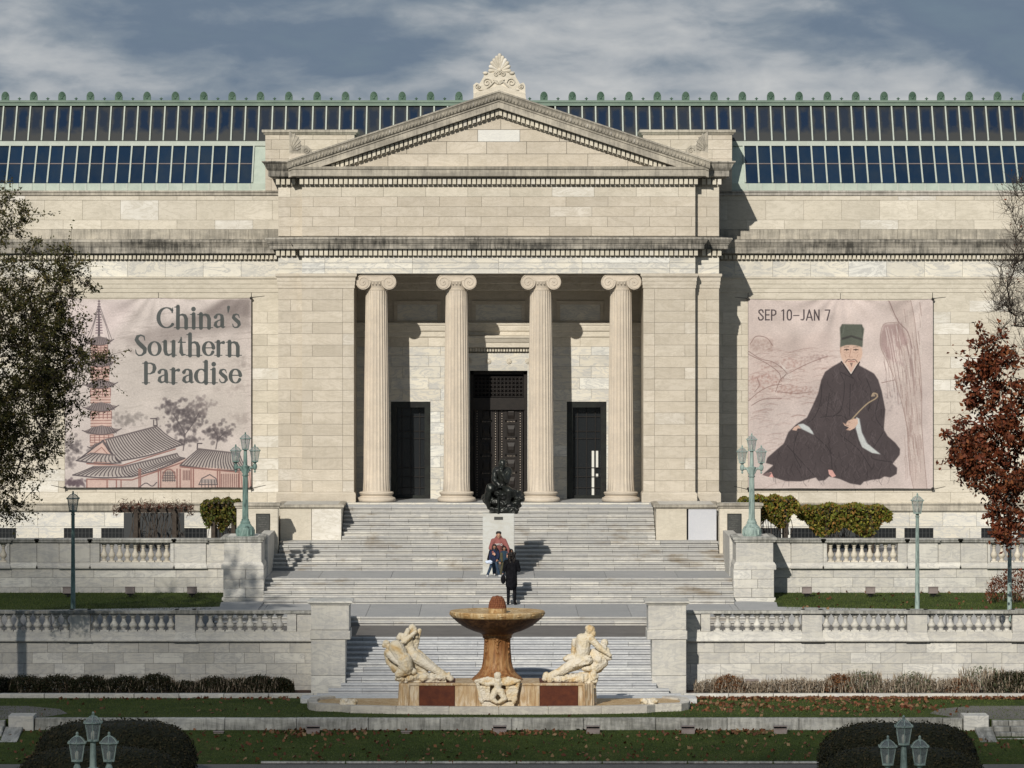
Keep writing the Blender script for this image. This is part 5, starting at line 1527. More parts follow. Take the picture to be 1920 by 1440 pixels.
m.box(Cc(1500, 0)[0], Cc(1950, 0)[0], Yd(128.72)-.02, Yd(128.95), zpb-.02, zpb+.12)
o = organic('carved_rams_support', m, M['statue'], None, .011, 1, .012, .04, 12)
tag(o, 'fluted marble carving under the winged child on the fountain front', 'carving')

# ------------------------------------------------------------ bronze figure on its pedestal
dT = 151.9; yT = Yd(dT); zt_ = lambda y: PZ(y, dT); xt = lambda x: PX(x, dT)
ped = thing('statue_pedestal', (0, yT+.5, Z1), 'tall plain grey stone pedestal under the dark bronze figure', 'pedestal')
M['ped'] = marble('pedestal_stone', (.50, .51, .49), (.54, .55, .53), (.55, .56, .53), (.42, .40, .34), .3, stain=.35, white_p=2, stain_col=(.36, .29, .2), blotch=.4)
MB().cbox(xt(905), xt(964.5), yT, yT+1.06, Z1, zt_(963), .02).obj('pedestal_shaft', M['ped'], ped)
MB().cbox(xt(901), xt(968), yT-.04, yT+1.1, Z1-.0, Z1+.05, .01).obj('pedestal_foot', M['ped'], ped)
MB().box(xt(926.5), xt(943), yT-.015, yT, zt_(974.5), zt_(969)).obj('name_plate', M['plaque'], ped)
T = at(0, 0, 12, dT+.5, 860, 840)
k = 1/12*(dT+.5)/FOC
m = MB()
m.ell(T(985, 350, -.18), (88*k, 105*k, 102*k)); m.ell(T(1000, 315, -.1), (96*k, 96*k, 68*k)); m.ell(T(970, 420, -.24), (50*k, 50*k, 50*k)); m.ell(T(975, 385, -.30), (14*k, 20*k, 20*k))
C_(m, T, (1000, 420), (980, 500), 60, 80, -.08, 0)
C_(m, T, (850, 520), (1110, 520), 90, 90, 0, 0); C_(m, T, (980, 540), (960, 820), 150, 130, .05, .1); C_(m, T, (950, 800), (950, 950), 150, 150, .12, .15)
C_(m, T, (830, 520), (800, 700), 74, 60, -.02, -.2); C_(m, T, (800, 700), (900, 820), 58, 46, -.2, -.35)
C_(m, T, (1130, 520), (1080, 740), 76, 60, -.0, -.25); C_(m, T, (1080, 740), (960, 520), 56, 40, -.27, -.32); m.ell(T(955, 470, -.32), (46*k, 40*k, 50*k))
C_(m, T, (900, 930), (720, 900), 110, 90, 0, -.35); C_(m, T, (700, 880), (640, 1150), 80, 66, -.35, -.25); C_(m, T, (640, 1150), (700, 1340), 64, 50, -.25, -.2)
C_(m, T, (1000, 930), (1120, 960), 110, 92, 0, -.35); C_(m, T, (1130, 960), (1100, 1200), 80, 60, -.35, -.3); C_(m, T, (1100, 1200), (1070, 1400), 60, 46, -.3, -.25)
for i, f_ in enumerate(((-1), 0, 1)): C_(m, T, (900+30*f_, 820), (930+30*f_, 880), 16, 12, -.38, -.4)
bz = organic('bronze_statue', m, M['bronze'], None, .014, 3, .014, .10, 21)
tag(bz, 'dark bronze seated figure leaning forward with head on hand, before the centre door', 'statue')
m = MB(); random.seed(5)
for i in range(46):
    t = random.random(); a = random.uniform(0, 6.283)
    Y = 1010+380*t; hw = 470-150*max(0, (t-.45)/.55)**1.0*2; hw = max(hw, 200)
    if t < .3: hw = 330+400*t
    m.ell(T(1010+hw*math.cos(a)*.85, Y, .3*math.sin(a)+.05), (120*k, .2, 90*k), 8, 6)
m.box(T(700, 0)[0], T(1330, 0)[0], yT+.1, yT+.95, zt_(963), zt_(963)+.2)
rk = organic('bronze_rock', m, M['bronze'], None, .018, 2, .05, .14, 22)
tag(rk, 'jagged dark bronze rock that the seated figure sits on', 'rock')
MB().tube([(xt(934.5), yT-.0, zt_(963)), (xt(934.5), yT-.0, zt_(930))], .035, 8).obj('support_rod', M['bronze'], rk)
# ------------------------------------------------------------ lamps
def lantern_parts(root, x, z, sc, mf, mg):
    """six-sided tapering lantern, base at height z, offset x; returns its part"""
    h = .58*sc
    def P(r, zz, n=6, ph=R(30)): return [(x+r*sc*math.cos(2*math.pi*i/n+ph), r*sc*math.sin(2*math.pi*i/n+ph), z+zz*sc) for i in range(n)]
    b, t = P(.115, .02), P(.175, .36)
    cap = MB()
    for i in range(6):
        k = (i+1) % 6
        cap.tube([b[i], t[i]], .009*sc, 4); cap.tube([t[i], t[k]], .011*sc, 4); cap.tube([b[i], b[k]], .011*sc, 4)
        cap.ell(P(.20, .375)[i], (.013*sc, .013*sc, .02*sc), 5, 3)
    cap.lathe([(.12*sc, -.01*sc), (.125*sc, .0), (.115*sc, .03*sc)], x, 0, z, 6, ph=R(30))
    fr = link('lantern_frame', cap.mesh('lantern_frame', mf), root, (0, 0, 0), True)
    gl = MB(); gl.add(b+t, [(i, (i+1) % 6, 6+(i+1) % 6, 6+i) for i in range(6)])
    link('lantern_glass', gl.mesh('lantern_glass', mg), fr, (0, 0, 0), True)
    cg = MB(); cg.lathe([(.195*sc, .36*sc), (.13*sc, .435*sc), (.055*sc, .488*sc)], x, 0, z, 6, ph=R(30))
    link('roof_glass', cg.mesh('roof_glass', mg), fr, (0, 0, 0), True)
    c2 = MB()
    for i in range(6):
        a_, b_, d_ = P(.198, .358)[i], P(.133, .438)[i], P(.055, .49)[i]; c2.tube([a_, b_, d_], .009*sc, 4); c2.tube([a_, P(.198, .358)[(i+1) % 6]], .014*sc, 4)
    c2.lathe([(.06*sc, .485*sc), (.035*sc, .50*sc), (.035*sc, .515*sc), (.02*sc, .52*sc), (.03*sc, .54*sc), (.03*sc, .555*sc), (.008*sc, .58*sc)], x, 0, z, 6, ph=R(30))
    link('lantern_cap', c2.mesh('lantern_cap', mf), fr, (0, 0, 0), True)
    bb = MB(); bb.lathe([(.02*sc, .02*sc), (.04*sc, .05*sc), (.045*sc, .14*sc), (.02*sc, .2*sc)], x, 0, z, 10)
    link('bulb', bb.mesh('bulb', M['bulb'], True), fr, (0, 0, 0), True)
def triple(loc, H, label, mf, base_h=.55, rz=0):
    r = thing('street_lamp', loc, label, 'street lamp', 'three-light street lamps', rz)
    zt = H-.58; zs = H-.40-.58; zj = zs-.42
    p = MB(); n = 48; rows = 10; v = []
    for j in range(rows+1):
        z = base_h+(zj-base_h)*j/rows; rr = .105-.022*j/rows
        for i in range(n):
            a = 2*math.pi*i/n; v.append(((rr-.014*max(0, math.sin(a*12)))*math.cos(a), (rr-.014*max(0, math.sin(a*12)))*math.sin(a), z))
    p.add(v, [(j*n+i, j*n+(i+1) % n, (j+1)*n+(i+1) % n, (j+1)*n+i) for j in range(rows) for i in range(n)])
    link('post', p.mesh('post', mf, 30), r, (0, 0, 0), True)
    b = MB(); b.lathe([(.31, 0), (.32, .04), (.30, .05), (.31, .25), (.27, .30)], 0, 0, 0, 8, ph=R(22.5)); b.lathe([(.27, .30), (.22, .33), (.16, .42), (.17, .44), (.15, .48), (.125, .52), (.13, .55), (.10, base_h+.02)], 0, 0, 0, 24)
    for i in range(8):
        a = R(45*i); b.box(.285*math.cos(a)-.03, .285*math.cos(a)+.03, .285*math.sin(a)-.03, .285*math.sin(a)+.03, .05, .22)
    link('lamp_base', b.mesh('lamp_base', mf, 40), r, (0, 0, 0), True)
    c = MB(); c.lathe([(.085, zj-.06), (.11, zj-.04), (.115, zj-.01), (.09, zj), (.095, zj+.1), (.14, zj+.24), (.15, zj+.27), (.09, zj+.29), (.07, zj+.31), (.055, zt-.03), (.07, zt-.02), (.10, zt)], 0, 0, 0, 16)
    link('capital', c.mesh('capital_', mf, 40), r, (0, 0, 0), True)
    for s in (-1, 1):
        k = MB(); x = s*.315
        k.tube([(s*.06, 0, zj+.06), (s*.13, 0, zj+.20), (s*.20, 0, zj+.235), (x, 0, zj+.22)], [.05, .045, .04, .05], 8)
        k.ell((x, 0, zj+.26), (.075, .075, .12), 12, 8); k.lathe([(.05, -.0), (.06, .02), (.07, .04)], x, 0, zs-.05, 12); k.ell((x, 0, zj+.10), (.035, .035, .045), 8, 6)
        link('bracket', k.mesh('bracket', mf, 40), r, (0, 0, 0), True)
        lantern_parts(r, x, zs, 1.0, mf, M['lglass'])
    lantern_parts(r, 0, zt, 1.0, mf, M['lglass'])
    return r
triple((PX(460, 149.6), Yd(149.6), PZ(1006.5, 149)), PZ(810, 149.6)-PZ(1006.5, 149), 'dark green three-light street lamp standing on the left stair pier', M['verd2'])
triple((PX(1409.5, 149.6), Yd(149.6), PZ(1006.5, 149)), PZ(812, 149.6)-PZ(1006.5, 149), 'pale green three-light street lamp standing on the right stair pier', M['verd'])
dN = 89.6
for x, yy, lb in ((174.5, 1334, 'nearest weathered green three-light street lamp, at the bottom left before the hedge'), (1694.5, 1341, 'nearest weathered green three-light street lamp, at the bottom right before the hedge')):
    triple((PX(x, dN), Yd(dN), .45), PZ(yy, dN)-.45, lb, M['verd'])
def single(loc, H, label, mf):
    r = thing('street_lamp', loc, label, 'street lamp', 'single-light street lamps')
    zt = H-.62
    p = MB(); p.lathe([(.17, 0), (.17, .1), (.12, .14), (.10, .5), (.085, .55), (.075, .6), (.05, zt-.12), (.065, zt-.11), (.065, zt-.08), (.05, zt-.07), (.05, zt-.02), (.09, zt)], 0, 0, 0, 16)
    link('post', p.mesh('post_single', mf, 40), r, (0, 0, 0), True)
    lantern_parts(r, 0, zt, 1.06, mf, M['lglass']); return r
dS = 136.5
single((PX(137, dS), Yd(dS), Z3), PZ(920, dS)-Z3, 'slim dark green single-light street lamp behind the lower balustrade, left', M['verd2'])
single((PX(1720, dS), Yd(dS), Z3), PZ(924, dS)-Z3, 'slim pale green single-light street lamp rising above the right lawn', M['verd'])
single((PX(1893, dS), Yd(dS), Z3), PZ(924, dS)-Z3, 'slim pale green single-light street lamp half hidden by the dark red tree', M['verd'])
# ------------------------------------------------------------ floodlights
def flood(loc, w, h, label, grp, tilt=12, shape=0):
    r = thing('floodlight', loc, label, 'floodlight', grp)
    m = MB(); 
    if shape: m.add([(-w/2,-.10,.10),(w/2,-.10,.10),(w/2*.9,.14,.10),(-w/2*.9,.14,.10),(-w/2,-.10,.10+h*.6),(w/2,-.10,.10+h*.6),(w/2,.14,.10+h),(-w/2,.14,.10+h)], [(0,3,2,1),(4,5,6,7),(0,1,5,4),(1,2,6,5),(2,3,7,6),(3,0,4,7)]).box(-w/2*.86, w/2*.86, -.13, -.10, .08, .10+h*.28)
    else: m.cbox(-w/2, w/2, -.10, .12, .10, .10+h, .02)
    link('housing', m.mesh('housing', M['flood']), r, (0, 0, 0), True)
    link('visor', MB().box(-w/2-.012, w/2+.012, -.12, .10, .10+h, .12+h).mesh('visor', M['flood']), r, (0, 0, 0), True)
    link('mount', MB().tube([(0, 0, -.12), (0, 0, .12)], .035, 8).box(-.1, .1, -.03, .03, .06, .1).mesh('mount', M['bronze']), r, (0, 0, 0), True)
names = {410: 'small dark floodlight half sunk beside the left hedge', 587: 'brown floodlight under the low wall, left of the fountain', 762: 'small flat floodlight in the grass below the left statue group', 937: 'brown floodlight under the low wall, straight below the fountain centre', 1112: 'brown floodlight under the low wall, below the right statue group', 1290: 'brown floodlight under the low wall, below the right stair pier', 1463: 'brown floodlight under the low wall, beside the right hedge'}
for x, lb in names.items():
    small = x in (410, 762)
    flood((PX(x, 125.9), Yd(125.9), .95 if not small else .90), .37 if not small else .28, .20 if not small else .10, lb, 'floodlights under the low wall', shape=not small)
dG = 149.9
for x, lb in ((127, 'small brown floodlight on the left lawn behind the lamp post'), (244, 'small brown floodlight on the left lawn, middle one of three'), (360, 'small brown floodlight on the left lawn nearest the stair pier'), (1513, 'small brown floodlight on the right lawn nearest the stair pier'), (1632, 'small brown floodlight on the right lawn, middle one of three'), (1750, 'small brown floodlight on the right lawn nearest the red tree')):
    flood((PX(x, dG), Yd(dG), Z2+.14), .31, .21, lb, 'floodlights on the upper lawns')
# ------------------------------------------------------------ plants
def rv(n, rng): 
    a = rng.normal(size=(n, 3)); return a/np.linalg.norm(a, axis=1)[:, None]
def leaves_at(cent, size, rng, mat, name, parent=None, aspect=.55, up=None, nrm=None, jit=.45):
    """one pointed leaf at every centre"""
    n = len(cent); cent = np.asarray(cent, dtype=float)
    d = rv(n, rng)
    if up is not None: d = d*(1-up[3])+np.array(up[:3])*up[3]; d /= np.linalg.norm(d, axis=1)[:, None]
    w = np.cross(d, rv(n, rng)); w /= np.linalg.norm(w, axis=1)[:, None]
    if nrm is not None:
        N = nrm+rng.normal(size=(n, 3))*jit; N /= np.linalg.norm(N, axis=1)[:, None]
        w = np.cross(N, d); w /= np.linalg.norm(w, axis=1)[:, None]; d = np.cross(w, N)
    s = size*rng.uniform(.6, 1.35, n)[:, None]
    V = np.stack([cent-d*s*.5, cent+w*s*aspect*.5-d*s*.05, cent+d*s*.5, cent-w*s*aspect*.5-d*s*.05], axis=1)
    off = cent.mean(0); off[2] = V[:, :, 2].min()
    me = quads_mesh(name, V-off, mat)
    return link(name, me, parent, tuple(off))
def ellpts(n, c, r, rng, shell=.5):
    d = rv(n, rng); q = rng.uniform(0, 1, n)**(1/3.); q = shell+(1-shell)*q if shell else q
    return np.array(c)+d*q[:, None]*np.array(r)
def grow_tree(name, base, lumps, ncl, label, leafmat, leaf, nleaf, seed, trunk_r=.2, spread=.38, cat='tree', bare=False, trunk_top=None, twig_mult=1, group=None):
    """lumps: (centre, radii, weight). Clusters inside them are joined by branches that grow from the trunk outwards."""
    rng = np.random.default_rng(seed); t = thing(name, base, label, cat, group)
    base = np.array(base, float); W = np.array([l[2] for l in lumps], float); W /= W.sum()
    cl = []
    for i in range(ncl):
        l = lumps[rng.choice(len(lumps), p=W)]; cl.append(ellpts(1, l[0], l[1], rng, .25)[0])
    top = np.array(trunk_top) if trunk_top is not None else np.array([base[0], base[1], np.mean([c[2] for c in cl])])
    nodes = [base+(top-base)*q+np.array([.12*math.sin(5*q), .1*math.sin(4*q), 0])*q for q in np.linspace(0, 1, 9)]
    par = [-1]+list(range(8)); load = [0]*9
    cl.sort(key=lambda c: np.linalg.norm(c-nodes[5]))
    tips = []
    for c in cl:
        A = np.array(nodes); dd = np.linalg.norm(A-c, axis=1)+.35*np.maximum(0, A[:, 2]-c[2]+.3)+.0
        dd[:3] += 3; j = int(np.argmin(dd)); p = A[j]; L_ = np.linalg.norm(c-p); k = max(2, int(L_/.35)); prev = j
        for q in range(1, k+1):
            u = q/k; x = p+(c-p)*u+rng.normal(size=3)*.035*L_**.5*(1 if q < k else 0)+np.array([0, 0, .045*L_*math.sin(math.pi*u)])
            nodes.append(x); par.append(prev); load.append(0); prev = len(nodes)-1
        tips.append(prev)
    for tp in tips:
        j = tp
        while j >= 0: load[j] += 1; j = par[j]
    mx = load[0]; rad = [trunk_r*max(.0, l/mx)**.5*(1 if i < 9 else .62) if l else .01 for i, l in enumerate(load)]
    tr = MB(); tr.tube(nodes[:9], [max(r, trunk_r*.4) for r in rad[:9]], 9)
    link('trunk', tr.mesh('trunk', M['bark'], 60, tuple(base)), t, tuple(base))
    br = MB()
    for i in range(9, len(nodes)):
        r0 = min(rad[par[i]], rad[i]*1.25); br.tube([nodes[par[i]], nodes[i]], [max(r0, .010), max(rad[i], .008)], 4, False)
    # twigs
    tw = []
    for tp in tips:
        for q in range((3 if ncl < 500 else 5)*twig_mult):
            e = nodes[tp]+rng.normal(size=3)*spread*np.array([.8, .8, .8])+np.array([0, 0, spread*(.5 if bare else 0)]); tw.append((nodes[tp], e))
            mid = (nodes[tp]+e)/2+rng.normal(size=3)*.05
            br.tube([nodes[tp], mid, e], [.009, .006, .003], 3, False)
            if bare:
                for z in range(3):
                    e2 = mid+(e-mid)*.6+rng.normal(size=3)*.16+np.array([0, 0, .12]); br.tube([mid, e2], [.005, .003], 3, False)
    link('branches', br.mesh('branches', M['bark'], False, tuple(base)), t, tuple(base))
    if nleaf:
        idx = rng.choice(len(tw), nleaf)
        S0 = np.array([tw[i][0] for i in idx]); S1 = np.array([tw[i][1] for i in idx])
        u = rng.uniform(.1, 1.15, nleaf)[:, None]; cen = S0+(S1-S0)*u+rng.normal(size=(nleaf, 3))*(spread*.36 if ncl < 500 else .045)
        leaves_at(cen, leaf, rng, leafmat, 'crown', t)
    return t
def E(px, py, d, rx, ry, w): return ((PX(px, d), Yd(d), PZ(py, d)), (rx*d/FOC, min(rx*d/FOC, 2.2)*.9, ry*d/FOC), w)
dA = 129.5
grow_tree('leafy_tree', (PX(-110, dA), Yd(dA), ZL), [E(0, 690, dA, 110, 230, 9), E(50, 560, dA, 100, 110, 3.4), E(70, 660, dA, 110, 90, 4), E(60, 770, dA, 100, 80, 3.6), E(120, 520, dA, 70, 60, .9), E(130, 690, dA, 70, 60, 1.3), E(-60, 500, dA, 110, 200, 3), E(10, 400, dA, 45, 50, .35), E(10, 880, dA, 85, 100, 2.4), E(-80, 800, dA, 100, 150, 3), E(-210, 640, dA, 110, 200, 6), E(-160, 460, dA, 100, 120, 2)],
    780, 'olive brown leaved tree with fine drooping twigs, at the left edge before the banner', M['leaf_olive'], .084, 74000, 31, .14, .42)
dB_ = 133.2
grow_tree('red_tree', (PX(1962, dB_), Yd(dB_), ZL), [E(1890, 760, dB_, 68, 110, 5), E(1856, 655, dB_, 30, 60, 1.3), E(1838, 720, dB_, 46, 60, 2), E(1872, 860, dB_, 84, 70, 4.5), E(1796, 800, dB_, 28, 24, .4), E(1818, 850, dB_, 46, 44, 1.3), E(1885, 940, dB_, 52, 50, 2.2), E(1900, 1000, dB_, 44, 24, .8), E(1950, 820, dB_, 60, 190, 5), E(2020, 780, dB_, 70, 170, 7), E(2090, 840, dB_, 45, 100, 2)],
    340, 'small tree with dense dark oxblood leaves at the right edge', M['leaf_red'], .15, 19500, 33, .10, .25)
dD = 137.0
grow_tree('bare_tree', (PX(2040, dD), Yd(dD), Z2-.25), [E(1925, 420, dD, 34, 90, 3), E(1905, 540, dD, 44, 60, 2.4), E(1890, 600, dD, 30, 40, 1.0), E(1980, 520, dD, 60, 170, 4), E(1930, 640, dD, 30, 50, 1.0), E(2080, 520, dD, 80, 180, 6), E(2150, 560, dD, 60, 130, 3)],
    230, 'nearly leafless tree with fine dark twigs above the red tree', M['leaf_red'], .085, 260, 35, .09, .36, bare=True, twig_mult=2)
rng = np.random.default_rng(5)
def shrub(px, d, zb, w, h, label, mat, n, leaf, group, cat='shrub', name='shrub', twig=.0, seed=0, core=True):
    r = np.random.default_rng(seed+int(abs(px))); x = PX(px, d); y = Yd(d); w *= 1.15; h *= .82; t = thing(name, (x, y, zb), label, cat, group)
    m = MB()
    for k in range(9):
        a = r.uniform(0, 6.28); q = r.uniform(.1, .42)*w; m.tube([(x+.1*q*math.cos(a), y+.1*q*math.sin(a), zb-.03), (x+q*.6*math.cos(a), y+q*.4*math.sin(a), zb+h*.5), (x+q*math.cos(a), y+q*.6*math.sin(a), zb+h*r.uniform(.75, 1.0))], [.014, .009, .004], 4)
    m.obj('stems', M['stem'], t)
    if twig:
        k = max(60, int(n*twig)); c = np.stack([x+r.uniform(-.5, .5, k)*w, y+r.uniform(-.3, .3, k)*w, zb+h*r.uniform(.1, .95, k)*(1-.35*r.uniform(0, 1, k))], 1)
        leaves_at(c, .26, r, M['leaf_grey'], 'dry_twigs', t, .10, up=(0, 0, 1, .75))['kind'] = 'stuff'
    k = n; u = r.uniform(-.5, .5, k); hh_ = h*np.sqrt(np.clip(1-(np.abs(u)*1.9)**2.4, .05, 1))
    c = np.stack([x+u*w, y+r.uniform(-.32, .32, k)*w, zb+hh_*r.uniform(.05, 1.0, k)**.7], 1)
    c[:, 2] += .03*r.normal(size=k)
    leaves_at(c, leaf, r, mat, 'foliage', t, .4, up=(0, 0, 1, .45))
    return t
dShr = 134.35; zs_ = ZL+.06
lefts = [(-8, 1.1, .58), (48, 1.2, .60), (108, 1.15, .62), (170, 1.1, .60), (232, 1.1, .58), (292, 1.05, .66), (350, .8, .42), (402, 1.0, .55), (448, .8, .50), (486, 1.0, .60), (526, .7, .52)]
for i, (px, w, h) in enumerate(lefts):
    where = ['cut by the left picture edge', 'first whole one from the left edge', 'above the left path end', 'above the near left lamp', 'second right of the near left lamp', 'taller rounded, mid left bed', 'low and thin, mid left bed', 'even topped, right of the thin one', 'gappy with dry stems', 'second from the left stair pier', 'nearest the left stair pier'][i]
    shrub(px, dShr, zs_, w, h, f'dark green shrub under the left terrace wall, {where}', M['leaf_dark'], 4200 if h > .5 else 1900, .07, 'dark shrubs under the left wall', twig=.16 if i in (6, 7, 8, 9) else .03, seed=3)
rights = [(1330, .8, .45, 'leaf_grey', 'thin dry shrub closest to the right stair pier'), (1366, .8, .62, 'leaf_rust', 'rusty brown rounded shrub near the right stair pier'), (1412, .7, .40, 'leaf_grey', 'low dry twiggy shrub beside the brown box under the right wall'), (1452, .9, .48, 'leaf_grey', 'dry grey shrub with a few upright green shoots'), (1496, .8, .52, 'leaf_grey', 'dry brown shrub left of the dense rusty one'), (1536, .8, .46, 'leaf_grey', 'pale twiggy shrub touching the dense rusty one'), (1574, .75, .66, 'leaf_rust', 'dense rusty orange shrub in the middle of the right bed'), (1620, .9, .80, 'leaf_green', 'tall grey green shrub just right of the rusty one'), (1662, .8, .50, 'leaf_grey', 'dry twiggy shrub between two taller green ones'), (1712, 1.0, .74, 'leaf_green', 'grey green shrub with thin shoots above the near right lamp'), (1756, .9, .50, 'leaf_grey', 'brown dry shrub over the end of the lawn'), (1802, .8, .52, 'leaf_rust', 'small rusty shrub with dark centre over the gravel path'), (1842, 1.2, .95, 'leaf_green', 'tallest airy green shrub at the right under the wall'), (1892, 1.2, .78, 'leaf_dark', 'dark dense shrub near the right picture edge'), (1932, 1.2, .8, 'leaf_dark', 'dark shrub cut by the right picture edge')]
for i, (px, w, h, mt, lb) in enumerate(rights):
    shrub(px, dShr, zs_, w, h, lb, M[mt], {'leaf_grey': 500, 'leaf_rust': 1500, 'leaf_green': 700, 'leaf_dark': 3000}[mt], .08 if mt != 'leaf_green' else .07, 'mixed shrubs under the right wall', twig={'leaf_grey': .7, 'leaf_rust': .5, 'leaf_green': .9, 'leaf_dark': .2}[mt], seed=40)
    if mt == 'leaf_green': pass
bx_ = thing('utility_box', (PX(1411, 134.9), Yd(134.9), ZL), 'plain brown box against the right terrace wall among dry shrubs', 'box')
MB().cbox(PX(1399, 134.9), PX(1422, 134.9), Yd(134.9), Yd(135.3), ZL, PZ(1277, 134.9), .02).obj('box_body', M['flood'], bx_)
MB().cbox(PX(1398, 134.9), PX(1423, 134.9), Yd(134.9)-.02, Yd(135.3), PZ(1277, 134.9), PZ(1275, 134.9), .01).obj('box_lid', M['flood'], bx_)
shrub(1906, 148.5, Z2, 1.7, 1.35, 'dark red shrub behind the lower balustrade at the right edge', M['leaf_red'], 1300, .11, None, twig=.1)

# clipped hedges in two tiers
def hedge(cx, d, w, dep, ztop, zb, label, seed, n=15000):
    r = np.random.default_rng(seed); t = thing('clipped_hedge', (cx, Yd(d), zb), label, 'hedge', 'clipped round hedges'); y = Yd(d); h = ztop-zb
    m = MB(); nu, nv = 60, 18; v = []
    def P(a, q):     # super-ellipsoid
        c = math.copysign(abs(math.cos(a))**.9, math.cos(a)); s = math.copysign(abs(math.sin(a))**.9, math.sin(a))
        rr = math.cos(q)**.50; zz = math.sin(q)**.66
        k = 1+.02*mnoise.noise(Vector((c*4+seed, s*4, zz*3)))
        return (cx+w/2*c*rr*k, y+dep/2*s*rr*k, zb+h*zz*k)
    for j in range(nv+1):
        for i in range(nu): v.append(P(2*math.pi*i/nu, math.pi/2*j/nv*.999))
    m.add(v, [(j*nu+i, j*nu+(i+1) % nu, (j+1)*nu+(i+1) % nu, (j+1)*nu+i) for j in range(nv) for i in range(nu)])
    m.obj('hedge_body', M['hedgebody'], t, True)
    a = r.uniform(0, 2*math.pi, n); q = np.arcsin(r.uniform(0, 1, n)**1.0)*.999
    c = np.array([P(x, z) for x, z in zip(a, q)]); c += r.normal(size=c.shape)*.034
    Nn = (c-np.array([cx, y, zb]))/np.array([w/2, dep/2, h])**2*np.array([1, 1, 1.0]); Nn /= np.linalg.norm(Nn, axis=1)[:, None]
    leaves_at(c, .075, r, M['leaf_hedge'], 'hedge_leaves', t, .5, nrm=Nn)
M['hedgebody'] = simple('hedge_inside', (.010, .012, .005), .95, c2=(.018, .019, .008), vsc=9, bump=.8)
hedge((PX(62, 119)+PX(368, 119))/2, 119, (368-62)*119/FOC, 3.2, PZ(1356, 118.7), .5, 'taller rear dome of clipped dark hedge behind the near left lamp', 3)
hedge((PX(30, 113.8)+PX(352, 113.8))/2, 113.8, (352-30)*113.8/FOC, 3.0, PZ(1402, 113.8), .45, 'lower front dome of clipped dark hedge around the near left lamp', 4)
hedge((PX(1535, 119)+PX(1834, 119))/2, 119, (1834-1535)*119/FOC, 3.2, PZ(1360, 118.7), .5, 'taller rear dome of clipped dark hedge behind the near right lamp', 5)
hedge((PX(1527, 113.8)+PX(1850, 113.8))/2, 113.8, (1850-1527)*113.8/FOC, 3.0, PZ(1402, 113.8), .45, 'lower front dome of clipped dark hedge around the near right lamp', 6)

# pergolas and vines on the upper terrace
def pergola(px0, px1, ytop, d, label, leafmat, n, bare=False, posts=True, hang=60, seed=1, lowy=1005, grp='vine covered pergolas'):
    r = np.random.default_rng(seed); x0, x1 = PX(px0, d), PX(px1, d); y = Yd(d); zt = PZ(ytop+9, d); t = thing('vine_pergola', ((x0+x1)/2, y, 4.35), label, 'pergola', grp)
    w = x1-x0
    for q in (.30, .78):
        x = x0+w*q
        for yy in (y-.5, y+.5): MB().box(x-.07, x+.07, yy-.07, yy+.07, 4.3, zt-.12).obj('post', M['bark'], t)
    for yy in (y-.5, y+.5): MB().box(x0+w*.08, x1-w*.08, yy-.04, yy+.04, zt-.13, zt).obj('beam', M['bark'], t)
    for k in range(8): 
        x = x0+w*(.1+.8*k/7); MB().box(x-.025, x+.025, y-.8, y+.8, zt+.003, zt+.06).obj('rafter', M['bark'], t)
    st = MB()
    for k in range(hang):
        x = x0+w*r.uniform(.24, .84); z1 = zt; p = [(x, y+r.uniform(-.5, .2), z1)]
        for q in range(5): p.append((p[-1][0]+r.normal()*.06, p[-1][1]+r.normal()*.03, p[-1][2]-.24))
        st.tube(p, r.uniform(.008, .018), 4)
    tag(st.obj('vine_stems', M['bark'], t), kind='stuff')
    u = r.uniform(0, 1, n); u2 = r.uniform(0, 1, n)
    if bare:
        c = np.stack([x0+w*u, y+r.uniform(-.8, .8, n), zt+.06+.12*r.normal(size=n)*.8-.20*(np.abs(u-.5) > .42)*u2], 1)
        leaves_at(c, .20, r, M['vinebare'], 'bare_tangle', t, .12)
    else:
        edge = (1-(np.abs(u-.5)*2)**5)
        thick = .30+.12*np.sin(u*9+seed)
        low = (PZ(ytop, d)-PZ(lowy, d))*(.62+.38*np.abs(np.sin(u*7.3+seed)))
        c = np.stack([x0+w*u, y+r.uniform(-.8, .8, n), PZ(ytop, d)-.04+.05*np.sin(u*23)-low*u2**1.15*edge-.25*(1-edge)*u2-.22*(1-edge)], 1)
        leaves_at(c, .13, r, leafmat, 'vine_foliage', t, .5, up=(0, 0, -1, .35))
    return t
M['vinebare'] = leafm('bare_vine', [(.06, .022, .015), (.10, .035, .02), (.035, .018, .012), (.09, .06, .035)])
pergola(212, 362, 944, 158.3, 'flat timber pergola with bare reddish vine stems, behind the left terrace wall', None, 900, bare=True, hang=46, seed=2)
pergola(378, 456, 934, 157.2, 'small pergola bushy with green and brown vine, beside the left plaque wall', M['leaf_vine2'], 4600, hang=14, seed=4, lowy=992)
pergola(1383, 1497, 928, 157.2, 'pergola bushy with yellow green vine, behind the right lamp pier', M['leaf_vine'], 7000, hang=16, seed=6, lowy=988)
pergola(1497, 1670, 944, 158.0, 'wide pergola thick with orange and green vine, over the right balusters', M['leaf_vine'], 9500, hang=40, seed=9, lowy=1004)
bm = MB().box(PX(232, 160.8), PX(345, 160.8), Yd(160.8), Yd(161), 4.3, PZ(962, 160.8)); tg = thing('pergola_screen', (PX(288, 160.8), Yd(160.8), 4.3), 'dark lattice screen behind the bare left pergola', 'screen')
bm.obj('screen_panel', M['grille'], tg)
bm = MB().box(PX(1540, 160.8), PX(1640, 160.8), Yd(160.8), Yd(161), 4.3, PZ(968, 160.8)); tg = thing('pergola_screen', (PX(1590, 160.8), Yd(160.8), 4.3), 'dark lattice screen behind the wide right pergola', 'screen')
bm.obj('screen_panel', M['grille'], tg)

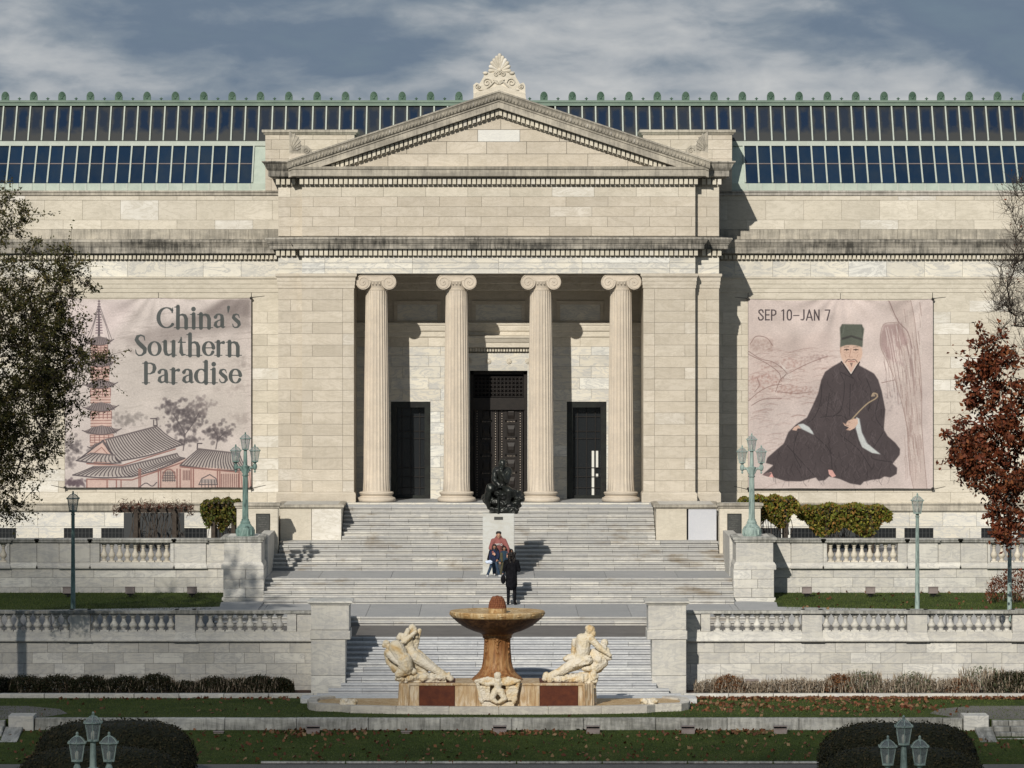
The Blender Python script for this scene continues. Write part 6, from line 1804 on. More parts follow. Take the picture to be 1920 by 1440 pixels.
# grass blades along the edges and fallen leaves
r = np.random.default_rng(11)
def scatter(n, x0, x1, d0, d1, zf_, size, mat, name, label_kind='stuff', up=None, asp=.5, dens=None):
    x = r.uniform(x0, x1, n); d = r.uniform(d0, d1, n)
    if dens is not None:
        k = dens(x, d) > r.uniform(0, 1, n); x = x[k]; d = d[k]
    z = zf_(x, d); c = np.stack([x, d-D0, z], 1)
    o = leaves_at(c, size, r, mat, name, None, asp, up=up); o['kind'] = 'stuff'; return o
zs1 = lambda x, d: ZL+.015+0*x
zslope = lambda x, d: .62+(d-121.9)*(1.11-.62)/4.4+.015
scatter(26000, -15, 15, 126.6, 133.2, zs1, .05, M['blade'], 'lawn_blades', up=(0, 0, 1, .75), asp=.22)
scatter(26000, -15, 15, 121.9, 126.28, zslope, .05, M['blade'], 'slope_blades', up=(0, 0, 1, .75), asp=.22)
zup = lambda x, d: Z2+.05+np.clip((d-148.2)*.058, 0, .17)*(np.abs(x) < 17.3)
for a, b in ((-19, -9.2), (9.2, 19)): scatter(9000, a, b, 144.5, 151.1, zup, .06, M['blade'], 'upper_lawn_blades', up=(0, 0, 1, .75), asp=.22)
bz_ = lambda x, d: np.clip(.10+.9*((x > 5)*(x < 12.5)*(np.sin(x*1.7+d*3)*.5+.6)*(d > 128.6))+.5*(d > 132.6), 0, 1)*np.where((x < 5)*(d < 132.3), .25, 1)
scatter(5200, -13, 13.5, 127.2, 133.2, lambda x, d: ZL+.03+0*x, .13, M['fallen'], 'fallen_leaves', asp=.7, dens=bz_)
scatter(1500, 5.4, 18, 132.7, 133.25, lambda x, d: ZL+.03+0*x, .13, M['fallen'], 'fallen_leaves', asp=.7)
scatter(900, -13.5, 13.5, 121.9, 126.2, lambda x, d: zslope(x, d)+.02, .12, M['fallen'], 'fallen_leaves', asp=.7)
scatter(1300, -12.5, 12.5, 125.5, 126.27, lambda x, d: zslope(x, d)+.02, .13, M['fallen'], 'fallen_leaves', asp=.7, dens=lambda x, d: np.clip(.3+.5*np.sin(x*1.1+1)+.3*np.sin(x*2.9), 0, 1))
scatter(60, 9.2, 17, 144.5, 151, lambda x, d: zup(x, d)+.03, .13, M['fallen'], 'fallen_leaves', asp=.7)
scatter(90, 13.3, 15.5, 122.8, 126.2, lambda x, d: .95+0*x, .15, M['fallen'], 'fallen_leaves', asp=.7)
# ------------------------------------------------------------ banners: printed cloth, the print drawn here pixel by pixel
class Art:
    def __init__(s, ox, oy, w, h, W=760, bg=(200, 186, 180)):
        s.ox, s.oy, s.k = ox, oy, W/w; s.W = W; s.H = int(h*W/w)
        s.a = np.ones((s.H, s.W, 3), np.float32)*np.array(bg, np.float32)/255
        s.rg = np.random.default_rng(3)
    def xy(s, p): return (np.asarray(p, float)-np.array([s.ox, s.oy]))*s.k
    def _box(s, p, pad):
        x0 = max(0, int(p[:, 0].min()-pad)); x1 = min(s.W, int(p[:, 0].max()+pad)+2); y0 = max(0, int(p[:, 1].min()-pad)); y1 = min(s.H, int(p[:, 1].max()+pad)+2)
        return x0, x1, y0, y1
    def _blend(s, b, m, c, al):
        x0, x1, y0, y1 = b; m = np.clip(m, 0, 1)[:, :, None]*al
        s.a[y0:y1, x0:x1] = s.a[y0:y1, x0:x1]*(1-m)+np.array(c, np.float32)/255*m
    def poly(s, pts, c, al=1., soft=0, tex=0):
        p = s.xy(pts); x0, x1, y0, y1 = b = s._box(p, soft*s.k*2+1)
        if x1 <= x0 or y1 <= y0: return
        m = np.zeros((y1-y0, x1-x0), np.float32)
        for sx, sy in ((.25, .25), (.75, .25), (.25, .75), (.75, .75)):
            X, Y = np.meshgrid(np.arange(x0, x1)+sx, np.arange(y0, y1)+sy); ins = np.zeros(X.shape, bool); n = len(p)
            for i in range(n):
                xa, ya = p[i]; xb, yb = p[(i+1) % n]
                if ya == yb: continue
                c_ = (ya > Y) != (yb > Y); ins ^= c_ & (X < (xb-xa)*(Y-ya)/(yb-ya)+xa)
            m += ins*.25
        if soft:
            r = max(1, int(soft*s.k/2))
            for _ in range(3):
                for ax in (0, 1):
                    cs = np.cumsum(np.pad(m, [(r+1, r) if ax == 0 else (0, 0), (r+1, r) if ax == 1 else (0, 0)]), axis=ax)
                    m = (cs[2*r+1:] - cs[:-2*r-1])/(2*r+1) if ax == 0 else (cs[:, 2*r+1:]-cs[:, :-2*r-1])/(2*r+1)
        if tex: m = m*(1-tex+tex*s.rg.uniform(0, 1.6, m.shape))
        s._blend(b, m, c, al)
    def line(s, pts, w, c, al=1., soft=.8):
        """w: width in drawing units, or one per point"""
        p = s.xy(pts); n = len(p); w = np.array([w]*n if not hasattr(w, '__len__') else w, float)*s.k/2
        x0, x1, y0, y1 = b = s._box(p, w.max()+2)
        if x1 <= x0 or y1 <= y0: return
        X, Y = np.meshgrid(np.arange(x0, x1)+.5, np.arange(y0, y1)+.5); best = np.full(X.shape, -9.)
        for i in range(n-1):
            ax, ay = p[i]; dx, dy = p[i+1]-p[i]; l2 = dx*dx+dy*dy+1e-9
            t = np.clip(((X-ax)*dx+(Y-ay)*dy)/l2, 0, 1); d = np.hypot(X-ax-t*dx, Y-ay-t*dy); best = np.maximum(best, w[i]+(w[i+1]-w[i])*t-d)
        s._blend(b, np.clip(best/soft+.5, 0, 1), c, al)
    def curve(s, pts, w, c, al=1.): s.line(smooth_pts(pts), w, c, al)
    def dab(s, x, y, r, c, al): 
        a = np.linspace(0, 2*math.pi, 9)[:-1]; q = s.rg.uniform(.6, 1.2, 8)
        s.poly(np.stack([x+r*q*np.cos(a), y+r*q*np.sin(a)], 1), c, al, soft=r*.25)
    def grain(s, amp=.02):
        g = s.rg.normal(size=(s.H, s.W)).astype(np.float32)
        for _ in range(2): g = (g+np.roll(g, 1, 0)+np.roll(g, 1, 1)+np.roll(g, -1, 0)+np.roll(g, -1, 1)+np.roll(g, 2, 1))/2.6
        s.a = (s.a+np.roll(s.a, 1, 0)+np.roll(s.a, 1, 1))/3
        s.a *= (1+amp*g/g.std())[:, :, None]
        grey = s.a.mean(2, keepdims=True); s.a = grey+(s.a-grey)*.85
    def wash(s, amp):
        for sc in (4, 9, 20):
            g = s.rg.normal(size=(sc+2, sc+2)); yi = np.linspace(0, sc, s.H); xi = np.linspace(0, sc, s.W)
            y0 = yi.astype(int); x0 = xi.astype(int); fy = (yi-y0)[:, None]; fx = (xi-x0)[None]; fy = fy*fy*(3-2*fy); fx = fx*fx*(3-2*fx)
            G = g[np.ix_(y0, x0)]*(1-fy)*(1-fx)+g[np.ix_(y0+1, x0)]*fy*(1-fx)+g[np.ix_(y0, x0+1)]*(1-fy)*fx+g[np.ix_(y0+1, x0+1)]*fy*fx
            s.a *= (1+amp*G/3)[:, :, None]
    def image(s, name):
        im = bpy.data.images.new(name, s.W, s.H); q = np.ones((s.H, s.W, 4), np.float32); q[:, :, :3] = np.clip(s.a[::-1], 0, 1)
        im.pixels.foreach_set(q.reshape(-1)); im.update(); im.pack(); return im
def smooth_pts(pts, n=8):
    P = [np.array(p, float) for p in pts]; P = [2*P[0]-P[1]]+P+[2*P[-1]-P[-2]]; out = []
    for i in range(1, len(P)-2):
        for k in range(n):
            t = k/n; a, b, c, d = P[i-1:i+3]
            out.append(.5*((2*b)+(-a+c)*t+(2*a-5*b+4*c-d)*t*t+(-a+3*b-3*c+d)*t**3))
    out.append(P[-2]); return np.array(out)
# --- flared roman letters: strokes (points, widths) on a grid with x-height 90, ascender 134, baseline 0, y up
K, k_ = 25, 8
def arc(cx, cy, rx, ry, a0, a1, n=22): return [(cx+rx*math.cos(R(a0+(a1-a0)*i/n)), cy+ry*math.sin(R(a0+(a1-a0)*i/n))) for i in range(n+1)]
def arcw(a0, a1, thick, thin, n=22): return [thin+(thick-thin)*abs(math.cos(R(a0+(a1-a0)*i/n)))**1.5 for i in range(n+1)]
def stem(x, h, serif_top=True, foot=True):
    o = [([(x, 0), (x, h)], [K, K])]
    if foot: o += [([(x-25, 2), (x+25, 2)], [6, 6])]
    if serif_top: o += [([(x-24, h-4), (x-2, h-2)], [5, 12])]
    return o
def arch(x0, x1, foot=True):
    w = x1-x0
    o = [([(x0, 66), (x0+w*.25, 84), (x0+w*.55, 90-4), (x0+w*.85, 78), (x1, 58), (x1, 30), (x1, 0)], [5, 10, 15, 22, K, K, K])]
    if foot: o += [([(x1-25, 2), (x1+25, 2)], [6, 6])]
    return o
GL = {
 'C': (122, [(arc(68, 66, 56, 64, 48, 318), arcw(48, 318, 27, 8)), ([(107, 100), (110, 130)], [10, 5]), ([(104, 28), (116, 24)], [8, 3])]),
 'h': (106, stem(24, 138)+arch(26, 80)), 'n': (106, stem(24, 90)+arch(26, 80)), 'i': (52, stem(26, 90)+[([(25, 121), (25.1, 122)], [30, 30])]),
 'a': (88, [([(18, 70), (28, 86), (46, 89), (62, 78), (64, 60), (64, 14), (70, 4), (84, 8)], [24, 12, 9, 20, K, K, 13, 5]), ([(62, 56), (34, 46), (20, 34), (18, 18), (30, 5), (48, 8), (62, 24)], [6, 9, 18, 23, 14, 8, 6])]),
 "'": (36, [([(20, 134), (17, 100)], [20, 6])]),
 's': (74, [([(58, 66), (52, 84), (36, 89), (20, 80), (18, 66), (34, 52), (52, 38), (58, 22), (46, 5), (28, 2), (16, 10), (12, 26)], [5, 8, 9, 18, 22, 25, 25, 20, 11, 8, 8, 5])]),
 'S': (94, [([(76, 98), (70, 124), (48, 132), (26, 122), (20, 102), (34, 82), (56, 62), (76, 44), (76, 22), (56, 3), (34, 1), (18, 14), (13, 38)], [5, 9, 10, 20, 26, 28, 29, 27, 22, 11, 9, 9, 5])]),
 'o': (96, [(arc(48, 45, 36, 44, 0, 360), arcw(0, 360, 25, 7))]),
 'u': (106, [([(24, 90), (24, 34), (30, 12), (46, 3), (64, 10), (80, 28)], [K, K, 22, 14, 9, 5])]+[([(80, 90), (80, 0)], [K, K]), ([(4, 88), (24, 88)], [6, 10]), ([(60, 88), (80, 88)], [6, 10]), ([(80, 3), (102, 3)], [10, 5])]),
 't': (62, [([(26, 118), (26, 24), (34, 6), (56, 6)], [8, K, 18, 6]), ([(6, 86), (54, 86)], [8, 8]), ([(10, 86), (26, 112)], [6, 6])]),
 'e': (86, [(arc(44, 45, 33, 44, 6, 330), arcw(6, 330, 25, 8)), ([(16, 50), (74, 50)], [7, 7])]),
 'r': (76, stem(24, 90)+[([(26, 62), (40, 82), (58, 84)], [5, 9, 22])]),
 'P': (98, stem(26, 130, False)+[([(4, 128), (40, 128)], [6, 6]), ([(30, 128), (60, 128), (80, 116), (84, 96), (78, 74), (56, 60), (34, 60)], [7, 9, 19, 26, 20, 9, 6])]),
 'd': (104, [(arc(46, 45, 36, 44, 50, 312), arcw(50, 312, 26, 8)), ([(78, 138), (78, 0)], [K, K]), ([(58, 136), (78, 136)], [6, 10]), ([(78, 3), (100, 3)], [10, 5])]),
 ' ': (40, [])}
def write(A_, word, x1, base, width, sc=1.0, c=(72, 78, 78), GL=GL, wk=1.0, xmul=1):
    tot = sum(GL[ch][0] for ch in word); sx = width/tot; x = x1-width
    for ch in word:
        adv, st = GL[ch]
        for pts, w in st: A_.line([(x+p[0]*sx, base-p[1]*sc) for p in pts], [q*wk*(sx+sc)/2 for q in w], c, .92)
        x += adv*sx
# --- left print: pagoda, temple roofs, ink trees, misty hill
A1 = Art(420, 130, 1197, 1220)
ink, pink, red = (92, 82, 86), (205, 165, 150), (150, 95, 85)
for i in range(150):
    x_ = A1.rg.uniform(700, 1600); y_ = A1.rg.uniform(200, 1000); A1.curve([(x_, y_), (x_+50, y_-8), (x_+110, y_-30*A1.rg.uniform(-.3, 1))], A1.rg.uniform(4, 10), (140, 126, 120), .2)
A1.poly([(780, 400), (1000, 320), (1200, 250), (1370, 180), (1430, 120), (1640, 120), (1640, 330), (1350, 350), (1100, 420), (900, 450)], (140, 126, 122), .55, 30)
A1.poly([(1250, 270), (1400, 170), (1450, 130), (1640, 130), (1640, 250), (1450, 240)], (118, 104, 102), .5, 22)
A1.poly([(740, 460), (1500, 440), (1640, 520), (1640, 1000), (700, 900)], (188, 178, 168), .5, 60)
A1.poly([(420, 130), (900, 130), (700, 420), (420, 500)], (212, 190, 190), .5, 60)
for x, y, q in ((1540, 540, 50), (1580, 560, 40), (1500, 720, 60), (1560, 700, 40), (1480, 910, 70), (1560, 905, 50), (800, 470, 50)): 
    for i in range(8): A1.dab(x+A1.rg.normal()*q, y+A1.rg.normal()*q*.3, q*.35, (150, 135, 130), .18)
for cx, cy, rx, ry, n_, cc, al in ((1120, 850, 80, 80, 90, ink, .4), (1230, 900, 90, 90, 110, ink, .42), (1300, 830, 70, 60, 50, (125, 112, 112), .35), (1160, 960, 80, 70, 60, ink, .4), (1400, 1000, 100, 60, 90, ink, .4), (1200, 1040, 70, 40, 40, ink, .35), (830, 910, 90, 40, 60, (140, 130, 126), .4), (470, 1100, 60, 70, 50, ink, .35), (480, 1320, 60, 24, 50, (100, 80, 90), .5), (450, 1190, 30, 50, 20, ink, .25)):
    for i in range(n_): A1.dab(cx+A1.rg.normal()*rx*.55, cy+A1.rg.normal()*ry*.5, A1.rg.uniform(7, 17), cc, al*1.25)
for p in ([(1180, 1110), (1190, 1010), (1150, 930), (1120, 880)], [(1190, 1010), (1240, 940), (1280, 870)], [(1390, 1100), (1400, 1020), (1370, 970)], [(1400, 1040), (1450, 990)]): A1.curve(p, 7, ink, .8)
# pagoda
A1.line([(638, 130), (638, 380)], [4, 16], ink); 
for i in range(13): A1.line([(638-6-i*1.3, 150+i*17), (638+6+i*1.3, 150+i*17)], 6, (105, 80, 95), .9)
for p in ([(632, 180), (600, 300), (552, 402)], [(644, 180), (690, 310), (722, 398)], [(640, 200), (680, 300), (704, 390)], [(634, 200), (600, 320), (580, 390)]): A1.curve(p, 4, ink, .8)
tiers = [(410, 88, 34), (548, 96, 40), (688, 104, 46), (835, 108, 50), (985, 120, 40), (1090, 90, 30)]
for i, (y, hw, hh2) in enumerate(tiers):
    cx = 640+i*4; bw = hw*.62
    A1.poly([(cx-bw, y+10), (cx+bw, y+10), (cx+bw, y+118), (cx-bw, y+118)], pink, .95)
    for q in range(6): A1.line([(cx-bw, y+26+q*(hh2+26)/4), (cx+bw, y+24+q*(hh2+26)/4)], 5, red, .9)
    for q in range(6): A1.line([(cx-bw+q*bw/2.5, y+28), (cx-bw+q*bw/2.5, y+70)], 5, (130, 80, 78), .9)
    A1.poly([(cx-hw, y+2), (cx-hw*.5, y-22), (cx, y-38), (cx+hw*.5, y-22), (cx+hw, y-10), (cx+hw*.7, y+16), (cx, y+22), (cx-hw*.7, y+20)], (128, 112, 112), .9)
    for q in range(11): A1.line([(cx-hw*.5+q*hw*.1, y-28), (cx-hw*.8+q*hw*.16, y+14)], 4, (75, 65, 72), .8)
    A1.curve([(cx-hw-6, y-4), (cx-hw*.5, y+16), (cx, y+22), (cx+hw*.5, y+14), (cx+hw+6, y-16)], 6, ink, .9)
# halls
A1.poly([(560, 1290), (850, 1290), (1190, 1160), (1540, 1240), (1617, 1250), (1617, 1352), (556, 1352)], pink, .9)
A1.poly([(700, 1300), (930, 1270), (1030, 1250), (1030, 1350), (700, 1350)], (196, 180, 172), .8)
def roof(top0, top1, bot1, bot0, n, cc=(176, 164, 158)):
    A1.poly([top0, top1, ((top1[0]+bot1[0])/2-14, (top1[1]+bot1[1])/2+8), bot1, bot0, ((top0[0]+bot0[0])/2-4, (top0[1]+bot0[1])/2+8)], cc, .95)
    for i in range(n+1):
        t = i/n; a = np.array(top0)*(1-t)+np.array(top1)*t; b = np.array(bot0)*(1-t)+np.array(bot1)*t; m = (a+b)/2+np.array([-10, 6]); A1.curve([a, m, b], 6.5, (78, 68, 74), .9)
    A1.line([top0, top1], 10, (110, 98, 100), .9); A1.curve([bot0, (np.array(bot0)+np.array(bot1))/2+np.array([0, 12]), bot1], 9, ink, .95)
roof((680, 1040), (1010, 955), (1180, 1070), (770, 1180), 22)
A1.poly([(560, 1125), (660, 1060), (690, 1100), (740, 1160), (570, 1165)], pink, .95); A1.line([(500, 1175), (570, 1120), (665, 1045), (700, 1110), (765, 1185)], 9, ink)
A1.line([(590, 1140), (655, 1090), (700, 1140)], 5, red)
roof((585, 1128), (740, 1140), (780, 1190), (492, 1175), 9); roof((600, 1215), (800, 1215), (840, 1280), (470, 1268), 13)
roof((790, 1215), (1140, 1130), (1190, 1160), (845, 1280), 22)
A1.line([(560, 1195), (790, 1205), (1130, 1100)], 8, red); A1.line([(560, 1295), (850, 1300), (1195, 1180)], 8, red)
roof((1280, 1100), (1540, 1130), (1610, 1240), (1160, 1205), 22)
A1.line([(1160, 1215), (1540, 1250)], 9, red); A1.line([(1270, 1100), (1272, 1065), (1300, 1065)], 8, ink); A1.line([(970, 905), (1010, 905), (1012, 950), (990, 950), (990, 915)], 7, ink)
for x in (560, 690, 750, 780, 895, 905, 1020, 1035, 1140, 1160, 1230, 1245, 1400, 1415, 1540): A1.line([(x, 1300 if x < 860 else 1230), (x, 1352)], 8, red)
for x in range(1180, 1230, 10): A1.line([(x, 1240), (x, 1300)], 5, (120, 75, 70))
for x in range(1425, 1535, 12): A1.line([(x, 1262), (x, 1345)], 5, (120, 75, 70))
A1.poly(arc(1088, 1290, 42, -60, 0, 180)+[(1046, 1310), (1130, 1310)], (176, 150, 138), 1)
for q in range(6): A1.line([(1050+q*15, 1310), (1050+q*15, 1245)], 4, ink)
for q in range(4): A1.line([(1046, 1255+q*16), (1130, 1255+q*16)], 4, ink)
A1.line(arc(1088, 1290, 42, -60, 0, 180), 7, red)
A1.line([(1280, 1330), (1300, 1290), (1350, 1265), (1390, 1290), (1400, 1330), (1280, 1330)], 6, ink); A1.poly([(1285, 1320), (1300, 1292), (1390, 1295), (1395, 1325)], (160, 146, 142), .9)
for q in range(5): A1.line([(1300+q*20, 1300), (1298+q*22, 1345)], 5, ink)
A1.curve([(900, 1345), (940, 1320), (980, 1340), (1010, 1315)], 6, ink)
for x0 in range(1550, 1617, 14): A1.line([(x0, 1250), (x0+8, 1345)], 5, red)
A1.grain(); A1.wash(.05)
write(A1, "China's", 1556, 322, 546); write(A1, "Southern", 1556, 500, 694); write(A1, "Paradise", 1556, 677, 640)
# --- right print: seated man in a dark robe, green cap, pine trunk, hills
A2 = Art(78, 72, 1237, 1265, bg=(204, 184, 177))
A2.poly([(78, 300), (400, 330), (620, 280), (700, 700), (400, 760), (78, 760)], (196, 172, 164), .6, 40)
A2.poly([(500, 640), (1320, 600), (1320, 1337), (78, 1337), (78, 800)], (190, 172, 168), .45, 60)
for i in range(160): A2.dab(A2.rg.uniform(90, 240), A2.rg.uniform(340, 420), 9, (165, 135, 125), .2)
for (x, y, sx, sy, n_, cc) in ((200, 600, 70, 30, 70, (160, 110, 100)), (130, 640, 50, 40, 40, (160, 110, 100)), (360, 500, 60, 20, 50, (165, 120, 110)), (340, 680, 70, 14, 50, (160, 112, 100)), (560, 465, 50, 12, 30, (150, 120, 115)), (1040, 730, 50, 50, 50, (150, 135, 135)), (250, 850, 120, 60, 60, (178, 162, 158)), (480, 690, 60, 12, 30, (160, 120, 110))):
    for i in range(n_): A2.dab(x+A2.rg.normal()*sx, y+A2.rg.normal()*sy, 8, cc, .35)
for p in ([(80, 420), (160, 470), (240, 490), (300, 530), (340, 570)], [(80, 440), (200, 500), (280, 560), (300, 620)], [(260, 690), (300, 600), (380, 550), (480, 500), (610, 450)], [(80, 750), (150, 690), (230, 650), (300, 640)], [(90, 370), (130, 320), (200, 330), (240, 380)], [(270, 690), (400, 700), (500, 690)], [(100, 780), (180, 740), (300, 735)], [(290, 520), (330, 560), (310, 600)], [(120, 690), (150, 650), (140, 600)], [(970, 630), (1060, 610)]):
    A2.curve(p, 5, (132, 98, 92), .75)
for i in range(9): A2.curve([(290+i*9, 500+i*8), (310+i*7, 530+i*9), (300+i*4, 560+i*9)], 3, (215, 205, 200), .8)
tr_ = [(1005, 72), (1030, 150), (1075, 225), (985, 240), (962, 330), (968, 400), (1000, 470), (1040, 560), (1070, 640), (1110, 780), (1140, 930), (1150, 1100), (1165, 1240), (1185, 1337), (1275, 1337), (1262, 1200), (1250, 1060), (1240, 900), (1240, 700), (1228, 500), (1205, 330), (1190, 200), (1165, 72)]
A2.poly(tr_, (190, 168, 160), .9, 3)
A2.poly([(985, 240), (1090, 235), (1130, 300), (1150, 360), (1080, 420), (1120, 520), (1060, 500), (1000, 460), (962, 380), (965, 310)], (150, 112, 112), .55, 10)
for i in range(46):
    u = A2.rg.uniform(.0, 1); x0 = 985+u*180; y0 = 240+A2.rg.uniform(0, 300)
    dx = 70+A2.rg.normal()*14; L0 = A2.rg.uniform(80, 330)
    A2.curve([(x0, y0), (x0+dx*L0/330*.5, y0+L0*.5), (x0+dx*L0/330*.8, y0+L0)], A2.rg.uniform(3, 6), A2.rg.choice([0, 1]) and (142, 112, 108) or (215, 200, 192), .55)
for i in range(120):
    x0 = A2.rg.uniform(1040, 1230); y0 = A2.rg.uniform(80, 1200)
    if x0 > 1020+(y0-72)*.13: A2.curve([(x0, y0), (x0+6, y0+40), (x0+10, y0+90)], A2.rg.uniform(3, 8), A2.rg.choice([0, 1]) and (150, 118, 110) or (212, 196, 186), .5)
for i in range(26):
    x0 = 1120+A2.rg.uniform(0, 110); y0 = A2.rg.uniform(560, 1150); A2.curve([(x0, y0), (x0+8, y0+70), (x0+10, y0+150)], 4, (158, 128, 120), .5)
A2.curve([(1015, 72), (1080, 215), (1145, 290), (1175, 400)], 6, (130, 98, 95), .7)
for i in range(170):
    x_ = A2.rg.uniform(80, 640); y_ = A2.rg.uniform(400, 1100); A2.curve([(x_, y_), (x_+40, y_-12), (x_+90, y_-6)], A2.rg.uniform(3, 8), (148, 112, 104), .26)
A2.curve(tr_[2:14], 4, (140, 108, 100), .7); A2.curve(tr_[14:], 4, (140, 108, 100), .7)
robe = [(700, 488), (640, 522), (592, 556), (566, 610), (545, 700), (505, 790), (470, 862), (400, 905), (345, 960), (315, 1035), (262, 1080), (205, 1130), (195, 1165), (245, 1180), (175, 1240), (205, 1252), (250, 1262), (330, 1287), (430, 1288), (530, 1262), (548, 1285), (590, 1280), (618, 1255), (690, 1272), (760, 1302), (830, 1313), (852, 1290), (905, 1278), (960, 1272), (990, 1255), (1030, 1262), (1072, 1238), (1075, 1198), (1045, 1170), (1092, 1110), (1094, 1072), (1062, 1030), (1010, 985), (985, 940), (995, 810), (972, 690), (948, 610), (920, 568), (870, 540), (822, 515), (815, 488), (765, 580)]
A2.poly(robe, (76, 65, 68), 1, 1)
for p in ([(570, 640), (560, 760), (520, 860), (470, 900)], [(690, 560), (720, 640), (700, 800), (640, 860)], [(870, 600), (900, 700), (880, 820)], [(760, 580), (780, 600), (700, 560)], [(765, 580), (700, 490)], [(560, 860), (700, 850), (760, 900)], [(330, 1040), (420, 1140), (530, 1260)], [(520, 980), (620, 1080), (640, 1210)], [(700, 980), (820, 1080), (900, 1200)], [(420, 930), (380, 1080), (430, 1200)], [(980, 960), (900, 1120), (1040, 1160)], [(960, 700), (930, 850), (985, 940)], [(620, 700), (600, 850)], [(760, 640), (755, 850)]):
    A2.curve(p, 5, (48, 42, 46), .7)
for i in range(420):
    x_ = A2.rg.uniform(200, 1080); y_ = A2.rg.uniform(520, 1300); q_ = int((x_-A2.ox)*A2.k), int((y_-A2.oy)*A2.k)
    if A2.a[q_[1], q_[0]].max() < .36: A2.curve([(x_, y_), (x_+A2.rg.uniform(-16, 16), y_+26), (x_+A2.rg.uniform(-26, 26), y_+52)], 5, (108, 94, 98) if i % 2 else (46, 38, 42), .30)
A2.poly([(700, 500), (722, 480), (820, 480), (818, 505), (765, 572)], (205, 160, 138), 1); A2.line([(700, 488), (765, 580), (822, 492)], 9, (52, 46, 50))
A2.line([(722, 500), (765, 568), (806, 500)], 6, (205, 198, 190), .8)
A2.poly(arc(768, 428, 74, 88, 0, 360), (208, 165, 140), 1, 1); A2.poly([(692, 380), (700, 380), (700, 440), (692, 430)], (190, 145, 120), 1)
A2.poly([(690, 262), (706, 238), (836, 240), (854, 270), (846, 330), (842, 392), (800, 380), (768, 376), (730, 378), (692, 392), (694, 330)], (90, 96, 84), 1, 1)
A2.poly([(702, 330), (768, 312), (842, 335), (842, 348), (768, 325), (702, 345)], (62, 60, 58), .9, 4); A2.line([(705, 240), (700, 300)], 4, (66, 70, 62)); A2.line([(838, 242), (842, 305)], 4, (66, 70, 62)); A2.line([(722, 246), (712, 300)], 3, (110, 118, 104))
for s_, cx in ((-1, 736), (1, 798)):
    A2.line([(cx-16, 410), (cx, 405), (cx+16, 410)], 5, (60, 45, 42)); A2.line([(cx-18, 392), (cx+16, 389)], 3, (110, 85, 75)); A2.dab(cx, 412, 5, (40, 30, 30), .9); A2.line([(cx-18, 426), (cx, 432), (cx+16, 425)], 2, (160, 115, 95))
A2.curve([(766, 400), (758, 440), (754, 456), (776, 458)], 3.5, (160, 110, 92)); A2.line([(745, 488), (790, 488)], 5, (160, 85, 75))
A2.curve([(728, 492), (745, 474), (766, 478), (790, 474), (808, 492)], 6, (105, 80, 74), .8); A2.poly([(756, 496), (778, 496), (768, 526)], (105, 80, 74), .7); A2.curve([(722, 440), (732, 462)], 3, (170, 125, 105)); A2.curve([(812, 440), (804, 462)], 3, (170, 125, 105))
A2.poly([(800, 858), (822, 870), (838, 960), (870, 1030), (965, 1108), (905, 1098), (840, 1060), (818, 1010), (796, 930)], (190, 196, 196), 1, 1); A2.line([(822, 870), (838, 960), (880, 1040)], 4, (120, 120, 125))
A2.poly([(408, 908), (445, 902), (485, 925), (508, 955), (517, 978), (470, 955), (435, 938)], (185, 192, 194), 1, 1)
A2.poly([(385, 925), (412, 912), (432, 936), (408, 934), (400, 950), (370, 945)], (205, 160, 138), 1)
A2.poly([(740, 885), (780, 868), (810, 870), (812, 900), (790, 932), (760, 948), (730, 944), (752, 928), (722, 915), (708, 894), (732, 905)], (208, 165, 140), 1)
for p in ([(712, 896), (735, 914), (752, 918)], [(732, 942), (760, 936)], [(740, 888), (760, 895)]): A2.line(p, 3, (140, 95, 80))
A2.curve([(772, 872), (830, 810), (880, 765), (925, 738), (942, 722)], 9, (160, 135, 100)); A2.curve([(905, 718), (915, 700), (938, 705), (942, 722)], 10, (165, 138, 105)); A2.dab(918, 712, 10, (175, 150, 120), .9)
A2.poly([(202, 1232), (232, 1226), (248, 1262), (215, 1258)], (222, 140, 130), 1); A2.poly([(612, 1210), (640, 1212), (665, 1252), (640, 1262), (618, 1240)], (222, 150, 138), 1); A2.poly([(168, 1245), (205, 1228), (235, 1232), (215, 1258)], (120, 92, 92), 1)
A2.curve([(170, 1340), (300, 1290), (400, 1300)], 3, (170, 140, 132), .6)
for i in range(300): A2.dab(A2.rg.uniform(100, 600), A2.rg.uniform(770, 1050), 4, (150, 138, 136), .18)
A2.grain(); A2.wash(.045)
SG = {'S': (60, [([(50, 98), (44, 122), (30, 128), (14, 118), (12, 98), (28, 72), (48, 46), (50, 22), (36, 4), (20, 4), (10, 20), (9, 34)], [18]*12)]), 'E': (54, [([(12, 4), (12, 126)], [18, 18]), ([(10, 125), (46, 125)], [16, 16]), ([(10, 66), (42, 66)], [16, 16]), ([(10, 6), (46, 6)], [16, 16])]),
 'P': (60, [([(12, 2), (12, 126)], [18, 18]), ([(12, 124), (34, 124), (48, 110), (48, 78), (34, 62), (12, 62)], [16, 16, 18, 18, 16, 16])]), ' ': (34, []), '1': (44, [([(24, 2), (24, 126), (6, 112)], [18, 18, 12])]), '0': (64, [([(14, 96), (14, 30), (22, 8), (32, 4), (42, 8), (50, 30), (50, 98), (42, 120), (32, 126), (22, 120), (14, 98)], [18]*11)]),
 '-': (62, [([(6, 58), (54, 58)], [13, 13])]), 'J': (52, [([(36, 126), (36, 22), (26, 5), (10, 8)], [18, 18, 17, 15])]), 'A': (66, [([(6, 2), (32, 126), (58, 2)], [17, 18, 17]), ([(16, 36), (50, 36)], [14, 14])]), 'N': (68, [([(12, 2), (12, 126)], [17, 17]), ([(12, 122), (52, 6)], [18, 18]), ([(52, 2), (52, 126)], [17, 17])]), '7': (52, [([(6, 124), (46, 124), (22, 2)], [16, 16, 18])])}
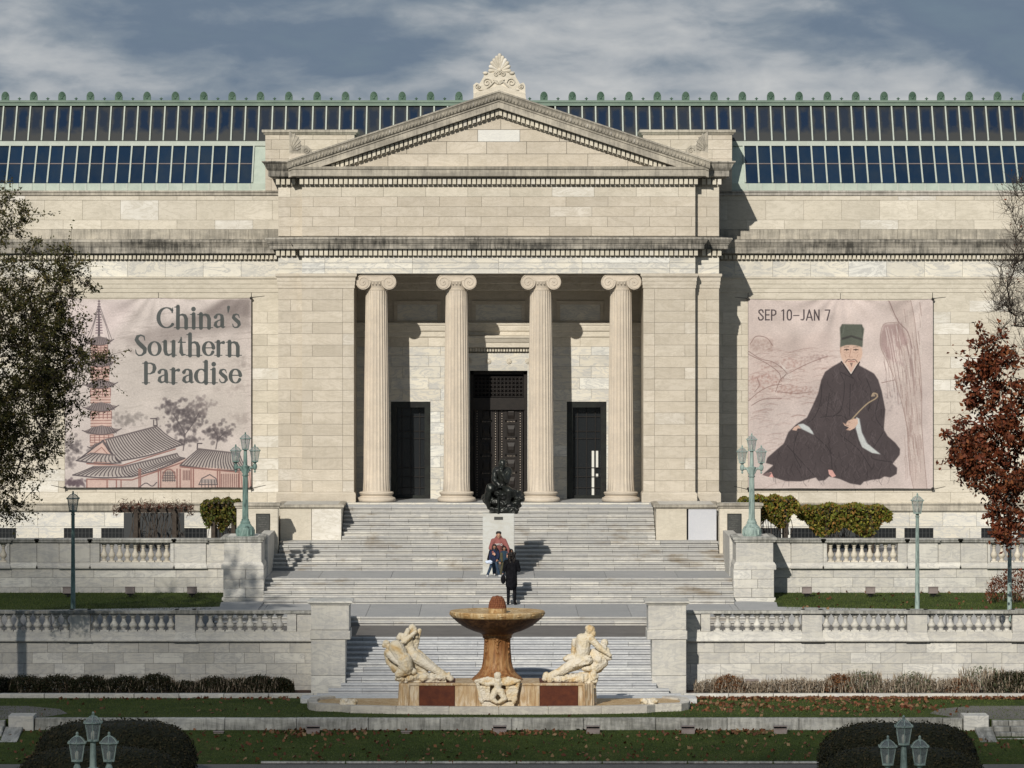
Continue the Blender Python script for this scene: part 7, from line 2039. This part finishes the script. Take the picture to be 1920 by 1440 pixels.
write(A2, 'SEP 10-JAN 7', 628, 213, 488, .55, (72, 62, 66), SG, .78)

def banner(px0, px1, py0, py1, art, nm, label, seed):
    d = DW-.11; x0, x1 = PX(px0, d), PX(px1, d); z0, z1 = PZ(py1, d), PZ(py0, d); y = Yd(d)
    t = thing('banner', ((x0+x1)/2, y, z0), label, 'banner')
    nx, nz = 90, 90; v = []; uv = []
    for j in range(nz+1):
        for i in range(nx+1):
            u, w = i/nx, j/nz
            # folds fan out from the eyelets along the top edge, slack belly below
            f = 0
            for (ex, amp) in ((0, .9), (.5, 1.2), (1, .9)):
                dx = u-ex; dz = 1-w+.06; ang = math.atan2(dx, dz); rr = math.hypot(dx, dz)
                f += amp*math.sin(ang*15+seed)*math.exp(-rr*2.6)*min(1, rr*6)
            b = math.sin(math.pi*u)*math.sin(math.pi*w)
            f = .045*f*math.sin(math.pi*min(max(u, .02), .98))**.3+.03*math.sin(u*9+w*4+seed)*b+.012*math.sin(u*31-w*17)*b
            sag = -.05*abs(math.sin(math.pi*u*2))*(w > .98)*1.0
            v.append((x0+(x1-x0)*u, y-.03-f*.8-.04*b, z0+(z1-z0)*w+(sag if j == nz else 0)))
            uv.append((u, w))
    f = [(j*(nx+1)+i, j*(nx+1)+i+1, (j+1)*(nx+1)+i+1, (j+1)*(nx+1)+i) for j in range(nz) for i in range(nx)]
    m = NT(nm+'_print'); tx = m.n('ShaderNodeTexImage'); tx.image = art.image(nm); tx.extension = 'EXTEND'
    uvn = m.n('ShaderNodeUVMap'); m.set(tx.inputs[0], uvn.outputs[0])
    g = m.n('ShaderNodeGamma'); g.inputs['Gamma'].default_value = 1.0; m.set(g.inputs['Color'], tx.outputs['Color'])
    hs = m.n('ShaderNodeHueSaturation', {'Saturation': .82, 'Value': .88}); m.set(hs.inputs['Color'], g.outputs[0])
    m.bump(m.noise(m.pos(), 90, 2), .1, .004)
    mat = m.done(hs.outputs[0], .75, .2)
    me = MB().add(v, f).mesh('printed_cloth', mat, True, ((x0+x1)/2, y, z0))
    ul = me.uv_layers.new(name='UVMap'); idx = np.empty(len(me.loops), np.int32); me.loops.foreach_get('vertex_index', idx)
    ul.data.foreach_set('uv', np.array(uv, np.float32)[idx].reshape(-1))
    link('printed_cloth', me, t, ((x0+x1)/2, y, z0))
    m = MB(); r_ = .011
    m.tube([(x0, y-.02, z0), (x1, y-.02, z0)], r_, 5).tube([(x0, y-.02, z1), (x1, y-.02, z1)], r_*.8, 5).tube([(x0, y-.02, z0), (x0, y-.02, z1)], r_, 5).tube([(x1, y-.02, z0), (x1, y-.02, z1)], r_, 5)
    m.obj('edge_rope', M['rope'], t)
    for (cx, cz, s, q) in ((x0, z1, -1, 1), (x1, z1, 1, 1), (x0, z0, -1, -1), (x1, z0, 1, -1)):
        k = MB(); k.tube([(cx, y-.05, cz), (cx, y+.18, cz+.05*q)], .03, 6); k.tube([(cx+s*.02, y+.1, cz+.03*q), (cx+s*.52, y+.12, cz+.08)], .012, 4); k.tube([(cx, y+.1, cz-.05*q), (cx, y+.12, cz+q*(.52 if q > 0 else .22))], .014, 4)
        k.ell((cx, y-.04, cz), (.06, .04, .05), 6, 4); k.obj('corner_bracket', M['rope'], t)
    k = MB().tube([((x0+x1)/2, y+.1, z1), ((x0+x1)/2, y+.1, z1+.22)], .010, 4); k.obj('top_tie', M['rope'], t)
banner(122, 471, 559, 914, A1, 'landscape', "pinkish banner with a pagoda and temple roofs, lettered China's Southern Paradise", .4)
banner(1403, 1749, 561, 916, A2, 'portrait', 'pinkish banner of a seated man in dark robe and green cap, lettered SEP 10-JAN 7', 1.3)
# ------------------------------------------------------------ people
def hand(m, w, d, s=1.0, side=1, curl=.4):
    """palm and five fingers at wrist w, pointing along d"""
    w = Vector(w); d = Vector(d).normalized(); u = d.cross(Vector((0, 1, 0)))
    if u.length < .1: u = Vector((1, 0, 0))
    u.normalize(); nrm = u.cross(d).normalized(); pe = w+d*.085*s
    for k, (o, l) in enumerate(((-.030, .062), (-.010, .074), (.011, .070), (.031, .055))):
        b = pe+u*o*s; m.capsule(w+u*o*s*.6, b, .016*s, .012*s, 8, 2)
        md = b+(d*(1-curl*.4)+nrm*curl*.5).normalized()*l*.55*s; m.capsule(b, md, .0105*s, .0095*s, 7, 2)
        m.capsule(md, md+(d*(1-curl)+nrm*curl).normalized()*l*.5*s, .0095*s, .008*s, 7, 2)
    t0 = w+d*.02*s-u*.02*s*side; t1 = t0+(d*.6-u*.75*side).normalized()*.045*s
    m.capsule(t0, t1, .014*s, .012*s, 7, 2); m.capsule(t1, t1+(d*.9-u*.3*side).normalized()*.035*s, .011*s, .009*s, 7, 2)
def head(m, c, s=1.0, f=(0, -1)):
    """head centred at c, looking along f"""
    c = Vector(c); F = Vector((f[0], f[1], 0)).normalized(); Rr = Vector((F.y, -F.x, 0))
    m.ell(c, (.078*s, .092*s, .098*s)); m.ell(c+F*.012*s-Vector((0, 0, .045*s)), (.058*s, .068*s, .066*s)); m.ell(c+F*.055*s-Vector((0, 0, .095*s)), (.026*s, .024*s, .022*s))
    m.capsule(c+F*.088*s+Vector((0, 0, .01*s)), c+F*.106*s-Vector((0, 0, .028*s)), .009*s, .014*s, 8, 2)
    for k in (-1, 1):
        m.ell(c+Rr*k*.080*s-Vector((0, 0, .012*s)), (.014*s, .018*s, .03*s), 8, 5); m.ell(c+F*.082*s+Rr*k*.032*s+Vector((0, 0, .026*s)), (.022*s, .012*s, .008*s), 8, 4)
    m.ell(c+F*.088*s-Vector((0, 0, .058*s)), (.026*s, .012*s, .009*s), 8, 4)
def face_bits(root, c, s, f=(0, -1)):
    c = Vector(c); F = Vector((f[0], f[1], 0)).normalized(); Rr = Vector((F.y, -F.x, 0)); m = MB()
    for k in (-1, 1): m.ell(c+F*.085*s+Rr*k*.032*s+Vector((0, 0, .008*s)), (.012*s, .008*s, .007*s), 8, 4)
    tag(m.obj('eyes', M['hair'], root), kind='stuff')
def person(name_label, base, J, s, skin, cloth, voxel=.010, group=None, f=(0, -1)):
    """J: joints relative to base. Body is one skin; clothes and hair are children."""
    b = Vector(base); P = {k: b+Vector(v) for k, v in J.items()}
    m = MB(); head(m, P['head'], s, f); m.capsule(P['head']-Vector((0, 0, .06*s)), P['neck'], .052*s, .058*s)
    m.capsule(P['neck'], P['chest'], .07*s, .12*s); m.capsule(P['chest'], P['hip'], .13*s, .13*s)
    for k in ('L', 'R'):
        m.capsule(P['neck']+(P['sh'+k]-P['neck'])*.5, P['sh'+k], .055*s, .052*s); m.capsule(P['sh'+k], P['el'+k], .048*s, .038*s); m.capsule(P['el'+k], P['wr'+k], .037*s, .026*s)
        hand(m, P['wr'+k], P['wr'+k]-P['el'+k], s, 1 if k == 'L' else -1)
        m.capsule(P['hp'+k], P['kn'+k], .080*s, .055*s); m.capsule(P['kn'+k], P['an'+k], .052*s, .036*s)
        m.capsule(P['an'+k], P['an'+k]+Vector((f[0]*.12*s, f[1]*.12*s, -.03*s)), .034*s, .026*s)
    body = organic('person', m, M[skin], None, voxel, 2)
    tag(body, name_label, 'person', group)
    return body, P
def garment(body, nm, mat, caps, voxel=.014, ells=(), sm=3):
    m = MB()
    for c in caps: m.capsule(*c)
    for e in ells: m.ell(*e)
    return organic(nm, m, M[mat], body, voxel, sm)
# -- woman in the black coat, seen from behind, taking the picture
bx0 = (PX(959, 147.9), Yd(147.9), Z2)
J = dict(head=(0, 0, 1.60), neck=(0, .02, 1.46), chest=(0, .01, 1.28), hip=(0, 0, .95), shL=(-.17, 0, 1.40), shR=(.17, 0, 1.40), elL=(-.23, .08, 1.14), elR=(.24, .06, 1.14), wrL=(-.07, .30, 1.26), wrR=(.10, .30, 1.25),
         hpL=(-.09, 0, .92), hpR=(.09, 0, .92), knL=(-.10, .0, .50), knR=(.10, .0, .50), anL=(-.105, .01, .08), anR=(.11, .0, .08))
w, P = person('person in long black coat with curly dark hair, seen from behind above the fountain', bx0, J, 1.0, 'skin', None, f=(0, 1))
garment(w, 'coat', 'black', [(P['neck'], P['chest'], .09, .185), (P['chest'], P['hip'], .185, .19), (P['hip'], P['hip']+Vector((0, 0, -.28)), .19, .20), (P['shL'], P['elL'], .085, .07), (P['shR'], P['elR'], .085, .07), (P['elL'], P['wrL'], .066, .05), (P['elR'], P['wrR'], .066, .05), (P['shL'], P['shR'], .085, .085)])
garment(w, 'leggings', 'black', [(P['hpL'], P['knL'], .088, .064), (P['knL'], P['anL'], .062, .048), (P['hpR'], P['knR'], .088, .064), (P['knR'], P['anR'], .062, .048)])
for k in 'LR': garment(w, 'boot', 'black', [(P['an'+k]+Vector((0, 0, .08)), P['an'+k]+Vector((0, 0, -.03)), .052, .045), (P['an'+k]+Vector((0, 0, -.035)), P['an'+k]+Vector((.05 if k == 'R' else -.02, .14, -.045)), .044, .034)], .012)
hm = MB(); rr_ = random.Random(4)
for i in range(60):
    a = rr_.uniform(0, 6.28); q = rr_.uniform(0, 1); hm.ell(P['head']+Vector((.11*math.cos(a)*q**.5, -.04+.09*math.sin(a)*q**.5, .08-.30*rr_.random()**1.2)), (.045, .045, .045), 6, 4)
organic('hair', hm, M['hair'], w, .012, 1, .02, .03, 3)
bag = MB(); bag.ell(P['hip']+Vector((-.27, -.02, -.12)), (.085, .06, .15)); bo = organic('shoulder_bag', bag, M['black'], None, .012, 2); tag(bo, 'black shoulder bag hanging at the hip of the person in the long black coat', 'bag')
MB().tube([P['hip']+Vector((-.26, -.02, .02)), P['chest']+Vector((-.2, -.16, .0)), P['neck']+Vector((.03, -.10, .04))], .012, 5).obj('strap', M['black'], bo)
ph = MB().box(P['wrL'].x+.03, P['wrR'].x-.02, P['wrL'].y+.06, P['wrL'].y+.07, P['wrL'].z+.03, P['wrL'].z+.12).obj('phone', M['bronze']); tag(ph, 'dark phone held up by the person in the long black coat', 'phone')
# -- man in the dusty pink hoodie behind two children, at the pedestal
dM = 151.3; zM = Z1
bm_ = (PX(935, dM), Yd(dM), zM)
J = dict(head=(0, -.05, 1.36), neck=(0, 0, 1.22), chest=(0, .02, 1.05), hip=(0, .12, .74), shL=(-.18, -.0, 1.17), shR=(.18, -.0, 1.17), elL=(-.27, -.16, .93), elR=(.30, -.16, .93), wrL=(-.18, -.40, .80), wrR=(.30, -.38, .74),
         hpL=(-.10, .12, .72), hpR=(.10, .12, .72), knL=(-.16, -.08, .42), knR=(.16, -.08, .42), anL=(-.14, .08, .08), anR=(.14, .08, .08))
mn, P = person('person in dusty pink hooded sweatshirt at the pedestal, arms round two children', bm_, J, .98, 'skin', None)
garment(mn, 'hoodie', 'hoodie', [(P['neck'], P['chest'], .10, .175), (P['chest'], P['hip']+Vector((0, 0, .05)), .175, .17), (P['shL'], P['elL'], .085, .072), (P['shR'], P['elR'], .085, .072), (P['elL'], P['wrL'], .07, .05), (P['elR'], P['wrR'], .07, .05), (P['shL'], P['shR'], .085, .085), (P['neck']+Vector((-.07, .04, .04)), P['neck']+Vector((.07, .04, .04)), .065, .065), (P['head']+Vector((0, .06, -.06)), P['head']+Vector((0, .07, .05)), .09, .08)])
garment(mn, 'trousers', 'jean', [(P['hip']+Vector((-.06, 0, 0)), P['hip']+Vector((.06, 0, 0)), .13, .13), (P['hpL'], P['knL'], .10, .08), (P['knL'], P['anL'], .075, .065), (P['hpR'], P['knR'], .10, .08), (P['knR'], P['anR'], .075, .065)])
for k in 'LR': garment(mn, 'shoe', 'shoe', [(P['an'+k]+Vector((0, .03, -.035)), P['an'+k]+Vector((0, -.15, -.045)), .045, .036)], .012)
garment(mn, 'hair', 'hair', [(P['head']+Vector((-.03, .01, .07)), P['head']+Vector((.03, .01, .07)), .065, .065), (P['head']+Vector((0, .05, .02)), P['head']+Vector((0, .05, -.03)), .07, .06), (P['head']+Vector((-.06, -.04, .07)), P['head']+Vector((.05, -.05, .08)), .03, .03)], .010)
face_bits(mn, P['head'], .98)
lt = MB(); yy = P['chest'].y-.19; zc3 = P['chest'].z+.02   # arched white lettering across the chest
def stroke(pts): lt.tube([(P['chest'].x+x, yy-.0, zc3+z-abs(x)*.25) for x, z in pts], .0075, 5)
for cx, ch in ((-.105, 'O'), (-.036, 'H'), (.018, 'I'), (.09, 'O')):
    if ch == 'O': stroke([(cx+.026*math.cos(a*.785), .036*math.sin(a*.785)) for a in range(9)])
    if ch == 'H': stroke([(cx-.02, -.035), (cx-.02, .035)]); stroke([(cx+.02, -.035), (cx+.02, .035)]); stroke([(cx-.02, 0), (cx+.02, 0)])
    if ch == 'I': stroke([(cx, -.035), (cx, .035)])
M['print'] = NT('white_print').done((.7, .7, .68), .7)
tag(lt.obj('chest_lettering', M['print'], mn), kind='stuff')
def child(px, d, H, label, coat, legs, hairlen, lean=0, leg_spread=.1, extra=None):
    s = H/1.72; b = (PX(px, d), Yd(d), zM); q = s
    J = dict(head=(lean*.3, -.02, 1.60*q), neck=(lean*.2, 0, 1.42*q), chest=(lean*.1, 0, 1.25*q), hip=(0, 0, .92*q), shL=(-.16*q, 0, 1.37*q), shR=(.16*q, 0, 1.37*q), elL=(-.24*q, -.02, 1.10*q), elR=(.23*q, -.05, 1.12*q), wrL=(-.24*q, -.12, .86*q), wrR=(.16*q, -.16, .95*q),
             hpL=(-.09*q, 0, .90*q), hpR=(.09*q, 0, .90*q), knL=(-.09*q-leg_spread*.6, -.03, .48*q), knR=(.09*q+leg_spread*.3, -.03, .48*q), anL=(-.1*q-leg_spread*1.3, 0, .07*q), anR=(.1*q+leg_spread*.8, 0, .07*q))
    c, P = person(label, b, J, s*1.08, 'skin2', None, .009)
    garment(c, 'jacket', coat, [(P['neck'], P['chest'], .10*q, .17*q), (P['chest'], P['hip'], .17*q, .175*q), (P['shL'], P['elL'], .08*q, .07*q), (P['shR'], P['elR'], .08*q, .07*q), (P['elL'], P['wrL'], .068*q, .05*q), (P['elR'], P['wrR'], .068*q, .05*q), (P['shL'], P['shR'], .08*q, .08*q)], .012)
    garment(c, 'trousers', legs, [(P['hip']+Vector((-.05*q, 0, -.04)), P['hip']+Vector((.05*q, 0, -.04)), .13*q, .13*q), (P['hpL'], P['knL'], .10*q, .08*q), (P['knL'], P['anL'], .08*q, .07*q), (P['hpR'], P['knR'], .10*q, .08*q), (P['knR'], P['anR'], .08*q, .07*q)], .012)
    for k in 'LR': garment(c, 'shoe', 'shoe', [(P['an'+k]+Vector((0, .02, -.02)), P['an'+k]+Vector((0, -.12, -.025)), .042, .036)], .010)
    hs_ = s*1.08
    caps = [(P['head']+Vector((-.03*hs_, .02, .07*hs_)), P['head']+Vector((.03*hs_, .02, .07*hs_)), .07*hs_, .07*hs_), (P['head']+Vector((0, .05*hs_, .03*hs_)), P['head']+Vector((0, .05*hs_, -.08*hs_)), .085*hs_, .08*hs_), (P['head']+Vector((-.06*hs_, -.035, .075*hs_)), P['head']+Vector((.06*hs_, -.035, .075*hs_)), .03*hs_, .03*hs_)]
    for sx in (-1, 1): caps.append((P['head']+Vector((sx*.085*hs_, 0, .03)), P['head']+Vector((sx*(.09+.02)*hs_, -.01, -hairlen)), .035*hs_, .045*hs_))
    garment(c, 'hair', 'hair', caps, .009)
    face_bits(c, P['head'], hs_)
    return c, P
c1, P1 = child(927, 150.95, 1.06, 'person, child with long dark hair, navy top and blue jeans, left in the group', 'navy', 'jean', .14, 0, .13)
garment(c1, 'open_coat', 'black', [(P1['shL']+Vector((-.02, .06, 0)), P1['elL']+Vector((-.03, .05, -.1)), .06, .07), (P1['shR']+Vector((.02, .04, 0)), P1['hip']+Vector((.12, .02, .02)), .05, .06)], .012)
sc_ = MB(); sc_.ell(P1['wrL']+Vector((-.05, -.02, -.04)), (.10, .05, .06)); sc_.ell(P1['wrL']+Vector((.02, -.03, -.05)), (.06, .05, .06)); so = organic('bundle', sc_, M['whitecloth'], None, .012, 2, .03, .05, 2); tag(so, 'pale blue and white bundle held low by the child on the left', 'cloth bundle')
c2, P2 = child(945.5, 150.95, 1.0, 'person, child with short dark hair in blue and olive clothes, right in the family group', 'teal', 'olive', .02, 0, .05)
garment(c2, 'open_vest', 'olive', [(P2['shL']+Vector((.0, -.05, -.04)), P2['hip']+Vector((-.09, -.05, 0)), .05, .07)], .012)
c3, P3_ = child(958.5, 151.4, .88, 'person, small dark haired child in black, partly hidden behind the black coat', 'black', 'black', .03, 0, .03)
# -- a drain hump on the lower stair and an unseen cloud shape added off to the south-west to shade the foreground
random.seed(12)
def cloud(name, pts, alt, th, mat, seed):
    t = alt/(-SUN.z); m = MB(); n = 60
    P = smooth_pts([*pts, pts[0]], 6)
    cx, cy = P[:, 0].mean(), P[:, 1].mean(); rings = []
    def lift(x, y, z): return Vector((x, y, 1.0))-SUN*t+Vector((0, 0, z))
    v = []; k = len(P)-1; R_ = [1.0, .98, .9, .7, .4]
    for side, zz in ((1, [0, .35, .7, .95, 1.0]), (-1, [0, -.2, -.35, -.42, -.45])):
        for q, z in zip(R_, zz):
            for i in range(k):
                x = cx+(P[i][0]-cx)*q; y = cy+(P[i][1]-cy)*q
                h = z*th*(1+.5*mnoise.noise(Vector((x*.05, y*.05, seed))))
                v.append(tuple(lift(x, y, h)))
    f = []
    for side in (0, 1):
        o = side*5*k
        for j in range(4):
            for i in range(k):
                a = (o+j*k+i, o+j*k+(i+1) % k, o+(j+1)*k+(i+1) % k, o+(j+1)*k+i); f.append(a if side == 0 else a[::-1])
        cap = tuple(o+4*k+i for i in range(k)); f.append(cap if side == 0 else cap[::-1])
    return tag(m.add(v, f).obj(name, mat, None, True), kind='structure')
cm = NT('shade_cloud_vapour'); tr0 = cm.n('ShaderNodeBsdfTransparent'); df = cm.n('ShaderNodeBsdfDiffuse', {'Color': (.9, .9, .9)}); mxs = cm.n('ShaderNodeMixShader', {'Fac': .44})
cm.t.links.new(tr0.outputs[0], mxs.inputs[1]); cm.t.links.new(df.outputs[0], mxs.inputs[2])
cm.t.links.new(mxs.outputs[0], [n for n in cm.t.nodes if n.type == 'OUTPUT_MATERIAL'][0].inputs[0])
cloud('cloud', [(-11.5, -25.0), (-11, -34.0), (-7, -42.5), (2, -47), (14, -47.5), (40, -49), (120, -60), (100, -160), (-60, -170), (-120, -60), (-70, 8), (-24, 0), (-16, -12)], 260, 9, cm.m, 1.0)  # unseen, its outline traced from the ground area to be shaded
print('objects', len(bpy.data.objects))
